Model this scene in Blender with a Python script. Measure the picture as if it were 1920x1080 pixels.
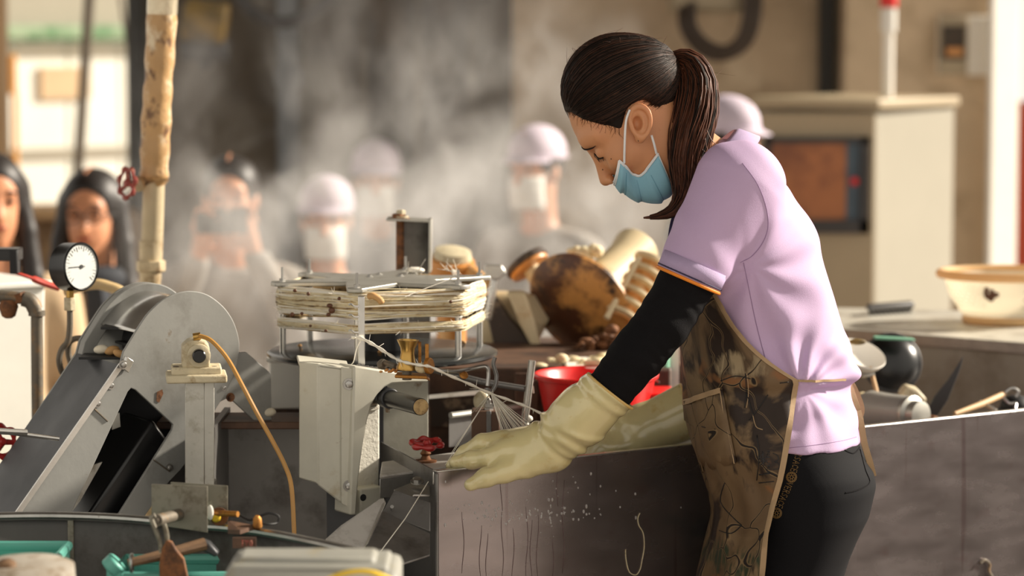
import bpy, math, random
import numpy as np
from mathutils import Vector, Matrix
from mathutils.bvhtree import BVHTree
from mathutils.geometry import tessellate_polygon
random.seed(7)
RNG = np.random.default_rng(7)
scene = bpy.context.scene
for o in list(bpy.data.objects):
    bpy.data.objects.remove(o)
COL = scene.collection
pi = math.pi

# ---------------------------------------------------------------- camera, light, exposure
F = 5213.0                     # focal length in pixels of the 1920 wide frame
PITCH = math.atan(470.0 / F)
CAMZ = 1.5
cd = bpy.data.cameras.new('camera')
cam = bpy.data.objects.new('camera', cd)
COL.objects.link(cam)
cam.location = (0, 0, CAMZ)
cam.rotation_euler = (pi / 2 - PITCH, 0, 0)
cd.sensor_width = 36
cd.lens = F * 36 / 1920
cd.clip_start = 0.1
cd.dof.use_dof = True
cd.dof.focus_distance = 4.28
cd.dof.aperture_fstop = 3.2
scene.camera = cam

world = bpy.data.worlds.new('sky')
scene.world = world
world.use_nodes = True
bg = world.node_tree.nodes['Background']
bg.inputs['Color'].default_value = (1.0, 0.93, 0.82, 1)
bg.inputs['Strength'].default_value = 1.0
sd = bpy.data.lights.new('sun', 'SUN')
sd.energy = 8.6
sd.color = (1.0, 0.90, 0.76)
sd.angle = math.radians(4)
sun = bpy.data.objects.new('sun', sd)
COL.objects.link(sun)
SUNDIR = Vector((0.84, 0.27, 0.47)).normalized()
sun.rotation_euler = SUNDIR.to_track_quat('Z', 'Y').to_euler()
scene.view_settings.view_transform = 'Standard'
scene.view_settings.look = 'None'
scene.view_settings.exposure = 0.0
scene.view_settings.gamma = 1
scene.view_settings.use_curve_mapping = False
cy = scene.cycles
cy.max_bounces = 7
cy.diffuse_bounces = 3
cy.glossy_bounces = 3
cy.transmission_bounces = 5
cy.transparent_max_bounces = 8
cy.volume_bounces = 1
cy.volume_step_rate = 3.0
cy.volume_max_steps = 96
cy.caustics_reflective = False
cy.caustics_refractive = False
cy.sample_clamp_indirect = 4

# ---------------------------------------------------------------- helpers
CP, SP = math.cos(PITCH), math.sin(PITCH)
def ray(px, py):
    u = (px - 960) / F; v = (540 - py) / F
    return Vector((u, CP + v * SP, -SP + v * CP))
def P(px, py, Y):
    d = ray(px, py)
    t = Y / d.y
    return Vector((d.x * t, Y, CAMZ + d.z * t))
class Plane:
    def __init__(s, px, py, Y, ang=0.0):
        s.p = P(px, py, Y)
        a = math.radians(ang)
        s.e = Vector((math.cos(a), math.sin(a), 0))
        s.n = Vector((math.sin(a), -math.cos(a), 0))   # faces the camera
    def at(s, px, py, off=0.0):
        d = ray(px, py); c = Vector((0, 0, CAMZ))
        t = (s.p + s.n * off - c).dot(s.n) / d.dot(s.n)
        return c + d * t
def PZ(px, py, z):
    d = ray(px, py)
    t = (z - CAMZ) / d.z
    return Vector((d.x * t, d.y * t, z))
def px2m(Y): return Y / F

def lin(c):
    out = []
    for v in c:
        v = v / 255.0
        out.append(v / 12.92 if v <= 0.04045 else ((v + 0.055) / 1.055) ** 2.4)
    return (*out, 1.0)

class MB:
    def __init__(s): s.v = []; s.f = []
    def add(s, v, f):
        n = len(s.v)
        s.v.extend([tuple(x) for x in v]); s.f.extend([tuple(i + n for i in q) for q in f])
        return s
    def box(s, c, size, ex=(1, 0, 0), ey=(0, 1, 0), ez=(0, 0, 1)):
        c = Vector(c); ex, ey, ez = (Vector(a).normalized() * (h / 2) for a, h in zip((ex, ey, ez), size))
        v = [c + ex * i + ey * j + ez * k for i in (-1, 1) for j in (-1, 1) for k in (-1, 1)]
        return s.add(v, [(0, 1, 3, 2), (4, 6, 7, 5), (0, 4, 5, 1), (2, 3, 7, 6), (0, 2, 6, 4), (1, 5, 7, 3)])
    def tube(s, path, r, n=8, closed=False, flat=None):
        pts = [Vector(p) for p in path]
        m = len(pts)
        rr = list(r) if hasattr(r, '__len__') else [r] * m
        T = []
        for i in range(m):
            if closed: t = pts[(i + 1) % m] - pts[i - 1]
            else: t = pts[min(i + 1, m - 1)] - pts[max(i - 1, 0)]
            T.append(t.normalized() if t.length > 1e-9 else Vector((0, 0, 1)))
        a = T[0].orthogonal().normalized()
        v = []; f = []
        for i in range(m):
            a = (a - T[i] * a.dot(T[i]))
            a = a.normalized() if a.length > 1e-9 else T[i].orthogonal().normalized()
            b = T[i].cross(a)
            for k in range(n):
                th = 2 * pi * k / n
                v.append(pts[i] + (a * math.cos(th) + b * math.sin(th)) * rr[i])
        for i in range(m if closed else m - 1):
            j = (i + 1) % m
            for k in range(n):
                l = (k + 1) % n
                f.append((i * n + k, i * n + l, j * n + l, j * n + k))
        if not closed:
            f.append(tuple(range(n - 1, -1, -1))); f.append(tuple((m - 1) * n + k for k in range(n)))
        return s.add(v, f)
    def cyl(s, a, b, r, n=20, r2=None):
        return s.tube([a, b], [r, r if r2 is None else r2], n)
    def lathe(s, prof, o, axis=(0, 0, 1), n=28, wob=None):
        o = Vector(o); ax = Vector(axis).normalized(); a = ax.orthogonal().normalized(); b = ax.cross(a)
        v = []; f = []
        for (r, h) in prof:
            for k in range(n):
                th = 2 * pi * k / n
                q = max(r, 1e-5) * (wob(th) if wob else 1)
                v.append(o + ax * h + (a * math.cos(th) + b * math.sin(th)) * q)
        for i in range(len(prof) - 1):
            for k in range(n):
                l = (k + 1) % n
                f.append((i * n + k, i * n + l, (i + 1) * n + l, (i + 1) * n + k))
        f.append(tuple(range(n - 1, -1, -1))); f.append(tuple((len(prof) - 1) * n + k for k in range(n)))
        return s.add(v, f)
    def prism(s, outer, vec, holes=()):
        vec = Vector(vec); o = [Vector(p) for p in outer]; n = len(o)
        if not holes:
            v = o + [p + vec for p in o]
            f = [tuple(range(n)), tuple(range(2 * n - 1, n - 1, -1))]
            f += [(i, n + i, n + (i + 1) % n, (i + 1) % n) for i in range(n)]
            return s.add(v, f)
        loops = [o] + [[Vector(p) for p in h] for h in holes]
        tris = tessellate_polygon(loops)
        flat = [p for l in loops for p in l]; m = len(flat)
        v = flat + [p + vec for p in flat]
        f = [tuple(t) for t in tris] + [tuple(i + m for i in reversed(t)) for t in tris]
        base = 0
        for l in loops:
            k = len(l)
            f += [(base + i, m + base + i, m + base + (i + 1) % k, base + (i + 1) % k) for i in range(k)]
            base += k
        return s.add(v, f)
    def ell(s, c, r, ax=None, nu=14, nv=9):
        c = Vector(c); E = ax or (Vector((1, 0, 0)), Vector((0, 1, 0)), Vector((0, 0, 1)))
        v = [c + E[2] * r[2]]; f = []
        for i in range(1, nv):
            ph = pi * i / nv
            for k in range(nu):
                th = 2 * pi * k / nu
                v.append(c + E[0] * (r[0] * math.sin(ph) * math.cos(th)) + E[1] * (r[1] * math.sin(ph) * math.sin(th)) + E[2] * (r[2] * math.cos(ph)))
        v.append(c - E[2] * r[2])
        for k in range(nu):
            l = (k + 1) % nu
            f.append((0, 1 + k, 1 + l)); b = 1 + (nv - 2) * nu
            f.append((b + l, b + k, len(v) - 1))
            for i in range(nv - 2):
                f.append((1 + i * nu + k, 1 + (i + 1) * nu + k, 1 + (i + 1) * nu + l, 1 + i * nu + l))
        return s.add(v, f)
    def ribbon(s, path, wvec, th, nrm):
        """flat strap: wvec one vector or one per point, thickness th along nrm"""
        pts = [Vector(p) for p in path]; m = len(pts)
        W = [Vector(w) for w in wvec] if hasattr(wvec[0], '__len__') else [Vector(wvec)] * m
        N = [Vector(q) for q in nrm] if hasattr(nrm[0], '__len__') else [Vector(nrm)] * m
        v = []; f = []
        for p, w, q in zip(pts, W, N):
            v += [p - w / 2, p + w / 2, p + w / 2 + q * th, p - w / 2 + q * th]
        for i in range(m - 1):
            for k in range(4):
                l = (k + 1) % 4
                f.append((i * 4 + k, i * 4 + l, i * 4 + 4 + l, i * 4 + 4 + k))
        f.append((3, 2, 1, 0)); f.append(tuple((m - 1) * 4 + k for k in range(4)))
        return s.add(v, f)
    def grid(s, rows, closed=False):
        """rows: list of equal length lists of points"""
        m = len(rows); n = len(rows[0]); v = [p for r in rows for p in r]; f = []
        for i in range(m - 1):
            for k in range(n if closed else n - 1):
                l = (k + 1) % n
                f.append((i * n + k, i * n + l, (i + 1) * n + l, (i + 1) * n + k))
        return s.add(v, f)

def mesh_obj(name, v, f, m, parent=None, smooth=35, bevel=0.0, solid=0.0, kind=None, label=None):
    me = bpy.data.meshes.new(name)
    me.from_pydata([tuple(p) for p in v], [], [tuple(q) for q in f])
    me.validate()
    me.update()
    ms = m if isinstance(m, (list, tuple)) else [m]
    for q in ms: me.materials.append(q)
    if smooth:
        me.polygons.foreach_set('use_smooth', [True] * len(me.polygons))
        if smooth < 180: me.set_sharp_from_angle(angle=math.radians(smooth))
    o = bpy.data.objects.new(name, me)
    COL.objects.link(o)
    if parent is not None:
        o.parent = parent
        o.matrix_parent_inverse = parent_inv(parent)
    if solid:
        md = o.modifiers.new('thickness', 'SOLIDIFY'); md.thickness = solid; md.offset = 0
    if bevel:
        md = o.modifiers.new('bevel', 'BEVEL'); md.width = bevel; md.segments = 2; md.limit_method = 'ANGLE'; md.angle_limit = math.radians(40)
    if kind: o['kind'] = kind
    if label: o['label'] = label
    return o
def parent_inv(p):
    if p.type == 'EMPTY': return Matrix.Translation(-Vector(p.location))
    return Matrix.Identity(4)
def obj(name, mb, m, parent=None, **kw): return mesh_obj(name, mb.v, mb.f, m, parent, **kw)
def tag(o, label, cat, group=None):
    o['label'] = label; o['category'] = cat
    if group: o['group'] = group
    return o
def thing(name, label, cat, loc, group=None):
    o = bpy.data.objects.new(name, None); COL.objects.link(o); o.location = loc; o.empty_display_size = .05
    return tag(o, label, cat, group)
def struct(name, mb, m, **kw):
    o = obj(name, mb, m, **kw); o['kind'] = 'structure'; return o

def smooth_path(pts, k=6, closed=False):
    pts = [Vector(p) for p in pts]; n = len(pts); out = []
    rng = range(n if closed else n - 1)
    for i in rng:
        if closed: a, b, c, d = pts[i - 1], pts[i], pts[(i + 1) % n], pts[(i + 2) % n]
        else: a, b, c, d = pts[max(i - 1, 0)], pts[i], pts[i + 1], pts[min(i + 2, n - 1)]
        for j in range(k):
            t = j / k
            out.append(0.5 * ((2 * b) + (c - a) * t + (2 * a - 5 * b + 4 * c - d) * t * t + (3 * b - a - 3 * c + d) * t ** 3))
    if not closed: out.append(pts[-1])
    return out
def lerp_list(vals, m):
    x = np.linspace(0, len(vals) - 1, m)
    return list(np.interp(x, range(len(vals)), vals))
def circ(c, r, e1, e2, n=16):
    return [Vector(c) + Vector(e1) * (r * math.cos(2 * pi * k / n)) + Vector(e2) * (r * math.sin(2 * pi * k / n)) for k in range(n)]
def bolt(parent, p, axis, r=0.006, m=None, h=None, name='bolt'):
    b = MB(); h = h or r * .8
    b.lathe([(r * 1.5, 0), (r * 1.5, h * .25)], p, axis, 16)
    b.lathe([(r, h * .2), (r, h), (r * .8, h * 1.15)], p, axis, 6)
    return obj(name, b, m or MT['steel'], parent)

# ---- signed distance modelling, meshed with surface nets
def ogrid(lo, hi, res):
    n = [int(math.ceil((h - l) / res)) + 1 for l, h in zip(lo, hi)]
    ax = [(lo[i] + res * np.arange(n[i])).astype(np.float32) for i in range(3)]
    return ax[0][:, None, None], ax[1][None, :, None], ax[2][None, None, :]
def nets(fn, lo, hi, res):
    X, Y, Z = ogrid(lo, hi, res)
    V = np.broadcast_to(fn(X, Y, Z), (X.shape[0], Y.shape[1], Z.shape[2])).astype(np.float32).copy()
    V[0], V[-1] = np.maximum(V[0], res * .5), np.maximum(V[-1], res * .5)
    V[:, 0], V[:, -1] = np.maximum(V[:, 0], res * .5), np.maximum(V[:, -1], res * .5)
    V[:, :, 0], V[:, :, -1] = np.maximum(V[:, :, 0], res * .5), np.maximum(V[:, :, -1], res * .5)
    S = V < 0
    cs = [(i, j, k) for i in (0, 1) for j in (0, 1) for k in (0, 1)]
    nx, ny, nz = V.shape
    def sl(a, c): return a[c[0]:nx - 1 + c[0], c[1]:ny - 1 + c[1], c[2]:nz - 1 + c[2]]
    cnt = sum(sl(S, c).astype(np.int8) for c in cs)
    act = (cnt > 0) & (cnt < 8)
    idx = np.full(act.shape, -1, np.int64)
    I, J, K = np.nonzero(act)
    idx[I, J, K] = np.arange(len(I))
    acc = np.zeros((len(I), 3)); num = np.zeros(len(I))
    for a in cs:
        for d in range(3):
            if a[d]: continue
            b = list(a); b[d] = 1
            va = V[I + a[0], J + a[1], K + a[2]]; vb = V[I + b[0], J + b[1], K + b[2]]
            m = (va < 0) != (vb < 0)
            t = np.where(m, va / np.where(m, va - vb, 1), 0)
            p = np.zeros((len(I), 3)); p[:] = a; p[:, d] += t
            acc += p * m[:, None]; num += m
    verts = acc / num[:, None] + np.stack([I, J, K], 1)
    verts = verts * res + np.array(lo)
    quads = []
    for d in range(3):
        e, g = (d + 1) % 3, (d + 2) % 3
        s0 = [slice(None)] * 3; s1 = [slice(None)] * 3
        s0[d] = slice(0, -1); s1[d] = slice(1, None)
        A, B = S[tuple(s0)], S[tuple(s1)]
        ch = A != B
        q = np.array(np.nonzero(ch)).T
        ok = (q[:, e] > 0) & (q[:, g] > 0) & (q[:, e] < V.shape[e] - 1) & (q[:, g] < V.shape[g] - 1)
        q = q[ok]
        sgn = A[tuple(q.T)]
        def at(de, dg):
            r = q.copy(); r[:, e] -= de; r[:, g] -= dg
            return idx[r[:, 0], r[:, 1], r[:, 2]]
        quad = np.stack([at(1, 1), at(0, 1), at(0, 0), at(1, 0)], 1)
        quad = np.where(sgn[:, None], quad, quad[:, ::-1])
        quads.append(quad)
    Q = np.concatenate(quads)
    Q = Q[(Q >= 0).all(1)]
    return verts, Q
def length(x, y, z): return np.sqrt(x * x + y * y + z * z)
def smin(a, b, k):
    h = np.clip(.5 + .5 * (b - a) / k, 0, 1)
    return b + (a - b) * h - k * h * (1 - h)
def smax(a, b, k): return -smin(-a, -b, k)
def s_ell(c, r):
    c = tuple(c)
    def f(X, Y, Z):
        x, y, z = X - c[0], Y - c[1], Z - c[2]
        k0 = np.sqrt((x / r[0]) ** 2 + (y / r[1]) ** 2 + (z / r[2]) ** 2)
        k1 = np.sqrt((x / r[0] ** 2) ** 2 + (y / r[1] ** 2) ** 2 + (z / r[2] ** 2) ** 2)
        return k0 * (k0 - 1) / np.maximum(k1, 1e-6)
    return f
def s_cone(a, b, ra, rb):
    a = Vector(a); b = Vector(b); d = b - a; L = d.length_squared
    def f(X, Y, Z):
        t = np.clip(((X - a.x) * d.x + (Y - a.y) * d.y + (Z - a.z) * d.z) / L, 0, 1)
        return length(X - a.x - t * d.x, Y - a.y - t * d.y, Z - a.z - t * d.z) - (ra + (rb - ra) * t)
    return f
def s_chain(pts, rs, k=0.01):
    fs = [s_cone(pts[i], pts[i + 1], rs[i], rs[i + 1]) for i in range(len(pts) - 1)]
    return s_union(fs, k)
def s_union(fs, k=0.01):
    def f(X, Y, Z):
        r = fs[0](X, Y, Z)
        for g in fs[1:]: r = smin(r, g(X, Y, Z), k)
        return r
    return f
def s_plane(p, n):
    p = Vector(p); n = Vector(n).normalized()
    return lambda X, Y, Z: (X - p.x) * n.x + (Y - p.y) * n.y + (Z - p.z) * n.z
def s_inter(f, g, k=0.003): return lambda X, Y, Z: smax(f(X, Y, Z), g(X, Y, Z), k)
def wr(X, Y, Z, k, seed=0, amp=1.0):
    """soft fold field made of warped sines"""
    r = np.random.default_rng(seed); out = 0
    for i in range(3):
        d = r.normal(size=3); d /= np.linalg.norm(d); e = r.normal(size=3)
        out = out + np.sin(k * (1 + .4 * i) * (X * d[0] + Y * d[1] + Z * d[2]) + 1.6 * np.sin(k * .45 * (X * e[0] + Y * e[1] + Z * e[2]) + i))
    return out * amp / 3
def table(rows, cols, n=160):
    rows = np.array(rows, float); z = rows[:, 0]; o = np.argsort(z); rows = rows[o]; z = rows[:, 0]
    zz = np.linspace(z[0], z[-1], n); res = [zz]
    for c in range(1, cols + 1):
        y = np.interp(zz, z, rows[:, c])
        ker = np.array([1, 2, 3, 2, 1.]); ker /= ker.sum()
        yy = np.concatenate([[y[0]] * 2, y, [y[-1]] * 2])
        res.append(np.convolve(yy, ker, 'valid'))
    return res

# ---------------------------------------------------------------- materials
MT = {}
def mat(key, rgb, rough=.5, metal=0.0, rgb2=None, amt=(.45, .7), vs=9.0, var=.12, bump=0.0, bs=120.0, coat=0.0, spec=.5, stretch=None,
        rgb3=None, amt3=(.6, .72), vs3=3.0, sub=0.0, rvar=0.0, trans=0.0, alpha=1.0):
    m = bpy.data.materials.new(key); m.use_nodes = True
    nt = m.node_tree; N = nt.nodes; L = nt.links; b = N['Principled BSDF']
    b.inputs['Roughness'].default_value = rough; b.inputs['Metallic'].default_value = metal
    b.inputs['Specular IOR Level'].default_value = spec
    if coat: b.inputs['Coat Weight'].default_value = coat; b.inputs['Coat Roughness'].default_value = .08
    if sub: b.inputs['Subsurface Weight'].default_value = sub; b.inputs['Subsurface Radius'].default_value = (.012, .005, .003); b.inputs['Subsurface Scale'].default_value = 1
    if trans: b.inputs['Transmission Weight'].default_value = trans
    if alpha < 1: b.inputs['Alpha'].default_value = alpha
    tc = N.new('ShaderNodeTexCoord'); mp = N.new('ShaderNodeMapping')
    L.new(tc.outputs['Object'], mp.inputs['Vector'])
    if stretch: mp.inputs['Scale'].default_value = stretch
    def noise(scale, detail=5, rough_=.6):
        n = N.new('ShaderNodeTexNoise'); n.inputs['Scale'].default_value = scale; n.inputs['Detail'].default_value = detail; n.inputs['Roughness'].default_value = rough_
        L.new(mp.outputs[0], n.inputs['Vector']); return n
    c = lin(rgb)
    n1 = noise(vs)
    r1 = N.new('ShaderNodeMapRange'); r1.inputs[1].default_value = .3; r1.inputs[2].default_value = .7; r1.inputs[3].default_value = 1 - var; r1.inputs[4].default_value = 1 + var
    L.new(n1.outputs[0], r1.inputs[0])
    mul = N.new('ShaderNodeMix'); mul.data_type = 'RGBA'; mul.blend_type = 'MULTIPLY'; mul.inputs[0].default_value = 1
    mul.inputs[6].default_value = c; L.new(r1.outputs[0], mul.inputs[7])
    out = mul.outputs[2]
    def over(src, rgbx, am, sc):
        n = noise(sc, 7, .65); r = N.new('ShaderNodeMapRange'); r.inputs[1].default_value = am[0]; r.inputs[2].default_value = am[1]
        L.new(n.outputs[0], r.inputs[0])
        mx = N.new('ShaderNodeMix'); mx.data_type = 'RGBA'; L.new(r.outputs[0], mx.inputs[0]); L.new(src, mx.inputs[6]); mx.inputs[7].default_value = lin(rgbx)
        return mx.outputs[2]
    if rgb2: out = over(out, rgb2, amt, vs * 1.7)
    if rgb3: out = over(out, rgb3, amt3, vs3)
    L.new(out, b.inputs['Base Color'])
    if bump:
        n = noise(bs, 3); bp = N.new('ShaderNodeBump'); bp.inputs['Strength'].default_value = bump; bp.inputs['Distance'].default_value = .002
        L.new(n.outputs[0], bp.inputs['Height']); L.new(bp.outputs[0], b.inputs['Normal'])
    if rvar:
        n = noise(vs * 2); r = N.new('ShaderNodeMapRange'); r.inputs[1].default_value = .3; r.inputs[2].default_value = .7; r.inputs[3].default_value = rough - rvar; r.inputs[4].default_value = rough + rvar
        L.new(n.outputs[0], r.inputs[0]); L.new(r.outputs[0], b.inputs['Roughness'])
    MT[key] = m
    return m
mat('grey_paint', (150, 150, 146), .55, rgb2=(120, 118, 112), amt=(.55, .75), vs=5, bump=.08, rgb3=(122, 104, 84), amt3=(.68, .76), vs3=26)
mat('dark_sheet', (62, 63, 66), .45, .3, vs=4, bump=.05, rvar=.08)
mat('black_rubber', (28, 28, 29), .6, vs=6)
mat('black_gloss', (24, 24, 25), .3)
mat('steel', (170, 168, 164), .32, .9, vs=30, var=.15, rgb2=(110, 98, 84), amt=(.66, .74))
mat('bright_steel', (205, 203, 198), .25, .85, vs=20)
mat('alu', (186, 184, 176), .42, .7, vs=14, rgb2=(150, 144, 130), amt=(.55, .7), bump=.08)
mat('dull_steel', (128, 126, 124), .42, .6, vs=7, rgb2=(92, 88, 84), amt=(.5, .7), bump=.05)
mat('iron', (112, 104, 92), .6, .4, rgb2=(150, 118, 82), amt=(.52, .68), vs=16, bump=.3)
mat('enamel', (206, 203, 188), .38, rgb2=(170, 152, 116), amt=(.6, .78), vs=7, bump=.1, bs=80, rgb3=(126, 90, 48), amt3=(.67, .75), vs3=17)
mat('enamel_rough', (212, 208, 196), .45, rgb2=(176, 138, 92), amt=(.6, .72), vs=14, bump=.7, bs=160)
mat('cream_cast', (206, 194, 164), .5, rgb2=(150, 124, 84), amt=(.52, .7), vs=20, bump=.35, bs=150)
mat('rust', (134, 88, 54), .75, .2, rgb2=(90, 62, 44), amt=(.45, .6), vs=30, bump=.5)
mat('brass', (190, 152, 84), .3, .85, rgb2=(128, 86, 40), amt=(.55, .7), vs=24)
mat('rust_brass', (176, 120, 52), .5, .5, rgb2=(120, 74, 36), amt=(.5, .65), vs=40, bump=.3)
mat('old_plate', (132, 127, 114), .6, .3, rgb2=(96, 88, 72), amt=(.48, .6), vs=14, rgb3=(170, 164, 146), amt3=(.58, .66), vs3=22, bump=.15)
mat('lagging', (196, 156, 106), .42, rgb2=(112, 78, 50), amt=(.54, .62), vs=16, bump=.9, bs=60, rgb3=(232, 214, 182), amt3=(.52, .64), vs3=26, stretch=(1, 1, .7))
mat('pipe_paint', (196, 178, 144), .5, rgb2=(150, 116, 76), amt=(.5, .66), vs=14, bump=.3)
mat('red_wheel', (168, 38, 36), .35, rgb2=(110, 30, 26), amt=(.55, .7), vs=40)
mat('red_old', (150, 66, 58), .45, rgb2=(190, 130, 110), amt=(.55, .66), vs=40)
mat('dial', (206, 209, 206), .35)
mat('ink', (40, 40, 42), .5)
mat('hose_amber', (188, 140, 72), .35, vs=20)
mat('hose_cream', (214, 186, 138), .4, vs=20)
mat('hose_red', (188, 62, 48), .45)
mat('white_plastic', (240, 238, 230), .35, var=.04)
mat('teal', (98, 170, 156), .4, vs=6, var=.1, rgb2=(70, 140, 128), amt=(.55, .7))
mat('grey_box', (150, 149, 141), .5, vs=8, rgb2=(150, 138, 108), amt=(.58, .72), bump=.08)
mat('yellow', (226, 190, 50), .4)
mat('wood', (120, 92, 66), .65, rgb2=(84, 62, 46), amt=(.45, .6), vs=12, stretch=(1, 1, 4), bump=.2)
mat('stone_lid', (160, 152, 140), .7, rgb2=(132, 118, 100), amt=(.5, .62), vs=14, bump=.3)
mat('silk', (232, 216, 178), .6, rgb2=(196, 166, 116), amt=(.52, .68), vs=26, var=.16, stretch=(1, 1, 3), sub=.1)
mat('silk_dirty', (178, 150, 104), .75, rgb2=(110, 84, 54), amt=(.45, .62), vs=30)
mat('silk_white', (250, 244, 230), .5, var=.05)
mat('cocoon', (236, 226, 204), .7, var=.08, bump=.2, vs=40)
mat('cocoon_tan', (206, 160, 104), .7, var=.1, bump=.2)
mat('pupa', (96, 58, 34), .5, vs=60)
mat('disc_black', (58, 60, 60), .22, .2, rgb2=(110, 108, 100), amt=(.6, .75), vs=12)
mat('spool_brown', (206, 148, 82), .45, rgb2=(88, 52, 34), amt=(.42, .56), vs=6.5, rgb3=(40, 28, 24), amt3=(.55, .66), vs3=13, bump=.3)
mat('spool_cream', (226, 208, 170), .45, rgb2=(196, 150, 92), amt=(.56, .74), vs=8)
mat('spool_orange', (216, 146, 74), .4, rgb2=(230, 190, 130), amt=(.5, .7), vs=7)
mat('dark_mottle', (70, 58, 50), .55, rgb2=(150, 130, 108), amt=(.56, .64), vs=11)
mat('red_plastic', (226, 30, 28), .38, var=.05)
mat('green_post', (120, 176, 148), .5)
mat('brown_metal', (104, 78, 62), .55, .2, rgb2=(70, 54, 46), amt=(.45, .6), vs=6)
mat('basket', (248, 232, 204), .4, var=.05, rgb2=(222, 176, 116), amt=(.62, .75), vs=8)
mat('basket_rim', (232, 190, 132), .4, var=.06)
mat('concrete', (194, 172, 144), .9, rgb2=(160, 140, 114), amt=(.45, .65), vs=1.6, bump=.3, bs=30, rgb3=(208, 188, 160), amt3=(.55, .68), vs3=3.2)
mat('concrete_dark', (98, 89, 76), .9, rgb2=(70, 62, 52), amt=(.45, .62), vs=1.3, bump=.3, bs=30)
mat('concrete_light', (214, 192, 162), .9, rgb2=(182, 160, 130), amt=(.5, .66), vs=2.4, bump=.3, bs=30)
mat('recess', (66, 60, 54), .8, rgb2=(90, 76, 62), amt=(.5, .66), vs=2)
mat('dark_slot', (56, 56, 54), .7)
mat('floor_mat', (160, 148, 138), .5, rgb2=(132, 120, 110), amt=(.45, .6), vs=2)
mat('cabinet', (174, 158, 130), .5, var=.06, vs=3)
mat('cabinet_side', (164, 158, 142), .5, var=.04, vs=3)
mat('cabinet_win', (172, 108, 64), .4, rgb2=(132, 78, 48), amt=(.45, .62), vs=4)
mat('frame_dark', (58, 56, 56), .5)
mat('blue_dark', (74, 92, 106), .5)
mat('conduit', (118, 122, 126), .5)
mat('white_paint', (246, 242, 232), .6, var=.03)
mat('tan_wood', (206, 168, 122), .6, vs=3, stretch=(4, 4, .5))
mat('tarp', (236, 236, 226), .7, var=.08, vs=1.2)
mat('leaf_green', (96, 134, 96), .8, rgb2=(150, 170, 140), amt=(.45, .6), vs=5)
mat('orange', (240, 168, 60), .6)
mat('pole_dark', (92, 84, 72), .6)
mat('fence_tan', (168, 140, 106), .8, rgb2=(130, 106, 80), amt=(.45, .6), vs=8)
mat('hose_black', (72, 60, 50), .6)
mat('yellow_old', (150, 122, 64), .6, rgb2=(98, 84, 56), amt=(.45, .6), vs=5)
mat('terracotta', (170, 70, 46), .7)
mat('drop', (235, 232, 230), .05, spec=.8, trans=.6)
# people
mat('skin', (206, 146, 104), .45, var=.05, vs=14, sub=.12, bump=.05, bs=500, rgb2=(190, 116, 84), amt=(.6, .8))
mat('skin_far', (214, 150, 112), .5, var=.06, vs=10, sub=.05)
mat('hair', (32, 23, 18), .6, var=.3, vs=60, spec=.18)
mat('hair_brown_sunlit', (84, 47, 29), .5, var=.35, vs=60, spec=.3)  # ponytail's sunlit red-brown is put into the colour
mat('hair_far', (34, 28, 26), .5)
mat('lilac', (194, 168, 204), .75, var=.03, vs=5, bump=.25, bs=900)
mat('lilac_rib', (182, 162, 198), .8, bump=.4, bs=900)
mat('navy', (44, 40, 74), .7)
mat('orange_trim', (244, 142, 34), .6)
mat('seam', (150, 124, 160), .8)
mat('black_knit', (22, 21, 23), .9, bump=.5, bs=700, var=.1, spec=.12)
mat('latex', (216, 203, 152), .26, var=.07, vs=12, rgb2=(196, 166, 98), amt=(.58, .74), bump=.06, bs=180, coat=.8, sub=.05)
mat('latex_rim', (214, 180, 110), .4)
mat('mask_blue', (138, 190, 210), .7, var=.04, bump=.2, bs=900)
mat('mask_white', (232, 236, 238), .75, bump=.2, bs=900)
mat('leggings', (20, 20, 23), .8, var=.08, bump=.15, bs=900, spec=.12)
mat('gold_print', (126, 96, 48), .6)
mat('trim_tan', (172, 144, 110), .7, var=.08, vs=40, bump=.2)
mat('cap_lilac', (214, 200, 216), .7)
mat('jacket_grey', (150, 144, 136), .8, var=.1)
mat('jacket_dark', (74, 72, 74), .8, var=.1)
mat('jacket_beige', (208, 180, 144), .8, var=.08)
mat('scarf_dark', (50, 54, 62), .8)
mat('trousers_dark', (58, 56, 60), .8)
mat('pants_pink', (196, 130, 124), .8)
mat('phone', (30, 30, 32), .3)
mat('tie_dark', (20, 18, 18), .6)

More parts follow.
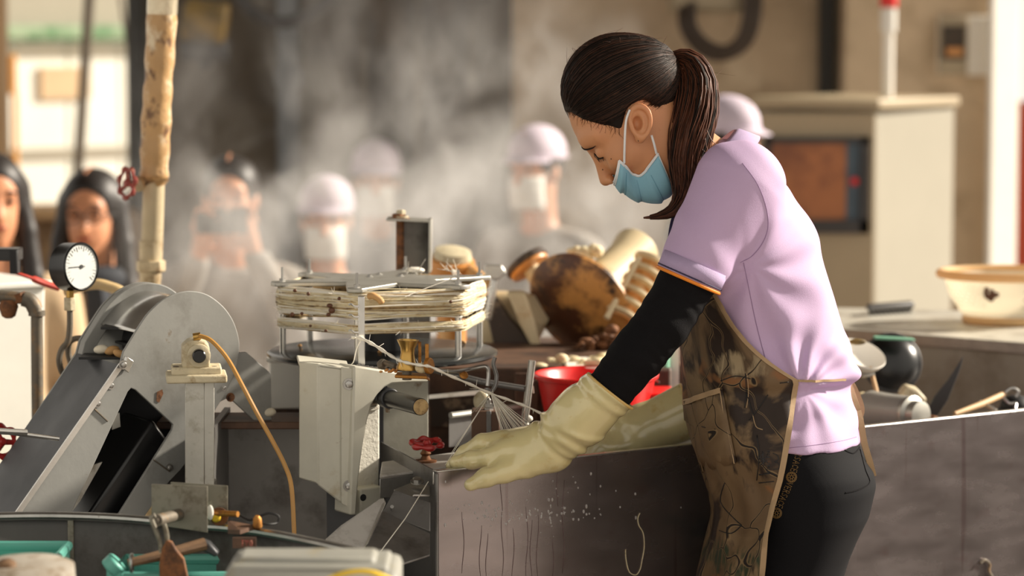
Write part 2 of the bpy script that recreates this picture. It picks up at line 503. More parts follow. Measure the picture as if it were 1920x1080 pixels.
def camo():
    m = bpy.data.materials.new('camo'); m.use_nodes = True
    nt = m.node_tree; N = nt.nodes; L = nt.links; b = N['Principled BSDF']; b.inputs['Roughness'].default_value = .55
    b.inputs['Specular IOR Level'].default_value = .3
    tc = N.new('ShaderNodeTexCoord')
    def noise(scale, stretch, detail=5):
        mp = N.new('ShaderNodeMapping'); mp.inputs['Scale'].default_value = stretch; L.new(tc.outputs['Object'], mp.inputs['Vector'])
        n = N.new('ShaderNodeTexNoise'); n.inputs['Scale'].default_value = scale; n.inputs['Detail'].default_value = detail; n.inputs['Distortion'].default_value = .6
        L.new(mp.outputs[0], n.inputs['Vector']); return n.outputs[0]
    def mix(src, col, fac, a, bb):
        r = N.new('ShaderNodeMapRange'); r.inputs[1].default_value = a; r.inputs[2].default_value = bb; L.new(fac, r.inputs[0])
        mx = N.new('ShaderNodeMix'); mx.data_type = 'RGBA'; L.new(r.outputs[0], mx.inputs[0])
        if hasattr(src, 'is_linked'): L.new(src, mx.inputs[6])
        else: mx.inputs[6].default_value = lin(src)
        mx.inputs[7].default_value = lin(col); return mx.outputs[2]
    c = mix((104, 82, 58), (128, 106, 78), noise(9, (1, 1, 1)), .4, .65)
    c = mix(c, (44, 32, 25), noise(8, (1.4, 1.4, .8)), .5, .56)
    c = mix(c, (128, 88, 54), noise(7, (1, 1, 1.4), 3), .63, .67)
    # green sprigs printed low on the cloth, a pale bark patch on the bib
    sx = N.new('ShaderNodeSeparateXYZ'); L.new(tc.outputs['Object'], sx.inputs[0])
    def band(lo, hi, soft, x0=None, x1=None):
        def win(sock, a, bq, s):
            r = N.new('ShaderNodeMapRange'); r.inputs[1].default_value = a - s; r.inputs[2].default_value = a + s; L.new(sock, r.inputs[0])
            q = N.new('ShaderNodeMapRange'); q.inputs[1].default_value = bq + s; q.inputs[2].default_value = bq - s; L.new(sock, q.inputs[0])
            mm = N.new('ShaderNodeMath'); mm.operation = 'MULTIPLY'; L.new(r.outputs[0], mm.inputs[0]); L.new(q.outputs[0], mm.inputs[1]); return mm.outputs[0]
        z = win(sx.outputs[2], lo, hi, soft)
        if x0 is None: return z
        mm = N.new('ShaderNodeMath'); mm.operation = 'MULTIPLY'; L.new(z, mm.inputs[0]); L.new(win(sx.outputs[0], x0, x1, soft), mm.inputs[1]); return mm.outputs[0]
    def mulf(a, bq):
        mm = N.new('ShaderNodeMath'); mm.operation = 'MULTIPLY'; L.new(a, mm.inputs[0]); L.new(bq, mm.inputs[1]); return mm.outputs[0]
    c = mix(c, (50, 58, 40), mulf(noise(26, (3, 3, .8)), band(.64, .76, .05)), .44, .6)
    c = mix(c, (158, 140, 110), mulf(noise(34, (2.0, 2.0, .7)), band(.975, 1.03, .016, .30, .40)), .38, .62)
    v = N.new('ShaderNodeTexVoronoi'); v.feature = 'DISTANCE_TO_EDGE'; v.inputs['Scale'].default_value = 11
    mp = N.new('ShaderNodeMapping'); mp.inputs['Scale'].default_value = (1, 1, .7); 
    nz = N.new('ShaderNodeTexNoise'); nz.inputs['Scale'].default_value = 9; L.new(tc.outputs['Object'], nz.inputs['Vector'])
    ad = N.new('ShaderNodeMix'); ad.data_type = 'RGBA'; ad.blend_type = 'ADD'; ad.inputs[0].default_value = .12
    L.new(tc.outputs['Object'], ad.inputs[6]); L.new(nz.outputs['Color'], ad.inputs[7]); L.new(ad.outputs[2], mp.inputs['Vector']); L.new(mp.outputs[0], v.inputs['Vector'])
    c = mix(c, (136, 112, 80), v.outputs['Distance'], .020, .013)
    c = mix(c, (30, 22, 18), v.outputs['Distance'], .013, .007)
    L.new(c, b.inputs['Base Color'])
    MT['camo'] = m
camo()

def brushed_panel():
    """stainless sheet, brushed sideways, with reddish run marks that start near the rim"""
    m = bpy.data.materials.new('basin_steel'); m.use_nodes = True
    nt = m.node_tree; N = nt.nodes; L = nt.links; b = N['Principled BSDF']
    b.inputs['Metallic'].default_value = .85; b.inputs['Roughness'].default_value = .26
    tc = N.new('ShaderNodeTexCoord')
    def nz(scale, st, det=4):
        mp = N.new('ShaderNodeMapping'); mp.inputs['Scale'].default_value = st; L.new(tc.outputs['Object'], mp.inputs['Vector'])
        n = N.new('ShaderNodeTexNoise'); n.inputs['Scale'].default_value = scale; n.inputs['Detail'].default_value = det; L.new(mp.outputs[0], n.inputs['Vector']); return n.outputs[0]
    def rng(s, a, bq, c, d):
        r = N.new('ShaderNodeMapRange'); r.inputs[1].default_value = a; r.inputs[2].default_value = bq; r.inputs[3].default_value = c; r.inputs[4].default_value = d; L.new(s, r.inputs[0]); return r.outputs[0]
    def mixc(f, a, c):
        mx = N.new('ShaderNodeMix'); mx.data_type = 'RGBA'; L.new(f, mx.inputs[0])
        if hasattr(a, 'is_linked'): L.new(a, mx.inputs[6])
        else: mx.inputs[6].default_value = lin(a)
        mx.inputs[7].default_value = lin(c); return mx.outputs[2]
    c = mixc(rng(nz(6, (1, 1, 3)), .35, .7, 0, 1), (166, 156, 156), (150, 141, 140))
    c = mixc(rng(nz(60, (1, 1, .03), 2), .66, .72, 0, .5), c, (122, 98, 98))
    c = mixc(rng(nz(16, (1, 1, 1.3), 6), .62, .7, 0, .35), c, (130, 98, 96))
    L.new(c, b.inputs['Base Color'])
    L.new(rng(nz(10, (1, 1, 3)), .3, .7, .20, .30), b.inputs['Roughness'])
    bp = N.new('ShaderNodeBump'); bp.inputs['Strength'].default_value = .06; bp.inputs['Distance'].default_value = .002
    L.new(nz(300, (1, 1, 12), 2), bp.inputs['Height']); L.new(bp.outputs[0], b.inputs['Normal'])
    MT['basin_steel'] = m
brushed_panel()

mat('run_mark', (112, 92, 92), .3, .5)
def translucent(key, rgb, f=.5):
    mat(key, rgb, .4, var=.04); m = MT[key]; nt = m.node_tree; N = nt.nodes; L = nt.links
    t = N.new('ShaderNodeBsdfTranslucent'); t.inputs[0].default_value = lin(rgb); mx = N.new('ShaderNodeMixShader'); mx.inputs[0].default_value = f
    L.new(N['Principled BSDF'].outputs[0], mx.inputs[1]); L.new(t.outputs[0], mx.inputs[2]); L.new(mx.outputs[0], N['Material Output'].inputs['Surface'])
translucent('basket', (255, 250, 236)); translucent('basket_rim', (240, 204, 152), .35); translucent('white_thin', (244, 242, 236))

mat('counter_top', (206, 202, 190), .35, .1, rgb2=(160, 152, 138), amt=(.5, .7), vs=5)
mat('counter_front', (150, 142, 130), .5, .2, rgb2=(120, 108, 94), amt=(.5, .7), vs=4)
mat('pot_grey', (172, 170, 163), .45, .2, vs=8)
mat('foil', (214, 200, 172), .28, .7, bump=1.0, bs=45, rgb2=(120, 92, 60), amt=(.58, .66), vs=18)

mat('chute_light', (200, 196, 190), .35, .2, rgb2=(160, 154, 146), amt=(.55, .7), vs=8)
mat('mask_fold_shade', (104, 156, 180), .8)  # darker blue lines painted for the shade in the pleats
mat('hair_highlight', (66, 40, 27), .5, var=.3, vs=60, spec=.3)  # lighter brown strands, highlights painted onto the dark cap
# ---------------------------------------------------------------- the setting
FL = -0.5
b = MB(); b.box((0, 6, FL - .05), (24, 30, .1)); b.box((-.2, 4.1, FL / 2), (5.6, 3.8, -FL)); struct('floor', b, MT['floor_mat'])
YB = 10.6
def wx(px, Y=YB): return P(px, 400, Y).x
def wz(py, Y=YB): return P(960, py, Y).z
xl, xr = wx(256), wx(1852)
b = MB(); b.box(((xl + xr) / 2, YB + .1, 1.9), (xr - xl, .2, 4.8)); wall = struct('wall_back', b, MT['concrete'])
# darker part of the wall on the left, a recessed doorway and the proud pillar
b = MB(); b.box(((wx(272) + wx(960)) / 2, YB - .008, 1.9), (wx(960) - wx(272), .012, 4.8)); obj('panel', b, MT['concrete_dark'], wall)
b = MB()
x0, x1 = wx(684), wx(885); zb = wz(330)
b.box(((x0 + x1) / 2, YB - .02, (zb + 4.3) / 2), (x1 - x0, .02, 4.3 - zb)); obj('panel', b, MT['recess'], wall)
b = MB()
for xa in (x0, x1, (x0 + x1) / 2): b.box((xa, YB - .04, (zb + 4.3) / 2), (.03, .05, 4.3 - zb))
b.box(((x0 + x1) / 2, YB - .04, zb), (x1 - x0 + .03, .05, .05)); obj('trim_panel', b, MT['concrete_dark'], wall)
b = MB(); b.box(((wx(1568) + wx(1850)) / 2, YB - .1, 1.9), (wx(1850) - wx(1568), .22, 4.8)); struct('pillar', b, MT['concrete_light'], bevel=.01)
b = MB(); b.box(((wx(1530) + wx(1560)) / 2, YB - .03, 1.9), (.055, .06, 4.8)); struct('gap_shade_strip', b, MT['dark_slot'])  # strip whose dark colour stands in for the gap's shade
b = MB(); b.box((wx(1877, 10.3), 10.3, 1.9), (.15, .025, 4.8), (.8, .6, 0), (-.6, .8, 0)); struct('column', b, MT['white_paint'], bevel=.01)
sill = wz(405)
b = MB(); b.box(((xl - 7) / 2, YB + .1, (sill + FL) / 2), (xl + 7, .2, sill - FL)); struct('wall_left', b, MT['fence_tan'])
b = MB(); b.box((wx(262), YB, 2.6), (.05, .24, 3.5)); w1 = struct('window_1', b, MT['dark_slot'])
b = MB(); b.box((wx(2), YB - .05, 1.9), (.075, .1, 4.8)); obj('frame', b, MT['tan_wood'], w1)
b = MB(); b.box(((xl - 7) / 2, YB - .02, sill + .02), (xl + 7, .3, .04)); obj('sill', b, MT['tan_wood'], w1)
b = MB(); b.box((2.85, 4.4, .15), (.15, 1.2, 1.3)); struct('reflection_blocker', b, MT['concrete_dark'], bevel=.01)  # added low wall out of view, darkens the reflection in the basin panel
# unseen roof sheet, added to block light from the zenith
b = MB(); b.box((-1.2, 6.0, 4.25), (9, 9.8, .06)); struct('shade_roof', b, MT['concrete_dark'])

# outside the window: a white sheeted shed
yo = 14.6
SA = P(-80, 300, 13.6); se = Vector((.72, .69, 0)).normalized(); sn = Vector((.69, -.72, 0)).normalized()
def shp(s_, z, off=0.0): q = SA + se * s_ + sn * off; return Vector((q.x, q.y, z))
sh = thing('shed', 'white sheeted shed with a green gutter strip seen through the open window', 'shed', shp(.9, FL))
zg = wz(80, 14.2)
for i in range(8):
    b = MB(); b.box(shp(.16 + .32 * i, (zg + FL) / 2), (.31, .04, zg - FL), se, sn); obj('wall_sheet', b, MT['tarp'], sh, bevel=.008)
b = MB(); b.box(shp(1.28, zg + .045, .05), (2.6, .1, .085), se, sn); obj('gutter', b, MT['leaf_green'], sh, bevel=.02)
b = MB(); b.box(shp(1.28, zg + .4, -.05), (2.6, .05, .65), se, sn); obj('gable', b, MT['cabinet_side'], sh)
b = MB(); b.box(shp(.62, zg - .2, .03), (.3, .02, .16), se, sn); obj('notice', b, MT['jacket_beige'], sh)
b = MB(); b.box(shp(1.05, zg - .55, .03), (1.5, .015, .05), se, sn); obj('rail', b, MT['cabinet_side'], sh)
b = MB(); b.box((wx(28, 12), 12, wz(140, 12)), (.03, .03, .17)); b.cyl(P(28, 172, 12), (wx(28, 12), 12, FL), .012)
tag(obj('sign', b, MT['orange'], bevel=.004), 'narrow orange marker on a stake beyond the window frame', 'sign')
b = MB(); b.tube([P(170, -40, 11.4), P(146, 330, 11.4), (P(140, 420, 11.4).x, 11.4, FL)], .022, 10); b.tube([P(170, -40, 11.4), P(168, -10, 11.4)], .03, 10)
tag(obj('pole', b, MT['pole_dark']), 'thick dark pole leaning outside the bright window', 'pole')
b = MB(); b.tube([P(218, -60, 11.2), P(240, 90, 11.2), P(243, 400, 11.2), (P(243, 400, 11.2).x, 11.2, FL)], .008, 8)
tag(obj('pole', b, MT['pole_dark']), 'thin dark rod outside the window beside the jamb', 'pole')

# pipe, hoist, hose on the back wall
t = thing('drain_pipe', 'pale grey drain pipe running down the dark back wall behind the steam', 'pipe', (wx(545), YB - .06, FL))
b = MB(); b.cyl((wx(545), YB - .08, FL), (wx(545), YB - .08, 4.2), .042, 14); obj('pipe', b, MT['conduit'], t)
for zz in (1.35, 1.75):
    b = MB(); b.cyl((wx(545), YB - .08, zz - .03), (wx(545), YB - .08, zz + .03), .052, 14); obj('collar', b, MT['conduit'], t)
t = thing('hoist', 'old yellow hoist housing hanging in the shadow at the top of the back wall', 'hoist', P(395, 40, 9.6))
b = MB(); b.cyl(P(345, 40, 9.6), P(425, 52, 9.6), .085, 20); obj('housing', b, MT['yellow_old'], t, bevel=.01)
b = MB(); b.box(P(385, 95, 9.6), (.16, .12, .07)); b.cyl(P(385, 60, 9.6), P(385, 130, 9.6), .025); obj('motor', b, MT['frame_dark'], t, bevel=.012)
b = MB(); b.tube([P(385, 20, 9.6), (P(385, 20, 9.6).x, 9.6, 4.22)], .015, 8); obj('hanger', b, MT['frame_dark'], t)
b = MB(); b.tube(smooth_path([P(440, -30, 9.9), P(470, 20, 9.9), P(530, 42, 9.9), P(590, 22, 9.9), P(640, -30, 9.9), P(650, -110, 9.9)]), .022, 8)
tag(obj('cable', b, MT['frame_dark']), 'dark cable sagging across the top of the wall left of the recessed panel', 'cable')
t = thing('junction_box', 'tan junction box at the top of the wall with hose loop below', 'box', P(1320, 10, 10.4))
b = MB(); b.box(P(1322, -8, 10.4), (.27, .14, .13)); obj('body', b, MT['cabinet'], t, bevel=.012)
b = MB(); b.box(P(1322, -8, 10.32), (.22, .01, .09)); obj('cover', b, MT['cabinet'], t, bevel=.003)
b = MB(); b.tube(smooth_path([P(1288, 5, 10.35), P(1284, 45, 10.3), P(1310, 88, 10.3), P(1350, 103, 10.3), P(1395, 82, 10.3), P(1415, 30, 10.3), P(1418, -60, 10.35), P(1418, -200, 10.4)]), .026, 10)
b.tube(smooth_path([P(1298, 5, 10.3), P(1300, 48, 10.27), P(1325, 80, 10.27), P(1360, 92, 10.27), P(1388, 70, 10.27), P(1400, 20, 10.27), P(1402, -60, 10.3), P(1402, -200, 10.35)]), .016, 8)
tag(obj('hose', b, MT['hose_black']), 'dark hose hanging in a loop under the tan junction box', 'hose')

# control cabinet with signal lamp
yc = 9.2
cl, cm, cr = 1412, 1645, 1790
t = thing('control_cabinet', 'large beige control cabinet with a dark framed window and sunlit side', 'cabinet', (P(cm, 600, yc).x, yc, FL))
A = P(cl, 200, yc); B = P(cm, 205, yc); C = B + Vector((P(cr, 205, yc).x - B.x, .42, 0)) * 1.0
C = Vector((P(cr, 210, yc + .42).x, yc + .42, B.z)); D = A + (C - B)
zt = B.z
b = MB(); b.prism([(q.x, q.y, FL) for q in (A, B, C, D)], (0, 0, zt - FL)); obj('body', b, MT['cabinet_side'], t, bevel=.008)
b = MB(); b.box(((A.x + B.x) / 2, yc - .012, (FL + zt) / 2), (B.x - A.x - .01, .02, zt - FL - .02)); dr = obj('door', b, MT['cabinet'], t, bevel=.006)
b = MB(); top = [q + Vector((0, 0, .0)) for q in (A + Vector((-.02, -.05, 0)), B + Vector((.0, -.05, 0)), C + Vector((.02, 0, 0)), D)]
b.prism(top, (0, 0, .035)); obj('hood', b, MT['cabinet'], t, bevel=.008)
wl, wr_, wt, wb = P(1432, 258, yc).x, P(1628, 258, yc).x, P(1500, 256, yc).z, P(1500, 436, yc).z
b = MB()
for (xa, xb, za, zb2) in ((wl, wr_, wt - .02, wt), (wl, wr_, wb, wb + .045), (wl, wl + .02, wb, wt), (wr_ - .03, wr_, wb, wt)):
    b.box(((xa + xb) / 2, yc - .035, (za + zb2) / 2), (xb - xa, .03, zb2 - za))
obj('window_frame', b, MT['frame_dark'], dr)
b = MB(); b.box(((wl + wr_) / 2 - .02, yc - .026, (wt + wb) / 2), (wr_ - wl - .07, .012, wt - wb - .04)); obj('display_panel', b, MT['cabinet_win'], dr)
b = MB(); b.box((wr_ - .05, yc - .027, (wt + wb) / 2), (.05, .012, wt - wb - .04)); obj('switch_plate', b, MT['blue_dark'], dr)
b = MB(); b.cyl(P(1602, 340, yc - .03), P(1602, 340, yc - .05), .013); obj('button', b, MT['red_plastic'], dr)
t = thing('signal_lamp', 'red topped signal lamp on a white pole standing on the control cabinet', 'lamp', (P(1664, 200, yc + .2).x, yc + .2, zt + .035))
q = P(1664, 190, yc + .2)
b = MB(); b.cyl((q.x, q.y, zt + .03), (q.x, q.y, P(0, 60, yc + .2).z), .019, 14); obj('pole', b, MT['white_paint'], t)
b = MB(); b.cyl((q.x, q.y, P(0, 60, yc + .2).z), (q.x, q.y, P(0, 16, yc + .2).z), .027, 16); obj('lens', b, MT['white_plastic'], t)
b = MB(); b.lathe([(.03, 0), (.03, .07), (.02, .09)], (q.x, q.y, P(0, 13, yc + .2).z), (0, 0, 1), 18); obj('red_lens', b, MT['red_plastic'], t)
t = thing('meter_box', 'small wall meter box with a dark window on the concrete pillar', 'box', P(1800, 140, 10.4))
A = P(1760, 30, 10.36); B = P(1812, 142, 10.36); C = P(1850, 20, 10.46)
b = MB(); b.box(((A.x + C.x) / 2, 10.42, (A.z + B.z) / 2), (C.x - A.x, .14, A.z - B.z)); obj('body', b, MT['white_paint'], t, bevel=.006)  # white right of the cover is the box's lit side, put into the colour
b = MB(); b.box(((A.x + B.x) / 2, 10.343, (A.z + B.z) / 2), (B.x - A.x, .012, A.z - B.z - .005)); obj('cover', b, MT['cabinet'], t, bevel=.004)
b = MB(); b.box(P(1788, 80, 10.335), (.085, .012, .125)); obj('window_pane', b, MT['recess'], t)
b = MB(); b.box(P(1790, 97, 10.325), (.06, .012, .03)); obj('reading_strip', b, MT['spool_orange'], t)
q = P(1815, 150, 10.46)
b = MB(); b.cyl((q.x, 10.44, B.z + .01), (q.x, 10.44, FL), .022, 12); b.cyl((q.x - .02, 10.44, A.z - .02), (q.x - .02, 10.44, 4.2), .018, 12)
tag(obj('conduit', b, MT['conduit']), 'grey conduit dropping from the meter box down the pillar', 'pipe')
yg = 11.5
g = thing('gate', 'terracotta red gate edge beyond the white column', 'gate', (P(1935, 350, yg).x, yg, FL))
xa = P(1903, 300, yg).x
for i in range(4):
    b = MB(); b.box((xa + .08 + i * .16, yg, (FL + P(0, 190, yg).z) / 2), (.15, .04, P(0, 190, yg).z - FL)); obj('board', b, MT['terracotta'], g, bevel=.004)
for zz in (.2, .9):
    b = MB(); b.box((xa + .3, yg + .04, zz), (.64, .03, .08)); obj('rail', b, MT['terracotta'], g)

# ---------------------------------------------------------------- onlookers and far workers
def arm_hand(sh, el, wrp, fdir, side):
    """hand made of palm and five fingers; fdir = finger direction"""
    fd = Vector(fdir).normalized(); up = Vector((0, -1, 0)); up = (up - fd * up.dot(fd)).normalized(); ac = fd.cross(up)
    fs = [s_cone(wrp, wrp + fd * .085, .026, .03)]
    for i, l in enumerate((.068, .078, .072, .056)):
        base = wrp + fd * .085 + ac * ((i - 1.5) * .021)
        mid = base + fd * l * .6; tip = mid + (fd * .8 - up * .6).normalized() * l * .5
        fs.append(s_chain([base, mid, tip], [.0105, .0095, .008], .004))
    tb = wrp + fd * .03 - ac * .028 * side; tm = tb + (fd * .6 - ac * side).normalized() * .04
    fs.append(s_chain([tb, tm, tm + fd * .03], [.013, .011, .009], .004))
    return s_union(fs, .008)
def onlooker(px, py, Y, label, jacket, hair=None, cap=False, mask=False, glasses=False, turn=0.0, pose='down', scarf=None, ground=FL, pants='trousers_dark', s=1.0):
    H = P(px, py, Y)
    t = thing('person', label, 'person', (H.x, H.y, ground), 'people watching and working behind the machines')
    ca, sa = math.cos(turn), math.sin(turn)
    fw = Vector((sa, -ca, 0)); rt = Vector((ca, sa, 0))
    def q(r, f, u): return H + rt * (r * s) + fw * (f * s) + Vector((0, 0, u * s))
    def loc(fn):   # evaluate fn in head frame: r right, f front, u up
        def g(X, Y_, Z):
            x, y, z = X - H.x, Y_ - H.y, Z - H.z
            return fn((x * rt.x + y * rt.y) / s, (x * fw.x + y * fw.y) / s, z / s) * s
        return g
    def mk(name, fn, lo, hi, res, m, par=t):
        R = max(abs(a) for a in lo + hi)
        v, f = nets(fn, lo, hi, res)
        v = v * s
        w = np.stack([H.x + v[:, 0] * rt.x + v[:, 1] * fw.x, H.y + v[:, 0] * rt.y + v[:, 1] * fw.y, H.z + v[:, 2]], 1)
        # head frame (r, f, u) is left handed here, flip faces
        return mesh_obj(name, w, f[:, ::-1], MT[m], par, smooth=180)
    E = lambda c, r: s_ell(c, r)
    head = s_union([E((0, -.012, .035), (.074, .092, .083)), E((0, .012, -.035), (.06, .078, .085)), s_cone((0, .052, -.095), (0, .05, -.1), .02, .02),
                    s_cone((0, .086, -.0), (0, .104, -.036), .008, .013), s_cone((-.028, .072, .02), (.028, .072, .02), .02, .02)], .022)
    ears = s_union([E((-.074, -.005, -.01), (.012, .018, .03)), E((.074, -.005, -.01), (.012, .018, .03))], .01)
    neck = s_cone((0, -.022, -.07), (0, -.03, -.21), .052, .058)
    chest = s_union([E((0, -.03, -.36), (.15, .09, .19)), E((0, -.03, -.6), (.125, .09, .2))], .06)
    def sock(X, Y_, Z):
        d = s_union([head, ears], .012)(X, Y_, Z)
        for x in (-.031, .031): d = smax(d, -(length(X - x, Y_ - .094, Z - .004) - .017), .012)
        for x in (-.031, .031): d = smin(d, length(X - x, Y_ - .072, Z - .004) - .0135, .003)
        d = smin(d, E((0, .083, -.064), (.024, .010, .009))(X, Y_, Z), .006)
        return smin(smin(d, neck(X, Y_, Z), .03), chest(X, Y_, Z), .03)
    hv, hf = nets(sock, (-.18, -.15, -.8), (.18, .14, .14), .0085); hv, hf = [hv], [hf]; n0 = len(hv[0])
    # arms in head frame
    if pose == 'phone':
        arms = [((-.17, -.03, -.27), (-.2, .06, -.44), (-.075, .2, -.16)), ((.17, -.03, -.27), (.21, .06, -.42), (.085, .2, -.14))]
        fdir = [(.25, .3, .9), (-.25, .3, .9)]
    elif pose == 'bent':
        arms = [((-.17, -.03, -.27), (-.22, .05, -.5), (-.1, .24, -.55)), ((.17, -.03, -.27), (.22, .05, -.5), (.1, .24, -.55))]
        fdir = [(.2, .9, -.2), (-.2, .9, -.2)]
    else:
        arms = [((-.17, -.03, -.27), (-.225, -.02, -.53), (-.2, .06, -.76)), ((.17, -.03, -.27), (.225, -.02, -.53), (.2, .06, -.76))]
        fdir = [(.1, .2, -1), (-.1, .2, -1)]
    for i, (a, e, w) in enumerate(arms):
        fn = arm_hand(None, None, Vector(w), fdir[i], 1 if i else -1)
        w3 = Vector(w)
        v, f = nets(fn, tuple(w3 - Vector((.16, .16, .16))), tuple(w3 + Vector((.16, .16, .16))), .0055)
        hv.append(v); hf.append(f + n0); n0 += len(v)
    v = np.concatenate(hv) * s
    wv = np.stack([H.x + v[:, 0] * rt.x + v[:, 1] * fw.x, H.y + v[:, 0] * rt.y + v[:, 1] * fw.y, H.z + v[:, 2]], 1)
    body = mesh_obj('body', wv, np.concatenate(hf)[:, ::-1], MT['skin_far'], t, smooth=180)
    tor = s_union([E((0, -.035, -.34), (.175, .105, .16)), E((0, -.03, -.56), (.16, .108, .24)), s_cone((-.13, -.03, -.25), (.13, -.03, -.25), .055, .055), E((0, -.03, -.78), (.17, .115, .14))], .06)
    slv = s_union([s_union([s_chain([a, e, tuple(Vector(e).lerp(Vector(w), .93))], [.068, .052, .04], .02) for (a, e, w) in arms], .01)], .01)
    def jk(X, Y_, Z):
        d = smin(tor(X, Y_, Z), slv(X, Y_, Z), .03)
        d = smax(d, -s_cone((0, -.02, -.1), (0, -.02, -.235), .062, .05)(X, Y_, Z), .01)
        return d + wr(X, Y_, Z, 28, 3, .004)
    jo = mk('jacket', jk, (-.32, -.2, -.92), (.32, .32, -.14), .011, jacket)
    for i in range(4):
        b = MB(); b.ell(q(0, .088, -.36 - .1 * i), (.008, .008, .008), nu=8, nv=5); obj('button', b, MT['frame_dark'], jo)
    b = MB(); b.tube(circ(q(0, -.022, -.205), .07 * s, rt, fw * .95 + Vector((0, 0, -.25)), 20), .014 * s, 8, True); obj('collar', b, MT[jacket], jo)
    gz = (ground - H.z) / s
    def pn(X, Y_, Z):
        d = E((0, -.03, -.86), (.165, .115, .13))(X, Y_, Z)
        for x in (-.085, .085): d = smin(d, s_chain([(x, -.03, -.88), (x, -.01, (gz - .88) / 2), (x, -.03, gz + .07)], [.092, .062, .05], .02)(X, Y_, Z), .025)
        return d
    mk('trousers', pn, (-.22, -.18, gz + .06), (.22, .14, -.74), .014, pants)
    for x in (-.085, .085):
        sh_ = s_union([s_cone((x, -.06, gz + .045), (x, .1, gz + .035), .042, .034)], .01)
        mk('shoe', s_inter(sh_, s_plane((0, 0, gz + .004), (0, 0, -1))), (x - .07, -.14, gz), (x + .07, .17, gz + .12), .01, 'tie_dark')
    # features of the face
    for x in (-.031, .031):
        b = MB(); b.ell(q(x, .0855, .003), (.012 * s, .005 * s, .005 * s), (rt, fw, Vector((0, 0, 1)))); obj('eye', b, MT['tie_dark'], body)
        b = MB(); b.tube([q(x - .017, .083, .026), q(x, .091, .031), q(x + .017, .083, .026)], .0032 * s, 6); obj('eyebrow', b, MT['hair_far'], body)
    if not mask:
        b = MB(); b.ell(q(0, .0925, -.064), (.02 * s, .004 * s, .006 * s), (rt, fw, Vector((0, 0, 1)))); obj('lips', b, MT['red_old'], body)
    if glasses:
        b = MB()
        for x in (-.033, .033): b.tube([q(x + .025 * math.cos(a), .102, .002 + .02 * math.sin(a)) for a in np.linspace(0, 2 * pi, 18)[:-1]], .0022, 6, True)
        b.tube([q(-.008, .104, .004), q(.008, .104, .004)], .002, 6)
        for x in (-1, 1): b.tube([q(.058 * x, .1, .006), q(.077 * x, .04, .004), q(.08 * x, -.02, 0)], .002, 6)
        obj('glasses', b, MT['frame_dark'], t)
    if hair:
        sk = E((0, -.018, .04), (.086, .1, .09))
        def hf_(X, Y_, Z):
            d = sk(X, Y_, Z)
            d = smax(d, -(length(X * .95, Y_ - .13, (Z + .03) * .8) - .098), .012)
            d = smax(d, -(Z + .06 + 0 * X - .9 * np.minimum(Y_ + .02, 0)), .02)
            if hair == 'long':
                for x in (-1, 1): d = smin(d, s_chain([(x * .07, -.02, .03), (x * .088, -.005, -.08), (x * .1, .01, -.2), (x * .09, .03, -.29)], [.03, .028, .03, .016], .01)(X, Y_, Z), .03)
                d = smin(d, s_chain([(0, -.08, .02), (0, -.1, -.2)], [.07, .05], .01)(X, Y_, Z), .02)
            elif hair == 'bun': d = smin(d, E((0, -.11, .06), (.035, .035, .035))(X, Y_, Z), .01)
            return d
        ho = mk('hair', hf_, (-.15, -.18, -.33), (.15, .11, .15), .0075, 'hair_far')
        b = MB(); b.tube([q(0, .07, .118), q(0, .0, .133), q(0, -.06, .12)], .0025, 6); obj('parting', b, MT['skin_far'], ho)
    if cap:
        def cf(X, Y_, Z):
            d = s_union([E((0, -.012, .058), (.088, .108, .088))], .01)(X, Y_, Z)
            return smax(d, -(Z - .035), .006)
        co = mk('cap', cf, (-.12, -.15, .0), (.12, .13, .17), .007, 'cap_lilac')
        b = MB(); rows = []
        for k in range(2):
            rows.append([q(.085 * math.sin(a) * (1 + .12 * k), .088 * math.cos(a) * (1 + .55 * k) + .0, .042 - .016 * k) for a in np.linspace(-1.2, 1.2, 17)])
        b.grid(rows); obj('brim', b, MT['cap_lilac'], co, solid=.004)
        b = MB(); b.tube([q(.09 * math.cos(a), -.012 + .109 * math.sin(a), .042) for a in np.linspace(0, 2 * pi, 28)[:-1]], .006, 6, True); obj('band', b, MT['cap_lilac'], co)
    if mask:
        rows = []
        for v_ in np.linspace(0, 1, 9):
            u = -.018 - .105 * v_
            rows.append([q(.068 * math.sin(a), .012 + (.098 - .03 * abs(v_ - .4)) * math.cos(a), u) for a in np.linspace(-1.25, 1.25, 15)])
        b = MB(); b.grid(rows); mo = obj('mask', b, MT['white_plastic'], t, solid=.002)
        b = MB()
        for x in (-1, 1): b.tube([q(x * .066, .045, -.025), q(x * .078, .0, .005), q(x * .078, -.01, -.02), q(x * .064, .04, -.11)], .0016, 6)
        obj('ear_loop', b, MT['white_plastic'], mo)
    if scarf:
        b = MB(); b.tube(circ(q(0, -.02, -.175), .085 * s, rt, fw, 20), .036 * s, 10, True); b.tube([q(.03, .07, -.19), q(.05, .1, -.32), q(.04, .105, -.46)], [.035, .04, .03], 10)
        obj('scarf', b, MT[scarf], t)
    return t
onlooker(-14, 378, 7.25, 'person in a beige jacket cut off by the left edge above the white bin', 'jacket_beige', hair='long', turn=.35)
onlooker(172, 402, 7.7, 'person with glasses, long black hair and a dark scarf behind the pressure gauge', 'jacket_beige', hair='long', glasses=True, scarf='scarf_dark', turn=-.1)
ph = onlooker(432, 372, 8.3, 'person in a grey jacket holding a phone up in both hands behind the steam', 'jacket_grey', hair='bun', pose='phone')
q0 = P(432, 372, 8.3) + Vector((0, -.26, -.05))
t = thing('phone', 'dark phone held up by the onlooker in the grey jacket', 'phone', q0)
b = MB(); b.box(q0, (.15, .009, .075)); obj('body', b, MT['phone'], t, bevel=.004)
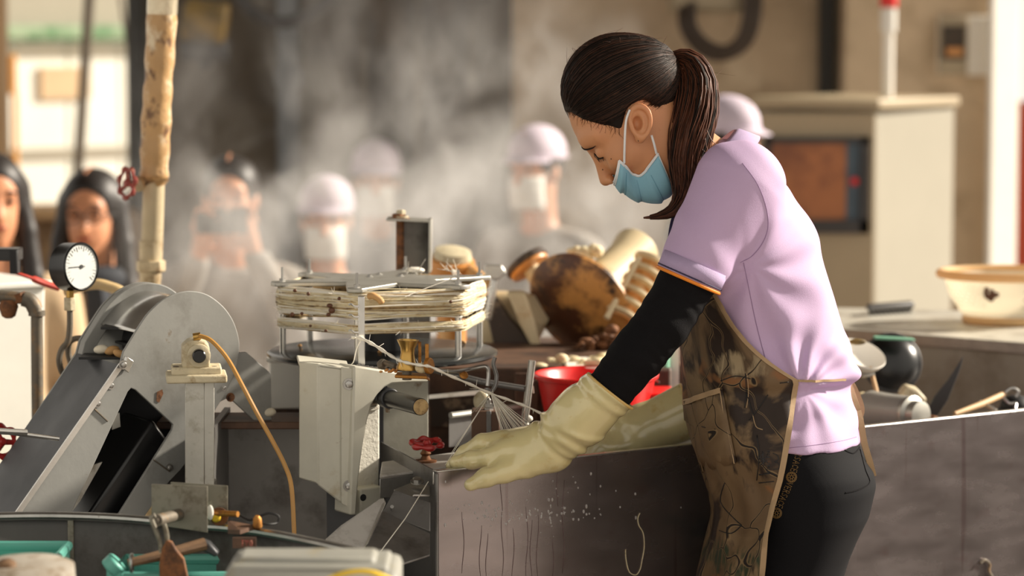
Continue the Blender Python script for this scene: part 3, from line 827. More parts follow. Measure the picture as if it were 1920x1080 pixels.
b = MB(); b.cyl(q0 + Vector((-.055, -.004, .022)), q0 + Vector((-.055, -.007, .022)), .008); obj('camera_lens', b, MT['black_gloss'], t)
onlooker(612, 412, 8.95, 'worker in a lilac cap and white face mask facing the reel', 'jacket_grey', cap=True, mask=True, hair='short', pose='bent', pants='pants_pink')
onlooker(706, 338, 9.8, 'worker in a lilac cap and dark jacket half hidden by steam', 'jacket_dark', cap=True, mask=True, hair='short', pose='bent')
onlooker(1003, 318, 8.9, 'worker in a lilac cap and grey jacket in the steam above the spools', 'jacket_grey', cap=True, mask=True, hair='short', turn=-.6, pose='bent')
onlooker(1368, 268, 8.4, 'worker in a lilac cap mostly hidden behind the woman at the basin', 'jacket_dark', cap=True, hair='short', turn=.9, pose='bent')
# ---------------------------------------------------------------- machines on the left
ANG = 30
def pl(px, py, Y, ang=ANG): return Plane(px, py, Y, ang)
def poly(plane, pts, off=0.0): return [plane.at(x, y, off) for x, y in pts]
def arc_px(cx, cy, rx, ry, a0, a1, n): return [(cx + rx * math.cos(math.radians(a)), cy - ry * math.sin(math.radians(a))) for a in np.linspace(a0, a1, n)]
def floor_leg(name, p, sx, sy, m, par, z0=0.0):
    bb = MB(); bb.box((p.x, p.y, (p.z + z0) / 2), (sx, sy, p.z - z0)); return obj(name, bb, MT[m], par, bevel=.002)

# --- inclined conveyor
CV = pl(350, 640, 4.42)
back = -CV.n
t = thing('conveyor', 'grey inclined cocoon conveyor with rounded head plates and a dark chute face', 'conveyor', (P(200, 900, 4.4).x, 4.42, 0))
def sm_px(l, k=5): return [(v.x, v.y) for v in smooth_path([Vector((x, y, 0)) for x, y in l], k)]
outer = [(-20, 1042), (30, 962), (225, 684)] + sm_px([(231, 660), (267, 602), (285, 580), (308, 561), (335, 549), (362, 546), (390, 553), (417, 573), (435, 597), (445, 622), (449, 645), (447, 668), (440, 700), (420, 742), (400, 775)]) + [(375, 830), (340, 880), (316, 905), (270, 970), (235, 1030), (175, 1030), (222, 965), (322, 806), (324, 796), (318, 790), (254, 731), (246, 728), (240, 734), (135, 960), (90, 1042)]
b = MB(); b.prism(poly(CV, outer), back * .006); obj('side_plate', b, MT['grey_paint'], t, bevel=.0012)
WV = back * .185
arcp = [(225, 684)] + sm_px([(231, 660), (267, 602), (285, 580), (308, 561), (335, 549), (362, 546), (390, 553), (417, 573), (435, 597), (445, 622), (449, 645), (447, 668), (440, 700)])
inn = sm_px([(246, 690), (256, 664), (285, 618), (302, 597), (322, 581), (345, 573), (366, 572), (386, 577), (404, 591), (416, 608), (423, 628), (425, 648), (423, 670), (416, 700)])
b = MB(); b.prism([p + WV for p in poly(CV, arcp + inn[::-1])], -back * .02); obj('rim_plate', b, MT['grey_paint'], t, bevel=.0012)
b = MB(); b.prism([p + WV + back * .004 for p in poly(CV, [(60, 935)] + arcp + [(330, 900)])], back * .005); obj('back_plate', b, MT['grey_paint'], t)
# polished hood rolled over the head, dark elevator drum behind it
hp = poly(CV, [(262, 626), (292, 590), (330, 566), (362, 561), (392, 570)])
hp = smooth_path(hp, 4)
b = MB(); b.grid([[p + back * .012 + WV * f for p in hp] for f in (0.0, .45, .9)]); obj('hood', b, MT['bright_steel'], t, solid=.002)
ctr = CV.at(350, 655)
b = MB(); b.lathe([(.02, .03), (.044, .03), (.044, .165), (.02, .165)], ctr, back, 30)
for k in range(10):
    a = 2 * pi * k / 10; d = CV.e * math.cos(a) + Vector((0, 0, 1)) * math.sin(a)
    b.box(ctr + back * .1 + d * .05, (.016, .12, .004), d, back, d.cross(back))
obj('drum', b, MT['black_rubber'], t)
# chute face: the dark sheet between the two plates along the slope
e0, e1 = CV.at(226, 684), CV.at(-20, 1036)
b = MB(); sl = (e0 - e1).normalized(); nn = sl.cross(back).normalized()
if nn.x > 0: nn = -nn
b.prism([e0, e0 + WV, e1 + WV, e1], -nn * .004); obj('chute_face', b, MT['dark_sheet'], t)
b = MB(); b.prism([e0 + nn * .004, e0 - nn * .0045, e1 - nn * .0045, e1 + nn * .004], -back * .004); obj('edge_strip', b, MT['bright_steel'], t)
# elevator belt visible in the slot
b = MB(); q0, q1 = CV.at(300, 790) + back * .03, CV.at(130, 1042) + back * .03
b.prism([q0, q1, CV.at(240, 1042) + back * .03, CV.at(345, 850) + back * .03], back * .12); obj('belt', b, MT['black_gloss'], t, bevel=.006)
b = MB(); b.prism(poly(CV, [(246, 725), (330, 798), (225, 965), (175, 1042), (80, 1042), (130, 965)], -.165), back * .004); obj('inner_plate', b, MT['dark_sheet'], t)
b = MB(); b.prism(poly(CV, [(212, 778), (224, 774), (226, 800), (210, 806)], -.06), back * .004); obj('guide_plate', b, MT['alu'], t); b = MB(); b.prism(poly(CV, [(150, 880), (192, 866), (150, 940), (136, 958)], -.06), back * .004); obj('guide_plate', b, MT['alu'], t)
for (x, y, r) in ((208, 723, .0042), (183, 757, .0042), (420, 727, .003), (318, 877, .0042), (150, 795, .003)): bolt(t, CV.at(x, y), CV.n, r)
b = MB(); b.prism(poly(CV, [(233, 667), (246, 676), (236, 698), (226, 690)], .001), CV.n * .012); obj('lug', b, MT['bright_steel'], t, bevel=.001); bolt(t, CV.at(231, 684, .012), CV.n, .005)
for (a, c) in (((172, 762), (202, 790)), ((288, 862), (318, 884))):
    b = MB(); b.tube([CV.at(*a, .0006), CV.at(*c, .0006)], .0014, 6); obj('weld_seam', b, MT['iron'], t)
b = MB(); b.prism(poly(CV, [(294, 735), (304, 730), (306, 738), (298, 755), (293, 752)], .0004), CV.n * .0006); obj('paint_chip', b, MT['rust'], t)
b = MB(); b.prism(poly(pl(470, 720, 4.5), [(430, 690), (440, 662), (462, 660), (508, 700), (510, 788), (476, 788), (430, 745), (400, 760)]), back * .006); obj('wing_plate', b, MT['grey_paint'], t, bevel=.001)
for (x, y) in ((410, 742), (432, 745)): bolt(t, pl(470, 720, 4.5).at(x, y), CV.n, .005, MT['rust'])
b = MB(); b.box(CV.at(200, 900) + back * .1 + Vector((0, 0, -.45)), (.06, .12, .72)); obj('support_post', b, MT['dull_steel'], t)
b = MB(); b.tube([P(-8, 808, 4.22), P(110, 823, 4.27)], .0035, 8); b.tube([P(-8, 808, 4.215), P(50, 811, 4.24)], .005, 8)
obj('latch_rod', b, MT['bright_steel'], t)

# cocoons riding in the conveyor
def cocoon(p, r, ax, label, m='cocoon', group='silk cocoons'):
    ax = Vector(ax).normalized(); a = ax.orthogonal().normalized()
    bb = MB(); bb.ell(p, (r * .72, r * .72, r * 1.2), (a, ax.cross(a), ax), 14, 10)
    o = tag(obj('cocoon', bb, MT[m], smooth=180), label, 'cocoon', group); return o
dpt = 4.49
cocoon(P(236, 604, dpt), .0085, (1, 0, .3), 'tan cocoon beside the white one under the steel hood of the conveyor', 'cocoon_tan')
cocoon(P(251, 601, dpt - .02), .0105, (1, .2, -.3), 'white cocoon on the dark ledge under the steel hood')
cocoon(P(190, 655, dpt - .02), .0105, (1, 0, .1), 'pale cocoon at the top left corner of the dark chute')
cocoon(P(210, 657, dpt - .02), .0105, (1, .3, .25), 'pinkish cocoon in the middle of the chute top', 'cocoon_tan')
cocoon(P(224, 663, dpt - .05), .009, (1, 0, -.4), 'small cocoon wedged where chute meets the side plate', 'cocoon_tan')
b = MB(); lp = [P(176, 664, dpt), P(238, 668, dpt - .03), P(258, 618, dpt), P(215, 612, dpt + .05)]
b.box(P(243, 612, dpt), (.085, .06, .004)); b.box(P(205, 668, dpt - .02), (.09, .06, .004)); obj('bucket_ledge', b, MT['black_rubber'], t)

cocoon(P(502, 773, 4.52), .0115, (1, 0, .05), 'white cocoon lying on the edge right of the grey wing plate')
t = thing('white_tray', 'bright white tray standing between the wing plate and the machine column', 'tray', (P(535, 770, 4.85).x, 4.9, 0))
b = MB(); c_ = P(536, 722, 4.85); b.box((c_.x, 4.9, c_.z), (.06, .1, .085)); obj('body', b, MT['white_plastic'], t, bevel=.004)
b = MB(); b.box((c_.x, 4.9, c_.z + .045), (.068, .11, .008)); obj('rim', b, MT['white_plastic'], t, bevel=.002)
b = MB(); b.box((c_.x, 4.9, (c_.z - .0425) / 2), (.05, .08, c_.z - .0425)); obj('stand', b, MT['brown_metal'], t)
# --- bearing on its post
t = thing('bearing_stand', 'cream bearing housing on a pale angle steel post before the grey head plate', 'bearing', (P(372, 900, 4.3).x, 4.31, 0))
PB = pl(370, 800, 4.30, 8)
b = MB(); b.prism(poly(PB, [(347, 715), (383, 715), (383, 910), (347, 910)]), -PB.n * .004)
b.prism(poly(PB, [(383, 715), (402, 715), (402, 910), (383, 910)], .0), -PB.n * .035)
b.box(Vector((P(375, 900, 4.31).x, 4.33, P(375, 905, 4.31).z / 2)), (.045, .04, P(375, 905, 4.31).z)); obj('post', b, MT['alu'], t, bevel=.001)
b = MB(); b.box(PB.at(368, 706, -.02), (.094, .075, .013), PB.e, PB.n, (0, 0, 1)); obj('base_plate', b, MT['cream_cast'], t, bevel=.003)
b = MB(); b.box(PB.at(368, 693, -.02), (.078, .055, .014), PB.e, PB.n, (0, 0, 1))
b.prism(poly(PB, [(341, 690), (341, 650), (352, 640), (366, 635), (384, 640), (393, 650), (394, 690)], .006), -PB.n * .045); obj('housing', b, MT['cream_cast'], t, bevel=.003)
b = MB(); b.lathe([(.018, 0), (.018, .008), (.015, .01)], PB.at(373, 666, .006), PB.n, 24); obj('bearing_ring', b, MT['cream_cast'], t)
b = MB(); b.lathe([(.0105, 0), (.0105, .016), (.009, .018)], PB.at(373, 666, .014), PB.n, 20); obj('shaft', b, MT['black_gloss'], t)
for x in (330, 402): bolt(t, PB.at(x, 692, .0), (0, 0, 1), .005, MT['iron'])
b = MB(); b.cyl(PB.at(362, 632, .004), PB.at(376, 630, .004), .006, 12); obj('hose_fitting', b, MT['brass'], t)
b = MB(); b.tube(smooth_path([P(374, 630, 4.29), P(392, 636, 4.28), P(410, 652, 4.27), P(430, 678, 4.26), P(455, 724, 4.24), P(482, 775, 4.23), P(510, 825, 4.22), P(533, 870, 4.21), P(546, 910, 4.2), P(551, 985, 4.18), P(553, 1050, 4.16)]), .0036, 8)
tag(obj('hose', b, MT['hose_amber']), 'thin amber hose curving down from the bearing housing', 'hose')

# --- round tank with rim
t = thing('tank', 'round dark steel tank with a rolled rim in front of the conveyor', 'tank', (P(260, 1000, 4.1).x, 4.1, 0))
rimz = .811
rim = [PZ(-120, 972, rimz), PZ(0, 968, rimz), PZ(100, 967, rimz), PZ(200, 970, rimz), PZ(283, 976, rimz)]
rim += [P(360, 985, 3.93), P(430, 990, 3.9), P(510, 1001, 3.85), P(606, 1020, 3.78), P(700, 1042, 3.72)]
rs = smooth_path(rim, 4)
b = MB(); b.tube(rs, .0062, 10); obj('rim', b, MT['steel'], t)
b = MB(); b.grid([[p + Vector((0, .006, .0)) for p in rs], [Vector((p.x, p.y + .006, .0)) for p in rs]]); obj('wall', b, MT['dull_steel'], t, solid=.004)
rb2 = rs[:22]; b = MB(); b.grid([[p + Vector((0, .012, -.2)) for p in rb2], [Vector((p.x, p.y + .3, rs[0].z - .2)) for p in rb2]]); obj('bottom', b, MT['dark_sheet'], t, solid=.004)
q = PZ(139, 960, rimz) + Vector((0, -.012, 0))
for sx in (-.018, .018):
    b = MB(); b.box((q.x + sx, q.y - .004, q.z - .2), (.024, .006, .36)); obj('bracket_plate', b, MT['old_plate'], t, bevel=.002)
    bolt(t, Vector((q.x + sx, q.y - .007, q.z - .032)), (0, -1, 0), .004, MT['iron'])
b = MB(); b.box((q.x, q.y - .014, q.z - .19), (.009, .018, .37)); obj('bracket_rib', b, MT['old_plate'], t, bevel=.002)
# dark tank back
b = MB(); zw = P(540, 784, 4.62).z; b.box(Vector((P(540, 880, 4.62).x, 4.62, zw - .3)), (.42, .01, .6)); b.box(P(410, 900, 4.5) + Vector((0, 0, -.2)), (.01, .3, .6)); obj('back_wall', b, MT['dull_steel'], t)
b = MB(); b.box((P(510, 784, 4.6).x, 4.56, zw + .004), (.36, .12, .012)); obj('ledge', b, MT['brown_metal'], t, bevel=.002)

# --- two scrap plates with rod and caps
t = thing('baffle_plate', 'worn galvanised baffle plate with rod end, in front of a second plate', 'plate', P(335, 1000, 3.88))
b = MB(); b.prism([P(284, 908, 3.86), P(389, 912, 3.84), P(389, 999, 3.84), P(284, 983, 3.86)], (0, .003, 0)); obj('plate', b, MT['old_plate'], t, bevel=.0006)
b = MB(); b.cyl(P(335, 965, 3.85), P(294, 976, 3.78), .0085, 16); b.cyl(P(294, 976, 3.78), P(292, 976.5, 3.776), .004, 12); obj('rod', b, MT['iron'], t)
t = thing('baffle_plate', 'second galvanised plate partly covered, with a yellow cap on its hole', 'plate', P(375, 1000, 3.92))
b = MB(); b.prism([P(320, 904, 3.92), P(427, 911, 3.91), P(427, 992, 3.91), P(320, 985, 3.92)], (0, .003, 0)); obj('plate', b, MT['old_plate'], t, bevel=.0006)
b = MB(); b.lathe([(.013, 0), (.013, .003)], P(411, 968, 3.905), (0, -1, 0), 18); obj('rust_ring', b, MT['rust'], t)
b = MB(); b.lathe([(.0062, 0), (.0062, .006), (.004, .008)], P(407, 970, 3.902), (-.2, -1, 0), 14); obj('yellow_cap', b, MT['yellow'], t)
b = MB(); b.cyl(P(400, 962, 3.9), P(446, 964, 3.88), .0042, 12); obj('pin', b, MT['rust_brass'], t)
b = MB(); b.ell(P(394, 961, 3.89), (.005, .003, .011)); obj('knob', b, MT['white_paint'], t)
b = MB(); b.lathe([(.004, 0), (.007, .004), (.006, .016), (.003, .02)], P(483, 992, 3.86), (0, -.2, 1), 12)
tag(obj('plug', b, MT['rust_brass']), 'small orange brown plug on the tank rim', 'plug')
b = MB(); b.tube(smooth_path([P(447, 964, 3.9), P(468, 975, 3.88), P(486, 968, 3.88), P(505, 962, 3.88), P(522, 968, 3.88), P(520, 980, 3.88), P(505, 983, 3.87), P(486, 980, 3.87)]), .0018, 8)
tag(obj('wire_loop', b, MT['black_rubber']), 'black wire loop lying behind the small plug', 'wire')
b = MB(); b.prism([P(427, 975, 3.88), P(478, 985, 3.86), P(450, 994, 3.83), P(427, 993, 3.84)], (0, 0, -.006)); tag(obj('bracket', b, MT['brown_metal']), 'brown bracket tab between second plate and small plug', 'bracket')
t = thing('name_plate', 'dark red plate with worn letters below the tank rim', 'plate', P(455, 1018, 3.8))
b = MB(); b.prism([P(436, 1008, 3.8), P(480, 1008, 3.79), P(480, 1028, 3.79), P(436, 1028, 3.8)], (0, .004, 0)); obj('plate', b, MT['brown_metal'], t)
GL = {'T': [[(0, 1), (1, 1)], [(.5, 1), (.5, 0)]], 'Y': [[(0, 1), (.5, .5), (1, 1)], [(.5, .5), (.5, 0)]], 'V': [[(0, 1), (.5, 0), (1, 1)]], 'O': [[(.5, 1), (.1, .8), (.1, .2), (.5, 0), (.9, .2), (.9, .8), (.5, 1)]],
      'E': [[(.9, 1), (.15, 1), (.15, 0), (.9, 0)], [(.15, .5), (.7, .5)]], 'R': [[(.15, 0), (.15, 1), (.7, 1), (.9, .75), (.7, .5), (.15, .5)], [(.5, .5), (.9, 0)]],
      'S': [[(.85, .9), (.5, 1), (.2, .8), (.35, .58), (.65, .42), (.85, .2), (.5, 0), (.15, .1)]], 'A': [[(0, 0), (.5, 1), (1, 0)], [(.2, .35), (.8, .35)]], 'C': [[(.9, .85), (.5, 1), (.15, .7), (.15, .3), (.5, 0), (.9, .15)]],
      'L': [[(.15, 1), (.15, 0), (.9, 0)]]}
for i, ch in enumerate('TVO'):
    b = MB()
    for st in GL[ch]: b.tube([P(452 + i * 8 + x * 5, 1024 - y * 11, 3.787) for x, y in st], .0007, 5)
    obj('letter', b, MT['red_old'], t)

# --- rusty hook tongs hanging from the rod
t = thing('hanging_tongs', 'rusty tongs hanging from the rod end before the tank', 'tongs', P(315, 1080, 3.74))
for (pts) in ([(291, 966), (284, 972), (290, 990), (300, 1015), (303, 1036)], [(307, 982), (312, 1000), (314, 1020), (318, 1045), (322, 1050)]):
    b = MB(); b.tube(smooth_path([P(x, y, 3.755) for x, y in pts], 4), .0035, 8); obj('wire_arm', b, MT['old_plate'], t)
b = MB(); b.prism([P(*p, 3.75) for p in [(303, 1030), (312, 1012), (322, 1016), (330, 1030), (345, 1048), (356, 1100), (300, 1100), (298, 1060)]], (0, .008, 0)); obj('jaw', b, MT['rust'], t, bevel=.002)

# --- teal crates, stick, lid, grey box, hose in the foreground
def crate(px0, px1, py, Y, depth, h, label, name='crate'):
    a = P(px0, py, Y); c = P(px1, py, Y); w = c.x - a.x
    t = thing(name, label, 'crate', ((a.x + c.x) / 2, Y + depth / 2, a.z - h), 'teal plastic crates')
    th = .006; cx, cy_ = (a.x + c.x) / 2, Y + depth / 2
    for nm, cc, ss in (('front_wall', (cx, Y, a.z - h / 2), (w, th, h)), ('back_wall', (cx, Y + depth, a.z - h / 2), (w, th, h)), ('side_wall', (a.x, cy_, a.z - h / 2), (th, depth, h)), ('side_wall', (c.x, cy_, a.z - h / 2), (th, depth, h)), ('bottom', (cx, cy_, a.z - h), (w, depth, th))):
        b = MB(); b.box(cc, ss); obj(nm, b, MT['teal'], t, bevel=.002)
    b = MB(); b.tube([(a.x, Y, a.z), (c.x, Y, a.z), (c.x, Y + depth, a.z), (a.x, Y + depth, a.z)], .008, 8, True); obj('rim', b, MT['teal'], t)
    for i in range(3):
        b = MB(); b.box((a.x + w * (.25 + .25 * i), Y - .006, a.z - h / 2), (.012, .008, h * .9)); obj('rib', b, MT['teal'], t, bevel=.002)
    return t
b = MB(); bo = [(-1.02, 3.2), (.1, 3.2), (.1, 3.58), (-.26, 3.70), (-.38, 3.86), (-.5, 3.93), (-1.02, 3.96)]; b.prism([(x, y, .64) for x, y in bo], (0, 0, .02)); b.prism([(x * .98 - .01, (y - 3.5) * .94 + 3.5, 0) for x, y in bo], (0, 0, .64)); tag(obj('bench', b, MT['dull_steel'], bevel=.003), 'low steel bench carrying the crates and grey box in the near corner', 'bench')
crate(-60, 95, 1062, 3.76, .15, .085, 'teal crate at the bottom left corner behind the pale lid')
crate(212, 432, 1082, 3.79, .13, .06, 'teal crate under the wooden stick')
b = MB(); b.cyl(P(205, 1068, 3.74), P(222, 1052, 3.74), .016, 16); b.box(P(215, 1070, 3.74), (.02, .02, .02)); tag(obj('roll', b, MT['teal'], bevel=.003), 'rolled teal handle piece at the left end of the stick', 'handle')
t = thing('wooden_stick', 'old wooden stick with dark head laid across the teal crate', 'stick', P(300, 1045, 3.52))
b = MB(); b.tube([P(240, 1056, 3.755), P(300, 1042, 3.77), P(340, 1032, 3.785), P(384, 1020, 3.80)], [.006, .0075, .008, .009], 10); obj('shaft', b, MT['wood'], t)
b = MB(); b.prism([P(*p, 3.80) for p in [(366, 1022), (376, 1012), (392, 1018), (410, 1038), (404, 1046), (380, 1034)]], (0, .02, 0)); obj('head', b, MT['dark_sheet'], t, bevel=.003)
b = MB(); b.tube(circ(P(247, 1056, 3.75), .012, (0, 1, 0), (0, 0, 1), 16), .0022, 6, True); obj('ring', b, MT['steel'], t)
t = thing('lid', 'pale stained round lid at the bottom left corner', 'lid', P(50, 1090, 3.4))
b = MB(); q = P(48, 1072, 3.42); b.lathe([(.005, .012), (.05, .012), (.062, .006), (.064, -.03), (.06, -.1), (.058, q.z * -1 + .662)], q, (0, -.05, 1), 40, wob=lambda a: 1 + .03 * math.sin(3 * a + 1)); obj('disc', b, MT['stone_lid'], t)
b = MB(); b.lathe([(.012, .01), (.012, .016), (.006, .02)], q + Vector((-.02, -.02, 0)), (0, 0, 1), 14); obj('knob', b, MT['wood'], t)
t = thing('grey_box', 'grey plastic lidded box in the near foreground below the reel', 'box', (P(580, 1100, 3.3).x, 3.4, P(580, 1110, 3.3).z))
def boxpx(x0, x1, y0, y1, Y, d): 
    a, c = P(x0, y0, Y), P(x1, y1, Y); return ((a.x + c.x) / 2, Y + d / 2, (a.z + c.z) / 2), (c.x - a.x, d, a.z - c.z)
b = MB(); c_, s_ = boxpx(443, 704, 1046, 1066, 3.3, .07); b.box(c_, s_); obj('lid', b, MT['grey_box'], t, bevel=.006)
b = MB(); c_, s_ = boxpx(428, 728, 1062, 1082, 3.28, .11); b.box(c_, s_); obj('rim', b, MT['grey_box'], t, bevel=.005)
b = MB(); c_, s_ = boxpx(415, 748, 1076, 1400, 3.27, .14); b.box(c_, s_); obj('body', b, MT['grey_box'], t, bevel=.01)
b = MB(); b.tube(smooth_path([P(600, 1100, 3.24), P(625, 1082, 3.24), P(665, 1072, 3.24), P(700, 1074, 3.24), P(735, 1088, 3.25)]), .0032, 8); tag(obj('yellow_cord', b, MT['yellow']), 'yellow cord lying across the grey lidded box', 'cord')

# --- steam pipe with lagging
yp = 5.25
t = thing('steam_pipe', 'tall steam pipe with peeling tan lagging above a bare painted section', 'pipe', (P(285, 540, yp).x, yp, 0))
pp = [P(322, -560, yp), P(308, -100, yp), P(303, 40, yp), P(297, 150, yp), (P(292, 240, yp)), P(289, 325, yp), P(289, 333, yp)]
pp = smooth_path(pp, 6); rr = [.0275 * (1 + .05 * math.sin(i * 1.7) + .03 * math.sin(i * .6)) for i in range(len(pp))]
b = MB(); b.tube(pp, rr, 22); obj('lagging', b, MT['lagging'], t, smooth=60)
b = MB()
b = MB(); b.tube([P(310, -160, yp), P(304, 20, yp), P(303, 34, yp)], [.0285, .029, .0275], 22); obj('foil_wrap', b, MT['foil'], t)
b = MB(); b.cyl(P(289, 328, yp), P(284, 492, yp), .0205, 22); obj('bare_pipe', b, MT['pipe_paint'], t)
b = MB(); b.lathe([(.023, .012), (.028, .012), (.028, -.008), (.024, -.010)], P(283, 500, yp), (0, 0, 1), 8); b.lathe([(.0215, .05), (.022, -.005)], P(283, 500, yp), (0, 0, 1), 20); obj('union_nut', b, MT['pipe_paint'], t, bevel=.0015)
b = MB(); b.lathe([(.021, 0), (.02, -.018), (.016, -.034), (.016, -.5)], P(282, 508, yp), (0, 0, 1), 20); b.cyl(P(282, 600, yp), (P(282, 600, yp).x, yp, 0), .016, 16); obj('reducer', b, MT['pipe_paint'], t)
def handwheel(name, c, axis, r, m, par, lobes=6, tube_r=.004):
    ax = Vector(axis).normalized(); a = ax.orthogonal().normalized(); bq = ax.cross(a)
    n = 48; pts = [Vector(c) + (a * math.cos(2 * pi * k / n) + bq * math.sin(2 * pi * k / n)) * r * (1 + .07 * math.cos(lobes * 2 * pi * k / n)) for k in range(n)]
    bb = MB(); bb.tube(pts, [tube_r * (1 + .35 * math.cos(lobes * 2 * pi * k / n)) for k in range(n)], 8, True)
    o = obj(name, bb, MT[m], par)
    bb = MB()
    for k in range(3):
        th = 2 * pi * k / 3 + .3; d = a * math.cos(th) + bq * math.sin(th)
        bb.tube([Vector(c) - ax * .003, Vector(c) + d * r], [tube_r * 1.1, tube_r * .8], 8)
    bb.lathe([(r * .28, -.004), (r * .3, .002), (r * .18, .006)], c, ax, 14)
    obj('spoke', bb, MT[m], par); return o
t = thing('stop_valve', 'small faded red handwheel valve on the side of the lagged pipe', 'valve', P(250, 343, yp))
handwheel('handwheel', P(238, 343, yp - .03), (-.75, -.62, .1), .0265, 'red_old', t, 7, .004)
b = MB(); b.cyl(P(238, 343, yp - .03), P(268, 345, yp), .005, 12); obj('stem', b, MT['iron'], t)
b = MB(); b.lathe([(.012, 0), (.015, .01), (.012, .022)], P(270, 345, yp), (-1, -.3, 0), 14); obj('bonnet', b, MT['pipe_paint'], t)

# --- pressure gauge
yg = 4.68
t = thing('pressure_gauge', 'round black pressure gauge with white dial on a coiled stem', 'gauge', P(128, 720, yg))
gc = P(150, 500, yg); gx = Vector((.79, -.61, .05)).normalized(); rg = .0405
b = MB(); b.lathe([(rg * .9, -.036), (rg, -.033), (rg, .0), (rg * 1.02, .003), (rg * .95, .006), (rg * .9, .002), (rg * .5, .001)], gc, gx, 44); obj('case', b, MT['black_gloss'], t)
b = MB(); b.lathe([(rg * .91, .001), (rg * .91, .0028)], gc, gx, 44); dl = obj('dial', b, MT['dial'], t)
ga = Vector((gx.y, -gx.x, 0)).normalized() * -1; gu = gx.cross(ga).normalized()
if gu.z < 0: gu = -gu
b = MB()
for k in range(28):
    th = math.radians(-45 + 270 * k / 27); L_ = .12 if k % 3 else .2
    d = ga * math.cos(th) + gu * math.sin(th)
    b.ribbon([gc + gx * .003 + d * rg * .85, gc + gx * .003 + d * rg * (.85 - L_)], ga * .0012, .0003, gx)
obj('scale_marks', b, MT['ink'], dl)
b = MB(); b.ribbon([gc + gx * .0034 - ga * rg * .72, gc + gx * .0034 + ga * rg * .2], gu * .0016, .0003, gx); b.lathe([(.0035, .003), (.0035, .0045)], gc, gx, 14); obj('needle', b, MT['ink'], dl)
b = MB(); b.cyl(P(131, 545, yg), P(131, 562, yg), .0068, 8); obj('neck', b, MT['brass'], t)
b = MB(); b.lathe([(.0105, 0), (.0105, .022)], P(131, 582, yg), (0, 0, 1), 6); obj('hex_nut', b, MT['cream_cast'], t, bevel=.001)
b = MB(); b.tube(smooth_path([P(131, 580, yg), P(131, 615, yg), P(127, 640, yg), P(116, 655, yg), P(111, 675, yg), P(116, 697, yg + .01), P(126, 706, yg + .03), P(134, 690, yg + .05), P(128, 660, yg + .05), P(132, 640, yg + .04), P(150, 634, yg + .03), P(168, 640, yg + .02), P(180, 660, yg + .02), P(176, 740, yg + .02), P(176, 900, yg + .02)], 8), .0052, 10); obj('coil_tube', b, MT['iron'], t)

# --- pipe elbow on the far left and small box, red hose
yl = 4.75
t = thing('elbow_pipe', 'old iron pipe elbow with a small cock at the left edge before the white bin', 'pipe', (P(66, 740, yl).x, yl, 0))
b = MB(); b.tube(smooth_path([P(-60, 553, yl), P(-10, 555, yl), P(30, 558, yl), P(56, 564, yl), P(68, 585, yl), P(69, 620, yl), P(70, 740, yl), P(72, 900, yl)], 5), .0105, 14); obj('pipe', b, MT['iron'], t)
b = MB(); b.tube(smooth_path([P(44, 560, yl), P(58, 566, yl), P(67, 582, yl)], 5), .0135, 14); b.cyl(P(69, 583, yl), P(69, 592, yl), .0145, 14); obj('elbow', b, MT['iron'], t)
b = MB(); b.lathe([(.013, .012), (.017, 0), (.012, -.016), (.006, -.02)], P(16, 575, yl), (0, 0, 1), 14); b.cyl(P(34, 550, yl), P(40, 566, yl), .012, 10); obj('cock', b, MT['rust'], t)
t = thing('switch_box', 'small black switch box on the left edge with a red hose leaving it', 'box', P(10, 510, 4.9))
b = MB(); c_, s_ = boxpx(-30, 34, 467, 490, 4.9, .05); b.box(c_, s_); obj('body', b, MT['black_gloss'], t, bevel=.002)
b = MB(); c_, s_ = boxpx(17, 33, 470, 514, 4.895, .03); b.box(c_, s_); obj('bracket', b, MT['black_rubber'], t, bevel=.002)
b = MB(); b.tube(smooth_path([P(30, 512, 4.92), P(55, 520, 4.93), P(80, 530, 4.95), P(110, 540, 4.97)]), [.003] * 8 + [.006] * 11, 8); tag(obj('hose', b, MT['hose_red']), 'red hose running from the black switch box behind the gauge', 'hose')
b = MB(); b.tube(smooth_path([P(120, 545, 4.98), P(175, 533, 4.98), P(205, 538, 4.98), P(232, 550, 4.98), P(258, 575, 4.99)]), .010, 12); tag(obj('hose', b, MT['hose_cream']), 'thick cream hose arching from the gauge to the conveyor head', 'hose')
t = thing('white_bin', 'tall white plastic bin glowing in the sun at the left edge', 'bin', (P(20, 700, 5.3).x, 5.35, 0))
b = MB(); a, c = P(-90, 528, 5.18), P(90, 530, 5.25)
ue = Vector((.80, .60, 0)); un = Vector((-.60, .80, 0)); zt2 = P(0, 530, 5.25).z; Q = Vector((c.x, 5.3, 0))
def bq(u, v, z, k=0.0): w = Q + ue * u + un * v; return Vector((w.x, w.y, z))
b.prism([bq(-.26, 0, zt2), bq(0, 0, zt2), bq(0, .26, zt2), bq(-.26, .26, zt2)], (0, 0, -.012)); obj('lid', b, MT['white_plastic'], t, bevel=.003)
b = MB(); b.add([bq(-.25, .01, zt2 - .012), bq(-.01, .01, zt2 - .012), bq(-.01, .25, zt2 - .012), bq(-.25, .25, zt2 - .012), bq(-.23, .03, 0), bq(-.04, .03, 0), bq(-.04, .23, 0), bq(-.23, .23, 0)], [(0, 3, 2, 1), (4, 5, 6, 7), (0, 1, 5, 4), (1, 2, 6, 5), (2, 3, 7, 6), (3, 0, 4, 7)]); obj('body', b, MT['white_plastic'], t, bevel=.004)
b = MB(); c_, s_ = boxpx(-80, 128, 738, 790, 4.85, .3); b.box((c_[0], c_[1], c_[2] / 2 + .3), (s_[0], s_[1], (c_[2] - .3) * 2 - .6 + s_[2] + .6 if False else s_[2])); b.box((c_[0], 4.99, .37), (.2, .26, .74)); tag(obj('ledge', b, MT['enamel'], bevel=.004), 'pale steel ledge behind the elbow pipe at the left edge', 'ledge')
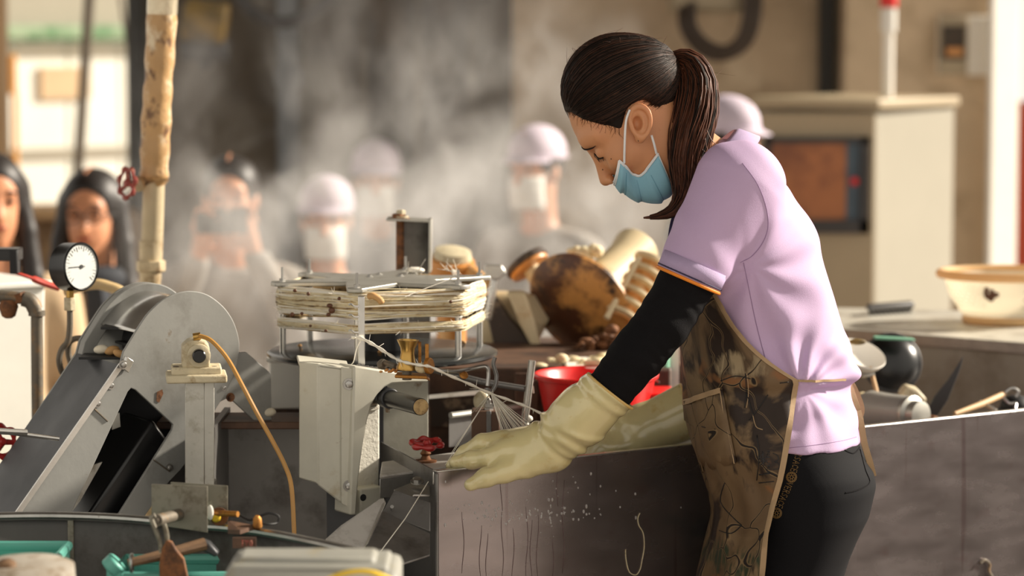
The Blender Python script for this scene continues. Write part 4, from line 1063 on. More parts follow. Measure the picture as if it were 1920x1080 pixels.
t = thing('side_valve', 'dark red valve wheel low at the left edge beside the chute', 'valve', P(5, 830, 4.5))
handwheel('handwheel', P(4, 828, 4.5), (.6, -.7, .2), .024, 'red_wheel', t, 6, .005)
b = MB(); b.cyl(P(4, 828, 4.5), P(-12, 850, 4.56), .007, 10); obj('stem', b, MT['iron'], t)

# ---------------------------------------------------------------- reeling machine in the middle
t = thing('reeling_stand', 'cream enamelled machine column with arched arm and black shaft stub', 'machine', (P(650, 960, 4.4).x, 4.42, 0))
KA = pl(655, 800, 4.36, 12)
b = MB(); b.prism(poly(KA, [(596, 682), (655, 690), (655, 950), (640, 944), (596, 910)]), -KA.n * .012)
obj('cover', b, MT['enamel'], t, bevel=.003)
KB = Plane(596, 800, KA.at(596, 800).y, -32)
b = MB(); b.prism(poly(KB, [(560, 679), (596.5, 682), (596.5, 910), (590, 906), (559, 897)]), -KB.n * .012); obj('cover_wing', b, MT['enamel'], t, bevel=.003)
top = [KB.at(560, 679), KA.at(596, 682), KA.at(655, 690), KA.at(668, 690) - KA.n * .1, KB.at(560, 679) - KA.n * .1 + Vector((.01, 0, 0))]
b = MB(); b.prism(top, (0, 0, -.006)); obj('top_plate', b, MT['enamel'], t, bevel=.0015)
b = MB(); b.prism(poly(KA, [(640, 688), (664, 690), (664, 960), (655, 952), (640, 944)], .005), -KA.n * .004); obj('flange_strip', b, MT['enamel'], t, bevel=.001)
for y in (720, 911): bolt(t, KA.at(654, y, .005), KA.n, .0062)
KC = pl(664, 800, 4.35, 34)
arm = [(664, 686), (690, 689), (720, 694), (760, 700), (803, 706), (806, 712), (800, 717), (768, 718), (735, 720), (722, 726), (708, 740), (697, 760), (689, 790), (681, 835), (673, 895), (668, 966), (656, 966)]
b = MB(); b.prism(poly(KC, arm), -KC.n * .05); obj('arm', b, MT['enamel'], t, bevel=.004)
KD = pl(690, 830, 4.42, 34)
b = MB(); b.prism(poly(KD, [(684, 757), (713, 750), (713, 930), (664, 930)]), -KD.n * .03); obj('casting', b, MT['enamel_rough'], t, bevel=.004)
b = MB(); b.prism(poly(KD, [(686, 764), (711, 760), (711, 768), (686, 772)], .004), -KD.n * .006); obj('casting_lip', b, MT['enamel_rough'], t, bevel=.001)
KE = pl(760, 790, 4.6, 20)
b = MB(); b.prism(poly(KE, [(718, 716), (803, 708), (803, 870), (718, 872)]), -KE.n * .006); obj('back_panel', b, MT['enamel'], t, bevel=.001)
b = MB(); b.prism(poly(KE, [(710, 700), (719, 700), (719, 900), (710, 900)], .03), -KE.n * .05); obj('panel_edge', b, MT['dark_sheet'], t)
b = MB(); b.box(KD.at(689, 938, .012), (.046, .03, .045), KD.e, KD.n, (0, 0, 1)); blk = obj('foot_block', b, MT['enamel'], t, bevel=.003)
bolt(t, KD.at(681, 933, .027), KD.n, .0038, MT['ink'], .001, name='bolt_hole')
b = MB(); b.box(Vector((KA.at(620, 900).x + .03, 4.44, .39)), (.08, .07, .78)); obj('pedestal', b, MT['dark_sheet'], t)
s0, s1 = P(694, 737, 4.46), P(789, 763, 4.27)
b = MB(); b.cyl(s0, s1, .0135, 26); obj('shaft', b, MT['black_gloss'], t, bevel=.001)
dv = (s1 - s0).normalized()
b = MB(); b.lathe([(.0125, 0), (.0125, .0012)], s1, dv, 26); obj('shaft_end', b, MT['silk_dirty'], t)
b = MB(); b.lathe([(.0165, -.012), (.0165, .012)], s0.lerp(s1, .36), dv, 24); b.box(P(714, 732, 4.4), (.02, .02, .03)); obj('collar', b, MT['dark_sheet'], t, bevel=.002)
bolt(t, P(727, 757, 4.39), (0, 0, -1), .0042, MT['iron'], .012)
b = MB()
for k in range(9):
    b.box(KC.at(672 + k * 8, 686 + k * 1.2, -.03), (.006, .012, .004)); 
obj('top_grit', b, MT['dull_steel'], t, kind='stuff')

t = thing('deck', 'steel machine deck with folded front edge under the red valve', 'deck', (P(770, 880, 4.4).x, 4.4, 0))
dz = P(760, 890, 4.3).z
dk = [PZ(712, 892, dz), PZ(806, 880, dz), PZ(860, 872, dz), PZ(900, 850, dz), PZ(850, 848, dz), PZ(716, 866, dz)]
b = MB(); b.prism(dk, (0, 0, -.004)); obj('deck_plate', b, MT['chute_light'], t, bevel=.001)
b = MB(); b.prism([dk[0] + Vector((0, 0, -.004)), dk[1] + Vector((0, 0, -.004)), dk[1] + Vector((0, 0, -.045)), dk[0] + Vector((0, 0, -.035))], (0, .004, 0)); obj('front_flange', b, MT['steel'], t, bevel=.001)
bolt(t, P(782, 903, 4.235), (0, -.4, 1), .007)
b = MB(); b.box((P(775, 900, 4.45).x, 4.47, .4), (.1, .1, .79)); obj('stand', b, MT['dark_sheet'], t)
t = thing('drain_valve', 'bright red lobed handwheel valve on the steel deck', 'valve', PZ(797, 866, dz))
vc = P(800, 832, 4.36)
handwheel('handwheel', vc, (0.02, -.18, 1), .0225, 'red_wheel', t, 6, .0042)
vb = PZ(798, 866, dz)
b = MB(); b.lathe([(.018, 0), (.018, .003), (.009, .004), (.006, .010), (.009, .014), (.006, .018), (.0045, .022), (.0045, vc.z - vb.z)], vb, (0, 0, 1), 18); obj('stem', b, MT['rust'], t)
# chutes
t = thing('steel_chute', 'bent stainless chute sloping under the deck beside the basin corner', 'chute', (P(740, 1000, 4.2).x, 4.2, 0))
def slab(name, pts, ys, m, th=.003, bev=.0008, par=None):
    bb = MB(); q = [P(x, y, Y) for (x, y), Y in zip(pts, ys)]
    n_ = (q[1] - q[0]).cross(q[2] - q[0]).normalized()
    if n_.y < 0: n_ = -n_
    bb.prism(q, n_ * th); return obj(name, bb, MT[m], par or t, bevel=bev)
slab('wing', [(606, 1034), (612, 1010), (640, 985), (712, 936), (720, 934), (723, 942), (683, 1032)], [4.05, 4.06, 4.08, 4.14, 4.15, 4.14, 4.04], 'chute_light')
slab('wing_lip', [(720, 934), (723, 942), (683, 1032), (676, 1036)], [4.149, 4.138, 4.036, 4.04], 'bright_steel', .004)
slab('trough', [(718, 958), (806, 1000), (806, 1040), (700, 1075), (680, 1036)], [4.17, 4.12, 4.06, 4.0, 4.02], 'dull_steel')
slab('flap', [(740, 918), (806, 942), (806, 996), (716, 962)], [4.2, 4.165, 4.14, 4.17], 'dull_steel')
slab('tab', [(738, 918), (770, 905), (806, 910), (806, 928), (776, 928), (770, 934)], [4.22, 4.25, 4.23, 4.21, 4.2, 4.195], 'steel')
b = MB(); b.cyl(P(735, 955, 4.165), P(735, 950, 4.155), .003, 8); obj('pin', b, MT['steel'], t)
b = MB(); b.box((P(745, 1080, 4.25).x, 4.24, .33), (.11, .09, .66)); obj('stand', b, MT['dark_sheet'], t)

# --- rotating reel
yr = 4.7; RC = P(717, 655, yr)
t = thing('silk_reel', 'six armed steel reel with star plate turning above a black disc', 'reel', (RC.x, yr, 0))
b = MB(); b.lathe([(.05, -.012), (.188, -.012), (.196, -.008), (.196, -.003), (.19, .0), (.05, .0), (.03, .0)], RC, (0, 0, 1), 72); obj('disc', b, MT['disc_black'], t)
b = MB(); b.cyl((RC.x, yr, 0), (RC.x, yr, RC.z - .01), .045, 24); obj('pedestal', b, MT['dark_sheet'], t)
b = MB(); b.lathe([(.036, 0), (.036, .105), (.028, .112)], RC, (0, 0, 1), 26); obj('hub', b, MT['dark_sheet'], t)
SZ = P(717, 522, yr).z
angs = [math.radians(19 + 60 * k) for k in range(6)]
RP = .174
star = []
for a in angs:
    d = Vector((math.cos(a), math.sin(a), 0)); s = Vector((-math.sin(a), math.cos(a), 0))
    c0 = Vector((RC.x, yr, SZ))
    star += [c0 + d * .19 - s * .013, c0 + d * .194, c0 + d * .19 + s * .013]
    v = a + pi / 6; star.append(c0 + Vector((math.cos(v), math.sin(v), 0)) * .088)
b = MB(); b.prism(star, (0, 0, -.0075)); obj('star_plate', b, MT['alu'], t, bevel=.0015)
for (x, y) in ((693, 519), (711, 515), (751, 518)): bolt(t, PZ(x, y, SZ), (0, 0, 1), .004)
for a in angs:
    p = RC + Vector((math.cos(a), math.sin(a), 0)) * RP
    b = MB(); b.cyl(p, (p.x, p.y, SZ - .007), .0055, 14); po = obj('post', b, MT['bright_steel'], t)
    b = MB(); b.cyl((p.x, p.y, SZ), (p.x, p.y, SZ + .024), .0023, 10); b.lathe([(.0055, 0), (.0055, .005)], (p.x, p.y, SZ), (0, 0, 1), 6); obj('pin', b, MT['steel'], po)
def hexpath(R, z, rnd=.02, n=10):
    pts = []
    for k in range(6):
        a = angs[k]; 
        for j in range(-2, 3):
            th = a + j * .045 ; rad = R * (1 - .012 * abs(j))
            pts.append(Vector((RC.x + rad * math.cos(th), yr + rad * math.sin(th), z)))
        a2 = a + pi / 3
        p0 = Vector((math.cos(a + .09), math.sin(a + .09))) * R * .976; p1 = Vector((math.cos(a2 - .09), math.sin(a2 - .09))) * R * .976
        for f in (.2, .4, .6, .8):
            q = p0.lerp(p1, f); pts.append(Vector((RC.x + q.x, yr + q.y, z)))
    return pts
def skein(zc, hh, R, n, label, seed, bits):
    r = np.random.default_rng(seed)
    t2 = thing('skein', label, 'silk', (RC.x, yr, zc - hh), 'wound silk skeins on the reel')
    b = MB()
    core = hexpath(R, zc); m = len(core); rows = []
    for k in range(10):
        th = 2 * pi * k / 10; rows.append([Vector((RC.x, yr, 0)) + (Vector((p.x - RC.x, p.y - yr, 0)) * (1 + .028 * math.cos(th))) + Vector((0, 0, zc + hh * .86 * math.sin(th))) for p in core])
    rows.append(rows[0]); b.grid([list(x) for x in zip(*rows)] + [[x[0] for x in rows]]); obj('core', b, MT['silk_dirty'], t2, smooth=180)
    b = MB(); b2 = MB(); b3 = MB()
    for i in range(n):
        u = r.uniform(-1, 1); bul = math.sqrt(max(0, 1 - u * u))
        Rk = R * (1 + .034 * bul * r.uniform(.75, 1.15)); z0 = zc + hh * u
        ph = r.uniform(0, 6.28, 3); am = r.uniform(.0008, .0042) * (1 if hh > .01 else .5)
        path = []
        for j, p in enumerate(hexpath(Rk, z0)):
            s_ = 2 * pi * j / m
            dz_ = am * (math.sin(s_ * 2 + ph[0]) + .6 * math.sin(5 * s_ + ph[1])); dr = 1 + .004 * math.sin(3 * s_ + ph[2])
            path.append(Vector((RC.x + (p.x - RC.x) * dr, yr + (p.y - yr) * dr, p.z + dz_)))
        (b3 if i % 8 == 3 else b if i % 4 else b2).tube(path, r.uniform(.0005, .0015), 4, True)
    obj('strands_brown', b3, MT['silk_dirty'], t2, smooth=180, kind='stuff'); obj('strands', b, MT['silk'], t2, smooth=180, kind='stuff'); obj('strands_pale', b2, MT['silk_white'], t2, smooth=180, kind='stuff')
    # loose fibre ends and dark pupa bits caught in the silk
    b = MB()
    hp_ = hexpath(R * 1.03, zc)
    for i in range(320):
        p = hp_[r.integers(m)].copy(); p = p.lerp(hp_[(hp_.index(hp_[0]) + int(r.integers(m))) % m], 0); p.z += hh * r.uniform(-1, 1.1); d = Vector(r.normal(size=3)) * .005
        b.tube([p, p + d * .5, p + d + Vector((0, 0, .002))], [.0005, .0004, .0002], 4)
    obj('loose_fibres', b, MT['silk_white'], t2, kind='stuff')
    b = MB()
    for (px, py, rr_) in bits:
        d = Plane(px, py, yr - .165, 0); p = d.at(px, py); b.ell(p, (rr_, rr_ * .7, rr_ * r.uniform(.7, 1.2)), nu=8, nv=6)
    obj('pupa_bits', b, MT['pupa'], t2, kind='stuff')
skein(P(717, 571, yr - .16).z, .0195, .178, 380, 'thick cream silk skein with brown bits wound round the reel posts', 5, [(618, 573, .005), (622, 582, .0055), (616, 590, .004), (636, 560, .003), (578, 551, .003), (553, 545, .0035), (566, 588, .003), (845, 566, .003), (548, 590, .004)])
skein(P(717, 616, yr - .16).z, .0072, .176, 90, 'narrow lower silk skein wound under the thick one', 6, [(611, 620, .003), (582, 611, .0025), (700, 613, .003)])
b = MB(); b.tube(smooth_path([P(690, 556, 4.51), P(700, 555, 4.505), P(712, 562, 4.505), P(716, 570, 4.505)], 4), [.003] + [.0055] * 10 + [.005, .003], 10)
tag(obj('cocoon_pulp', b, MT['cocoon_tan'], smooth=180), 'curled pinkish pulp lump sticking on top of the thick skein', 'pulp')
b = MB()
for (x, y) in ((562, 648), (884, 590), (870, 642), (800, 648), (712, 660), (858, 654)): b.ell(PZ(x, y, RC.z + .003), (.004, .004, .003), nu=8, nv=6)
o = obj('crumbs', b, MT['cocoon_tan'], None); o['kind'] = 'stuff'; o['label'] = 'small tan silk crumbs lying on the black disc'; o['category'] = 'crumbs'
b = MB()
for i in range(26):
    p = PZ(850 + RNG.normal() * 8, 507 + RNG.normal() * 3, SZ + .004); d = Vector(RNG.normal(size=3)) * .012
    b.tube([p, p + d * .6, p + d], [.0007, .0006, .0003], 4)
for i in range(14):
    p = PZ(775 + RNG.normal() * 12, 506 + RNG.normal() * 2, SZ + .006); d = Vector(RNG.normal(size=3)) * .014
    b.tube([p, p + d * .6, p + d], [.0009, .0008, .0003], 4)
b.ell(PZ(778, 507, SZ + .005), (.017, .01, .006))
o = obj('fluff', b, MT['silk_white'], smooth=180); o['kind'] = 'stuff'; o['label'] = 'tangled silk fluff caught on the star plate pins'; o['category'] = 'fluff'
b = MB(); b.tube([P(853, 520, 4.58), P(800, 540, 4.56), P(760, 556, 4.53)], .0006, 5); tag(obj('silk_thread', b, MT['silk_white']), 'single slack thread from the star arm to the thick skein', 'thread')

# --- thread guides on the column top
t = thing('hook_post', 'flat steel guide post with three little wire hooks before the reel', 'post', P(672, 682, 4.40))
b = MB(); c_, s_ = boxpx(671, 684, 556, 684, 4.40, .007); b.box(c_, s_); obj('bar', b, MT['bright_steel'], t, bevel=.001)
for y in (572, 592, 621):
    b = MB(); b.tube(smooth_path([P(672, y + 2, 4.398), P(664, y + 2, 4.39), P(658, y - 2, 4.388), P(654, y, 4.388)], 4), .0016, 6); obj('hook', b, MT['steel'], t)
t = thing('guide_spool', 'hourglass brass guide spool on a rusty brass bracket', 'spool', P(768, 712, 4.32))
b = MB(); sp = P(763, 693, 4.3); b.lathe([(.0165, 0), (.017, .004), (.0125, .014), (.0105, .026), (.0115, .034), (.0165, .044), (.0175, .0465), (.0145, .0465), (.013, .04)], sp, (.04, 0, 1), 30); obj('roller', b, MT['brass'], t)
b = MB(); b.cyl(sp + Vector((0, 0, -.016)), sp, .0075, 14); obj('neck', b, MT['iron'], t)
b = MB(); b.prism([P(740, 703, 4.29), P(800, 705, 4.27), P(806, 709, 4.29), P(798, 700, 4.33), P(745, 697, 4.34)], (0, 0, -.005)); obj('bracket', b, MT['rust_brass'], t, bevel=.0015)
b = MB(); c_, s_ = boxpx(784, 790, 641, 690, 4.31, .004); b.box(c_, s_); c_, s_ = boxpx(797, 804, 645, 690, 4.28, .004); b.box(c_, s_); obj('fork', b, MT['rust_brass'], t, bevel=.0008)
b = MB(); b.lathe([(.0125, -.004), (.013, 0), (.0125, .003)], P(805, 686, 4.28), (1, -.5, .1), 24); obj('eyelet_disc', b, MT['rust_brass'], t, bevel=.001)
b = MB(); b.ell(P(791, 690, 4.285), (.011, .009, .0085)); obj('fluff_ball', b, MT['silk'], t)
t = thing('clamp_nut', 'dark clamp nut and screw between the hook post and brass spool', 'clamp', P(722, 690, 4.36))
b = MB(); b.lathe([(.008, 0), (.009, .006), (.008, .012)], P(713, 684, 4.36), (.6, -.7, .2), 6); b.cyl(P(715, 678, 4.36), P(742, 687, 4.33), .0045, 10); obj('body', b, MT['iron'], t, bevel=.001)
b = MB()
for i in range(10): b.ell(P(718 + i * 3 + RNG.normal() * 3, 697 - (i % 3) * 2, 4.33), (.003, .003, .002), nu=7, nv=5)
obj('wet_crumbs', b, MT['spool_orange'], t, kind='stuff')
t = thing('wire_guide', 'bent steel wire arm reaching out beside the silk yarn', 'guide', P(812, 692, 4.30))
b = MB(); b.tube(smooth_path([P(808, 692, 4.30), P(850, 697, 4.32), P(880, 692, 4.35), P(906, 687, 4.36), P(914, 690, 4.36), P(916, 702, 4.36), P(914, 724, 4.355)], 5), .0032, 10); obj('wire', b, MT['steel'], t)
b = MB(); b.lathe([(.007, 0), (.0075, .002), (.005, .004)], P(869, 704, 4.335), (.3, -.7, .6), 16); obj('eyelet', b, MT['rust_brass'], t)
b = MB(); b.tube(smooth_path([P(928, 670, 4.37), P(925, 682, 4.37), P(928, 694, 4.37), P(931, 706, 4.37), P(929, 722, 4.365), P(922, 733, 4.36), P(914, 732, 4.355), P(913, 727, 4.355)], 5), .0034, 10)
tag(obj('thread_hook', b, MT['dull_steel']), 'dark steel hook that gathers the fan of threads', 'hook')
t = thing('support_rod', 'upright steel rod with a cross bar behind the thread fan', 'rod', P(990, 800, 4.55))
b = MB(); b.cyl(P(998, 676, 4.55), P(984, 790, 4.55), .0062, 14); b.cyl(P(984, 790, 4.55), (P(984, 790, 4.55).x, 4.55, .6), .0062, 14); obj('upright', b, MT['bright_steel'], t)
b = MB(); b.cyl(P(905, 716, 4.57), P(992, 730, 4.555), .0052, 12); b.cyl(P(800, 690, 4.6), P(905, 716, 4.57), .0052, 12); obj('cross_bar', b, MT['dull_steel'], t)
b = MB(); b.lathe([(.0085, -.006), (.0085, .006)], P(992, 731, 4.555), (-.12, 0, 1), 14); obj('clamp', b, MT['brown_metal'], t)
# yarn and fan of single threads
b = MB(); yy = [P(660, 632, 4.40), P(676, 634, 4.392), P(700, 646, 4.37), P(725, 662, 4.34), P(745, 674, 4.3), P(762, 680, 4.283), P(790, 685, 4.27), P(808, 688, 4.268), P(840, 703, 4.29), P(880, 720, 4.32), P(918, 737, 4.352), P(960, 752, 4.37), P(1000, 768, 4.38), P(1060, 800, 4.4)]
sy = smooth_path(yy, 6); b.tube(sy, [.0027 + .0007 * math.sin(i * 1.3) - .0009 * i / len(sy) for i in range(len(sy))], 8)
b.tube(smooth_path([P(678, 634, 4.39), P(668, 655, 4.39), P(662, 680, 4.395), P(650, 686, 4.4)], 4), .0008, 5)
for i in range(50):
    p = sy[int(RNG.integers(len(sy)))]; d = Vector(RNG.normal(size=3)) * .006; b.tube([p, p + d * .5, p + d], [.0006, .0005, .0002], 4)
tag(obj('silk_yarn', b, MT['silk_white'], smooth=180), 'twisted white silk yarn running past the brass spool to the basin', 'yarn')
b = MB()
ap = P(920, 737, 4.352)
for i in range(26):
    f = i / 25; e = P(940 + 66 * f + RNG.normal() * 2, 812 - 6 * f + RNG.normal() * 2, 4.36 + RNG.uniform(-.04, .05))
    b.tube([ap, ap.lerp(e, .5) + Vector((0, 0, -.001)), e, e + (e - ap) * .6], .00055, 4)
for (x, y, Y) in ((885, 775, 4.4), (835, 872, 4.27), (846, 850, 4.3), (892, 772, 4.4)): b.tube([ap, P(x, y, Y)], .0006, 4)
b.tube([P(803, 903, 4.2), P(760, 972, 4.13), P(712, 1036, 4.03)], .0008, 5)
o = obj('silk_threads', b, MT['silk_white'], smooth=180); o['kind'] = 'stuff'; o['label'] = 'fan of fine white threads pulled together under the hook'; o['category'] = 'threads'
# folded bracket behind the reel
t = thing('angle_bracket', 'grey folded steel bracket with bolt standing behind the reel', 'bracket', (P(775, 520, 5.0).x, 5.0, 0))
b = MB(); b.prism([P(744, 412, 5.0), P(806, 413, 5.02), P(804, 520, 5.02), P(744, 520, 5.0)], (0, .004, 0)); b.box((P(775, 600, 5.0).x, 5.03, P(775, 520, 5).z / 2), (.06, .03, P(775, 520, 5).z)); obj('sheet', b, MT['dull_steel'], t)
b = MB(); b.prism([P(724, 410, 4.97), P(806, 413, 4.97), P(809, 409, 5.05), P(728, 405, 5.05)], (0, 0, -.004)); b.prism([P(804, 412, 4.97), P(809, 412, 4.97), P(808, 512, 4.97), P(803, 512, 4.97)], (0, .07, 0)); obj('flange', b, MT['alu'], t, bevel=.001)
b = MB(); b.cyl(P(750, 412, 5.0), P(750, 520, 4.99), .0075, 12); obj('rod', b, MT['rust'], t)
bolt(t, P(752, 408, 5.0), (0, 0, 1), .009, MT['cream_cast'], .012); bolt(t, P(748, 410, 5.0), (0, 0, 1), .013, MT['rust'], .008)
# ---------------------------------------------------------------- the steel basin
BL = P(820, 886, 4.2); BR = PZ(1990, 763, BL.z)
be = (BR - BL); be.z = 0; blen = be.length; be.normalize(); bn = Vector((be.y, -be.x, 0))     # bn faces the camera
BZ = BL.z
def bp(s, d=0.0, z=0.0): return BL + be * s - bn * d + Vector((0, 0, z))
def at_px_panel(px, py, off=0.0):
    c = Vector((0, 0, CAMZ)); d = ray(px, py); t_ = (BL + bn * off - c).dot(bn) / d.dot(bn); return c + d * t_
t = thing('basin', 'long stainless steel reeling basin with wet streaked front panel', 'basin', (bp(.5, .3).x, bp(.5, .3).y, 0))
BW = .78
b = MB(); b.prism([bp(0, 0), bp(blen, 0), bp(blen, 0, -BZ + .02), bp(0, 0, -BZ + .02)], -bn * .003); obj('front_panel', b, MT['basin_steel'], t)
b = MB(); b.prism([bp(0, 0), bp(blen, 0), bp(blen, .014), bp(0, .014)], (0, 0, .0025)); b.prism([bp(0, .011), bp(blen, .011), bp(blen, .014), bp(0, .014)], (0, 0, -.02)); obj('rim', b, MT['bright_steel'], t, bevel=.0009)
ew = Vector((-.30, .95, 0))
b = MB(); b.prism([bp(0), bp(0) + ew * .34, bp(0) + ew * .34 + Vector((0, 0, -BZ + .02)), bp(0, 0, -BZ + .02)], be * .003); b.tube([bp(0, 0, -.002) - be * .001, bp(0, 0, -BZ + .03) - be * .001], .0028, 8)
obj('end_panel', b, MT['dull_steel'], t)
b = MB(); b.prism([bp(.02, .02, -.13), bp(blen, .02, -.13), bp(blen, BW, -.13), bp(.02, BW * .42, -.13)], (0, 0, -.004)); obj('water_tray', b, MT['dull_steel'], t)
# streaks, drops and a stuck thread on the panel
b = MB()
r = np.random.default_rng(11)
for i in range(110):
    x = r.normal(1000, 95); y = r.choice([r.normal(955, 14), r.uniform(885, 1000), r.normal(965, 8)])
    if y < 893 - (x - 900) * .05 or x < 830: continue
    p = at_px_panel(x, y); s_ = r.uniform(.0007, .0021)
    b.ell(p + bn * s_ * .2, (s_, s_ * .7, s_ * r.uniform(1, 1.8)), (be, bn, Vector((0, 0, 1))), 8, 6)
obj('water_drops', b, MT['drop'], t, kind='stuff', smooth=180)
b = MB()
for (x, y0, y1) in ((868, 960, 1075), (901, 985, 1080), (913, 1000, 1080), (942, 960, 1080), (962, 990, 1080), (988, 950, 1080), (996, 975, 1080), (1008, 965, 1080), (1036, 1010, 1080), (1056, 900, 1075), (940, 905, 958), (1046, 880, 950)):
    yy = np.linspace(y0, y1, 9)
    b.tube([at_px_panel(x + 2.2 * math.sin(y * .05 + x), y, .0002) for y in yy], [.00065 * q for q in (.4, .8, 1, 1, .9, 1, 1, .8, .5)], 4)
obj('water_runs', b, MT['run_mark'], t, kind='stuff', smooth=180)
b = MB(); b.tube(smooth_path([at_px_panel(x, y, .001) for x, y in [(1200, 962), (1196, 972), (1198, 985), (1206, 1000), (1208, 1025), (1204, 1050), (1200, 1068), (1192, 1078), (1180, 1072), (1174, 1050), (1173, 1030)]], 5), .0008, 5)
tag(obj('silk_thread', b, MT['silk']), 'pale silk thread stuck in a hook shape on the dark basin front', 'thread')
b = MB(); b.tube(smooth_path([at_px_panel(x, y, .004) for x, y in [(1838, 1056), (1846, 1050), (1856, 1058), (1854, 1070), (1862, 1084)]], 4), .003, 6)
tag(obj('drain_hook', b, MT['iron']), 'small rusty hook on the basin front at the bottom right', 'hook')

# black float with bolt, plates and bars inside the basin
t = thing('black_block', 'dark block with a bolt and nuts on top behind the glove', 'block', P(910, 840, 4.5))
b = MB(); c_, s_ = boxpx(884, 937, 771, 850, 4.47, .05); b.box(c_, s_); obj('body', b, MT['brown_metal'], t, bevel=.002)
b = MB(); c_, s_ = boxpx(912, 921, 771, 850, 4.468, .004); b.box(c_, s_); obj('rib', b, MT['dull_steel'], t, bevel=.001)
b = MB(); q = P(916, 770, 4.49); b.lathe([(.0085, 0), (.0085, .005)], q, (0, 0, 1), 6); b.lathe([(.0075, .006), (.0075, .012)], q, (0, 0, 1), 6); b.lathe([(.0045, .012), (.0045, .018), (.002, .021)], q, (0, 0, 1), 14); obj('bolt', b, MT['steel'], t)
t = thing('tray', 'pale steel tray with rolled rim behind the black block', 'tray', P(910, 820, 4.75))
b = MB(); b.prism([P(842, 778, 4.72), P(985, 762, 4.84), P(985, 826, 4.84), P(842, 838, 4.72)], (0, .004, 0)); obj('wall', b, MT['dull_steel'], t)
b = MB(); b.tube([P(845, 779, 4.715), P(984, 761, 4.835)], .0055, 10); obj('rim', b, MT['alu'], t)
b = MB(); b.box((P(910, 900, 4.85).x, 4.87, .35), (.12, .08, .7)); obj('leg', b, MT['dull_steel'], t)
b = MB(); b.prism([P(804, 742, 4.8), P(918, 731, 4.9), P(918, 738, 4.9), P(804, 748, 4.8)], (0, .012, 0)); tag(obj('steel_strip', b, MT['alu']), 'narrow bright steel strip across the dark gap behind the yarn', 'strip')
t = thing('inner_cabinet', 'brown stained steel housing under the spools behind the yarn', 'cabinet', (P(900, 780, 5.1).x, 5.1, 0))
b = MB(); a, c = P(800, 690, 5.0), P(1260, 700, 5.0); b.box(((a.x + c.x) / 2, 5.21, (a.z) / 2), (c.x - a.x, .42, a.z)); obj('body', b, MT['brown_metal'], t, bevel=.006)
b = MB(); c_, s_ = boxpx(808, 905, 748, 800, 4.99, .01); b.box(c_, s_); obj('recess_plate', b, MT['dark_mottle'], t)
b = MB(); c_, s_ = boxpx(965, 1010, 700, 790, 4.985, .01); b.box(c_, s_); obj('side_plate', b, MT['brown_metal'], t, bevel=.002)
b = MB(); b.ell(P(903, 752, 4.62), (.014, .008, .017), nu=18, nv=12); tag(obj('float_disc', b, MT['cream_cast'], smooth=180), 'pale cream disc behind the gathered threads', 'disc')
b = MB(); b.ell(P(985, 796, 4.55), (.006, .006, .013)); b.ell(P(990, 785, 4.55), (.008, .005, .006)); tag(obj('silk_clump', b, MT['silk_white'], smooth=180), 'white silk clump on the foot of the upright rod', 'silk')
# red bucket and neighbours
t = thing('bucket', 'bright red plastic bucket behind the glove cuff', 'bucket', P(1110, 800, 4.85))
rc = P(1118, 705, 4.88); rb_ = .104
b = MB(); b.lathe([(.078, -.11), (.083, -.108), (rb_, -.004), (rb_ + .006, -.002), (rb_ + .006, .003), (rb_, .004), (rb_ - .004, 0), (.079, -.1)], rc, (0, 0, 1), 48); obj('body', b, MT['red_plastic'], t)
b = MB(); b.tube(circ(rc + Vector((0, 0, .002)), rb_ + .003, (1, 0, 0), (0, 1, 0), 48), .004, 8, True); obj('rim', b, MT['red_plastic'], t)
b = MB(); b.tube([rc + Vector((math.cos(a) * (rb_ + .008), math.sin(a) * (rb_ + .008), -.012)) for a in np.linspace(pi * .02, pi * .98, 16)], .002, 6); obj('handle', b, MT['steel'], t)
b = MB(); b.box((rc.x, rc.y + .02, (rc.z - .112) / 2), (.2, .2, rc.z - .112)); tag(obj('plinth', b, MT['brown_metal'], bevel=.003), 'low brown plinth carrying the red bucket', 'plinth')
t = thing('pulp_tray', 'heap of pale wet silk pulp beside the red bucket rim', 'pulp', P(1090, 690, 5.05))
r = np.random.default_rng(3); b = MB()
for i in range(34):
    b.ell(P(r.normal(1085, 26), r.normal(682, 6), r.uniform(5.0, 5.16)) , (r.uniform(.008, .018), r.uniform(.006, .014), r.uniform(.005, .01)), nu=9, nv=6)
obj('lumps', b, MT['silk'], t, kind='stuff', smooth=180)
b = MB(); c_, s_ = boxpx(1060, 1200, 688, 700, 4.98, .16); b.box(c_, s_); obj('slab', b, MT['silk_white'], t, bevel=.004)
t = thing('green_post', 'pale green post with white edge between the sleeve and apron', 'post', (P(1247, 780, 5.0).x, 5.02, 0))
b = MB(); b.cyl(P(1243, 640, 5.02), (P(1243, 640, 5.02).x, 5.02, 0), .013, 14); obj('post', b, MT['green_post'], t)
b = MB(); b.box((P(1264, 700, 5.03).x, 5.04, .5), (.018, .02, 1.0)); obj('edge', b, MT['white_paint'], t)
t = thing('red_crate', 'small dull red crate below the green post', 'crate', P(1215, 770, 4.95))
b = MB(); c_, s_ = boxpx(1185, 1262, 742, 800, 4.86, .1); b.box(c_, s_); obj('body', b, MT['red_old'], t, bevel=.003)
b = MB(); c_, s_ = boxpx(1182, 1265, 738, 745, 4.855, .11); b.box(c_, s_); obj('rim', b, MT['red_plastic'], t, bevel=.002)
b = MB(); b.box((P(1222, 790, 4.9).x, 4.91, c_[2] / 2 - .04), (.05, .05, c_[2] - .1)); obj('stand', b, MT['brown_metal'], t)

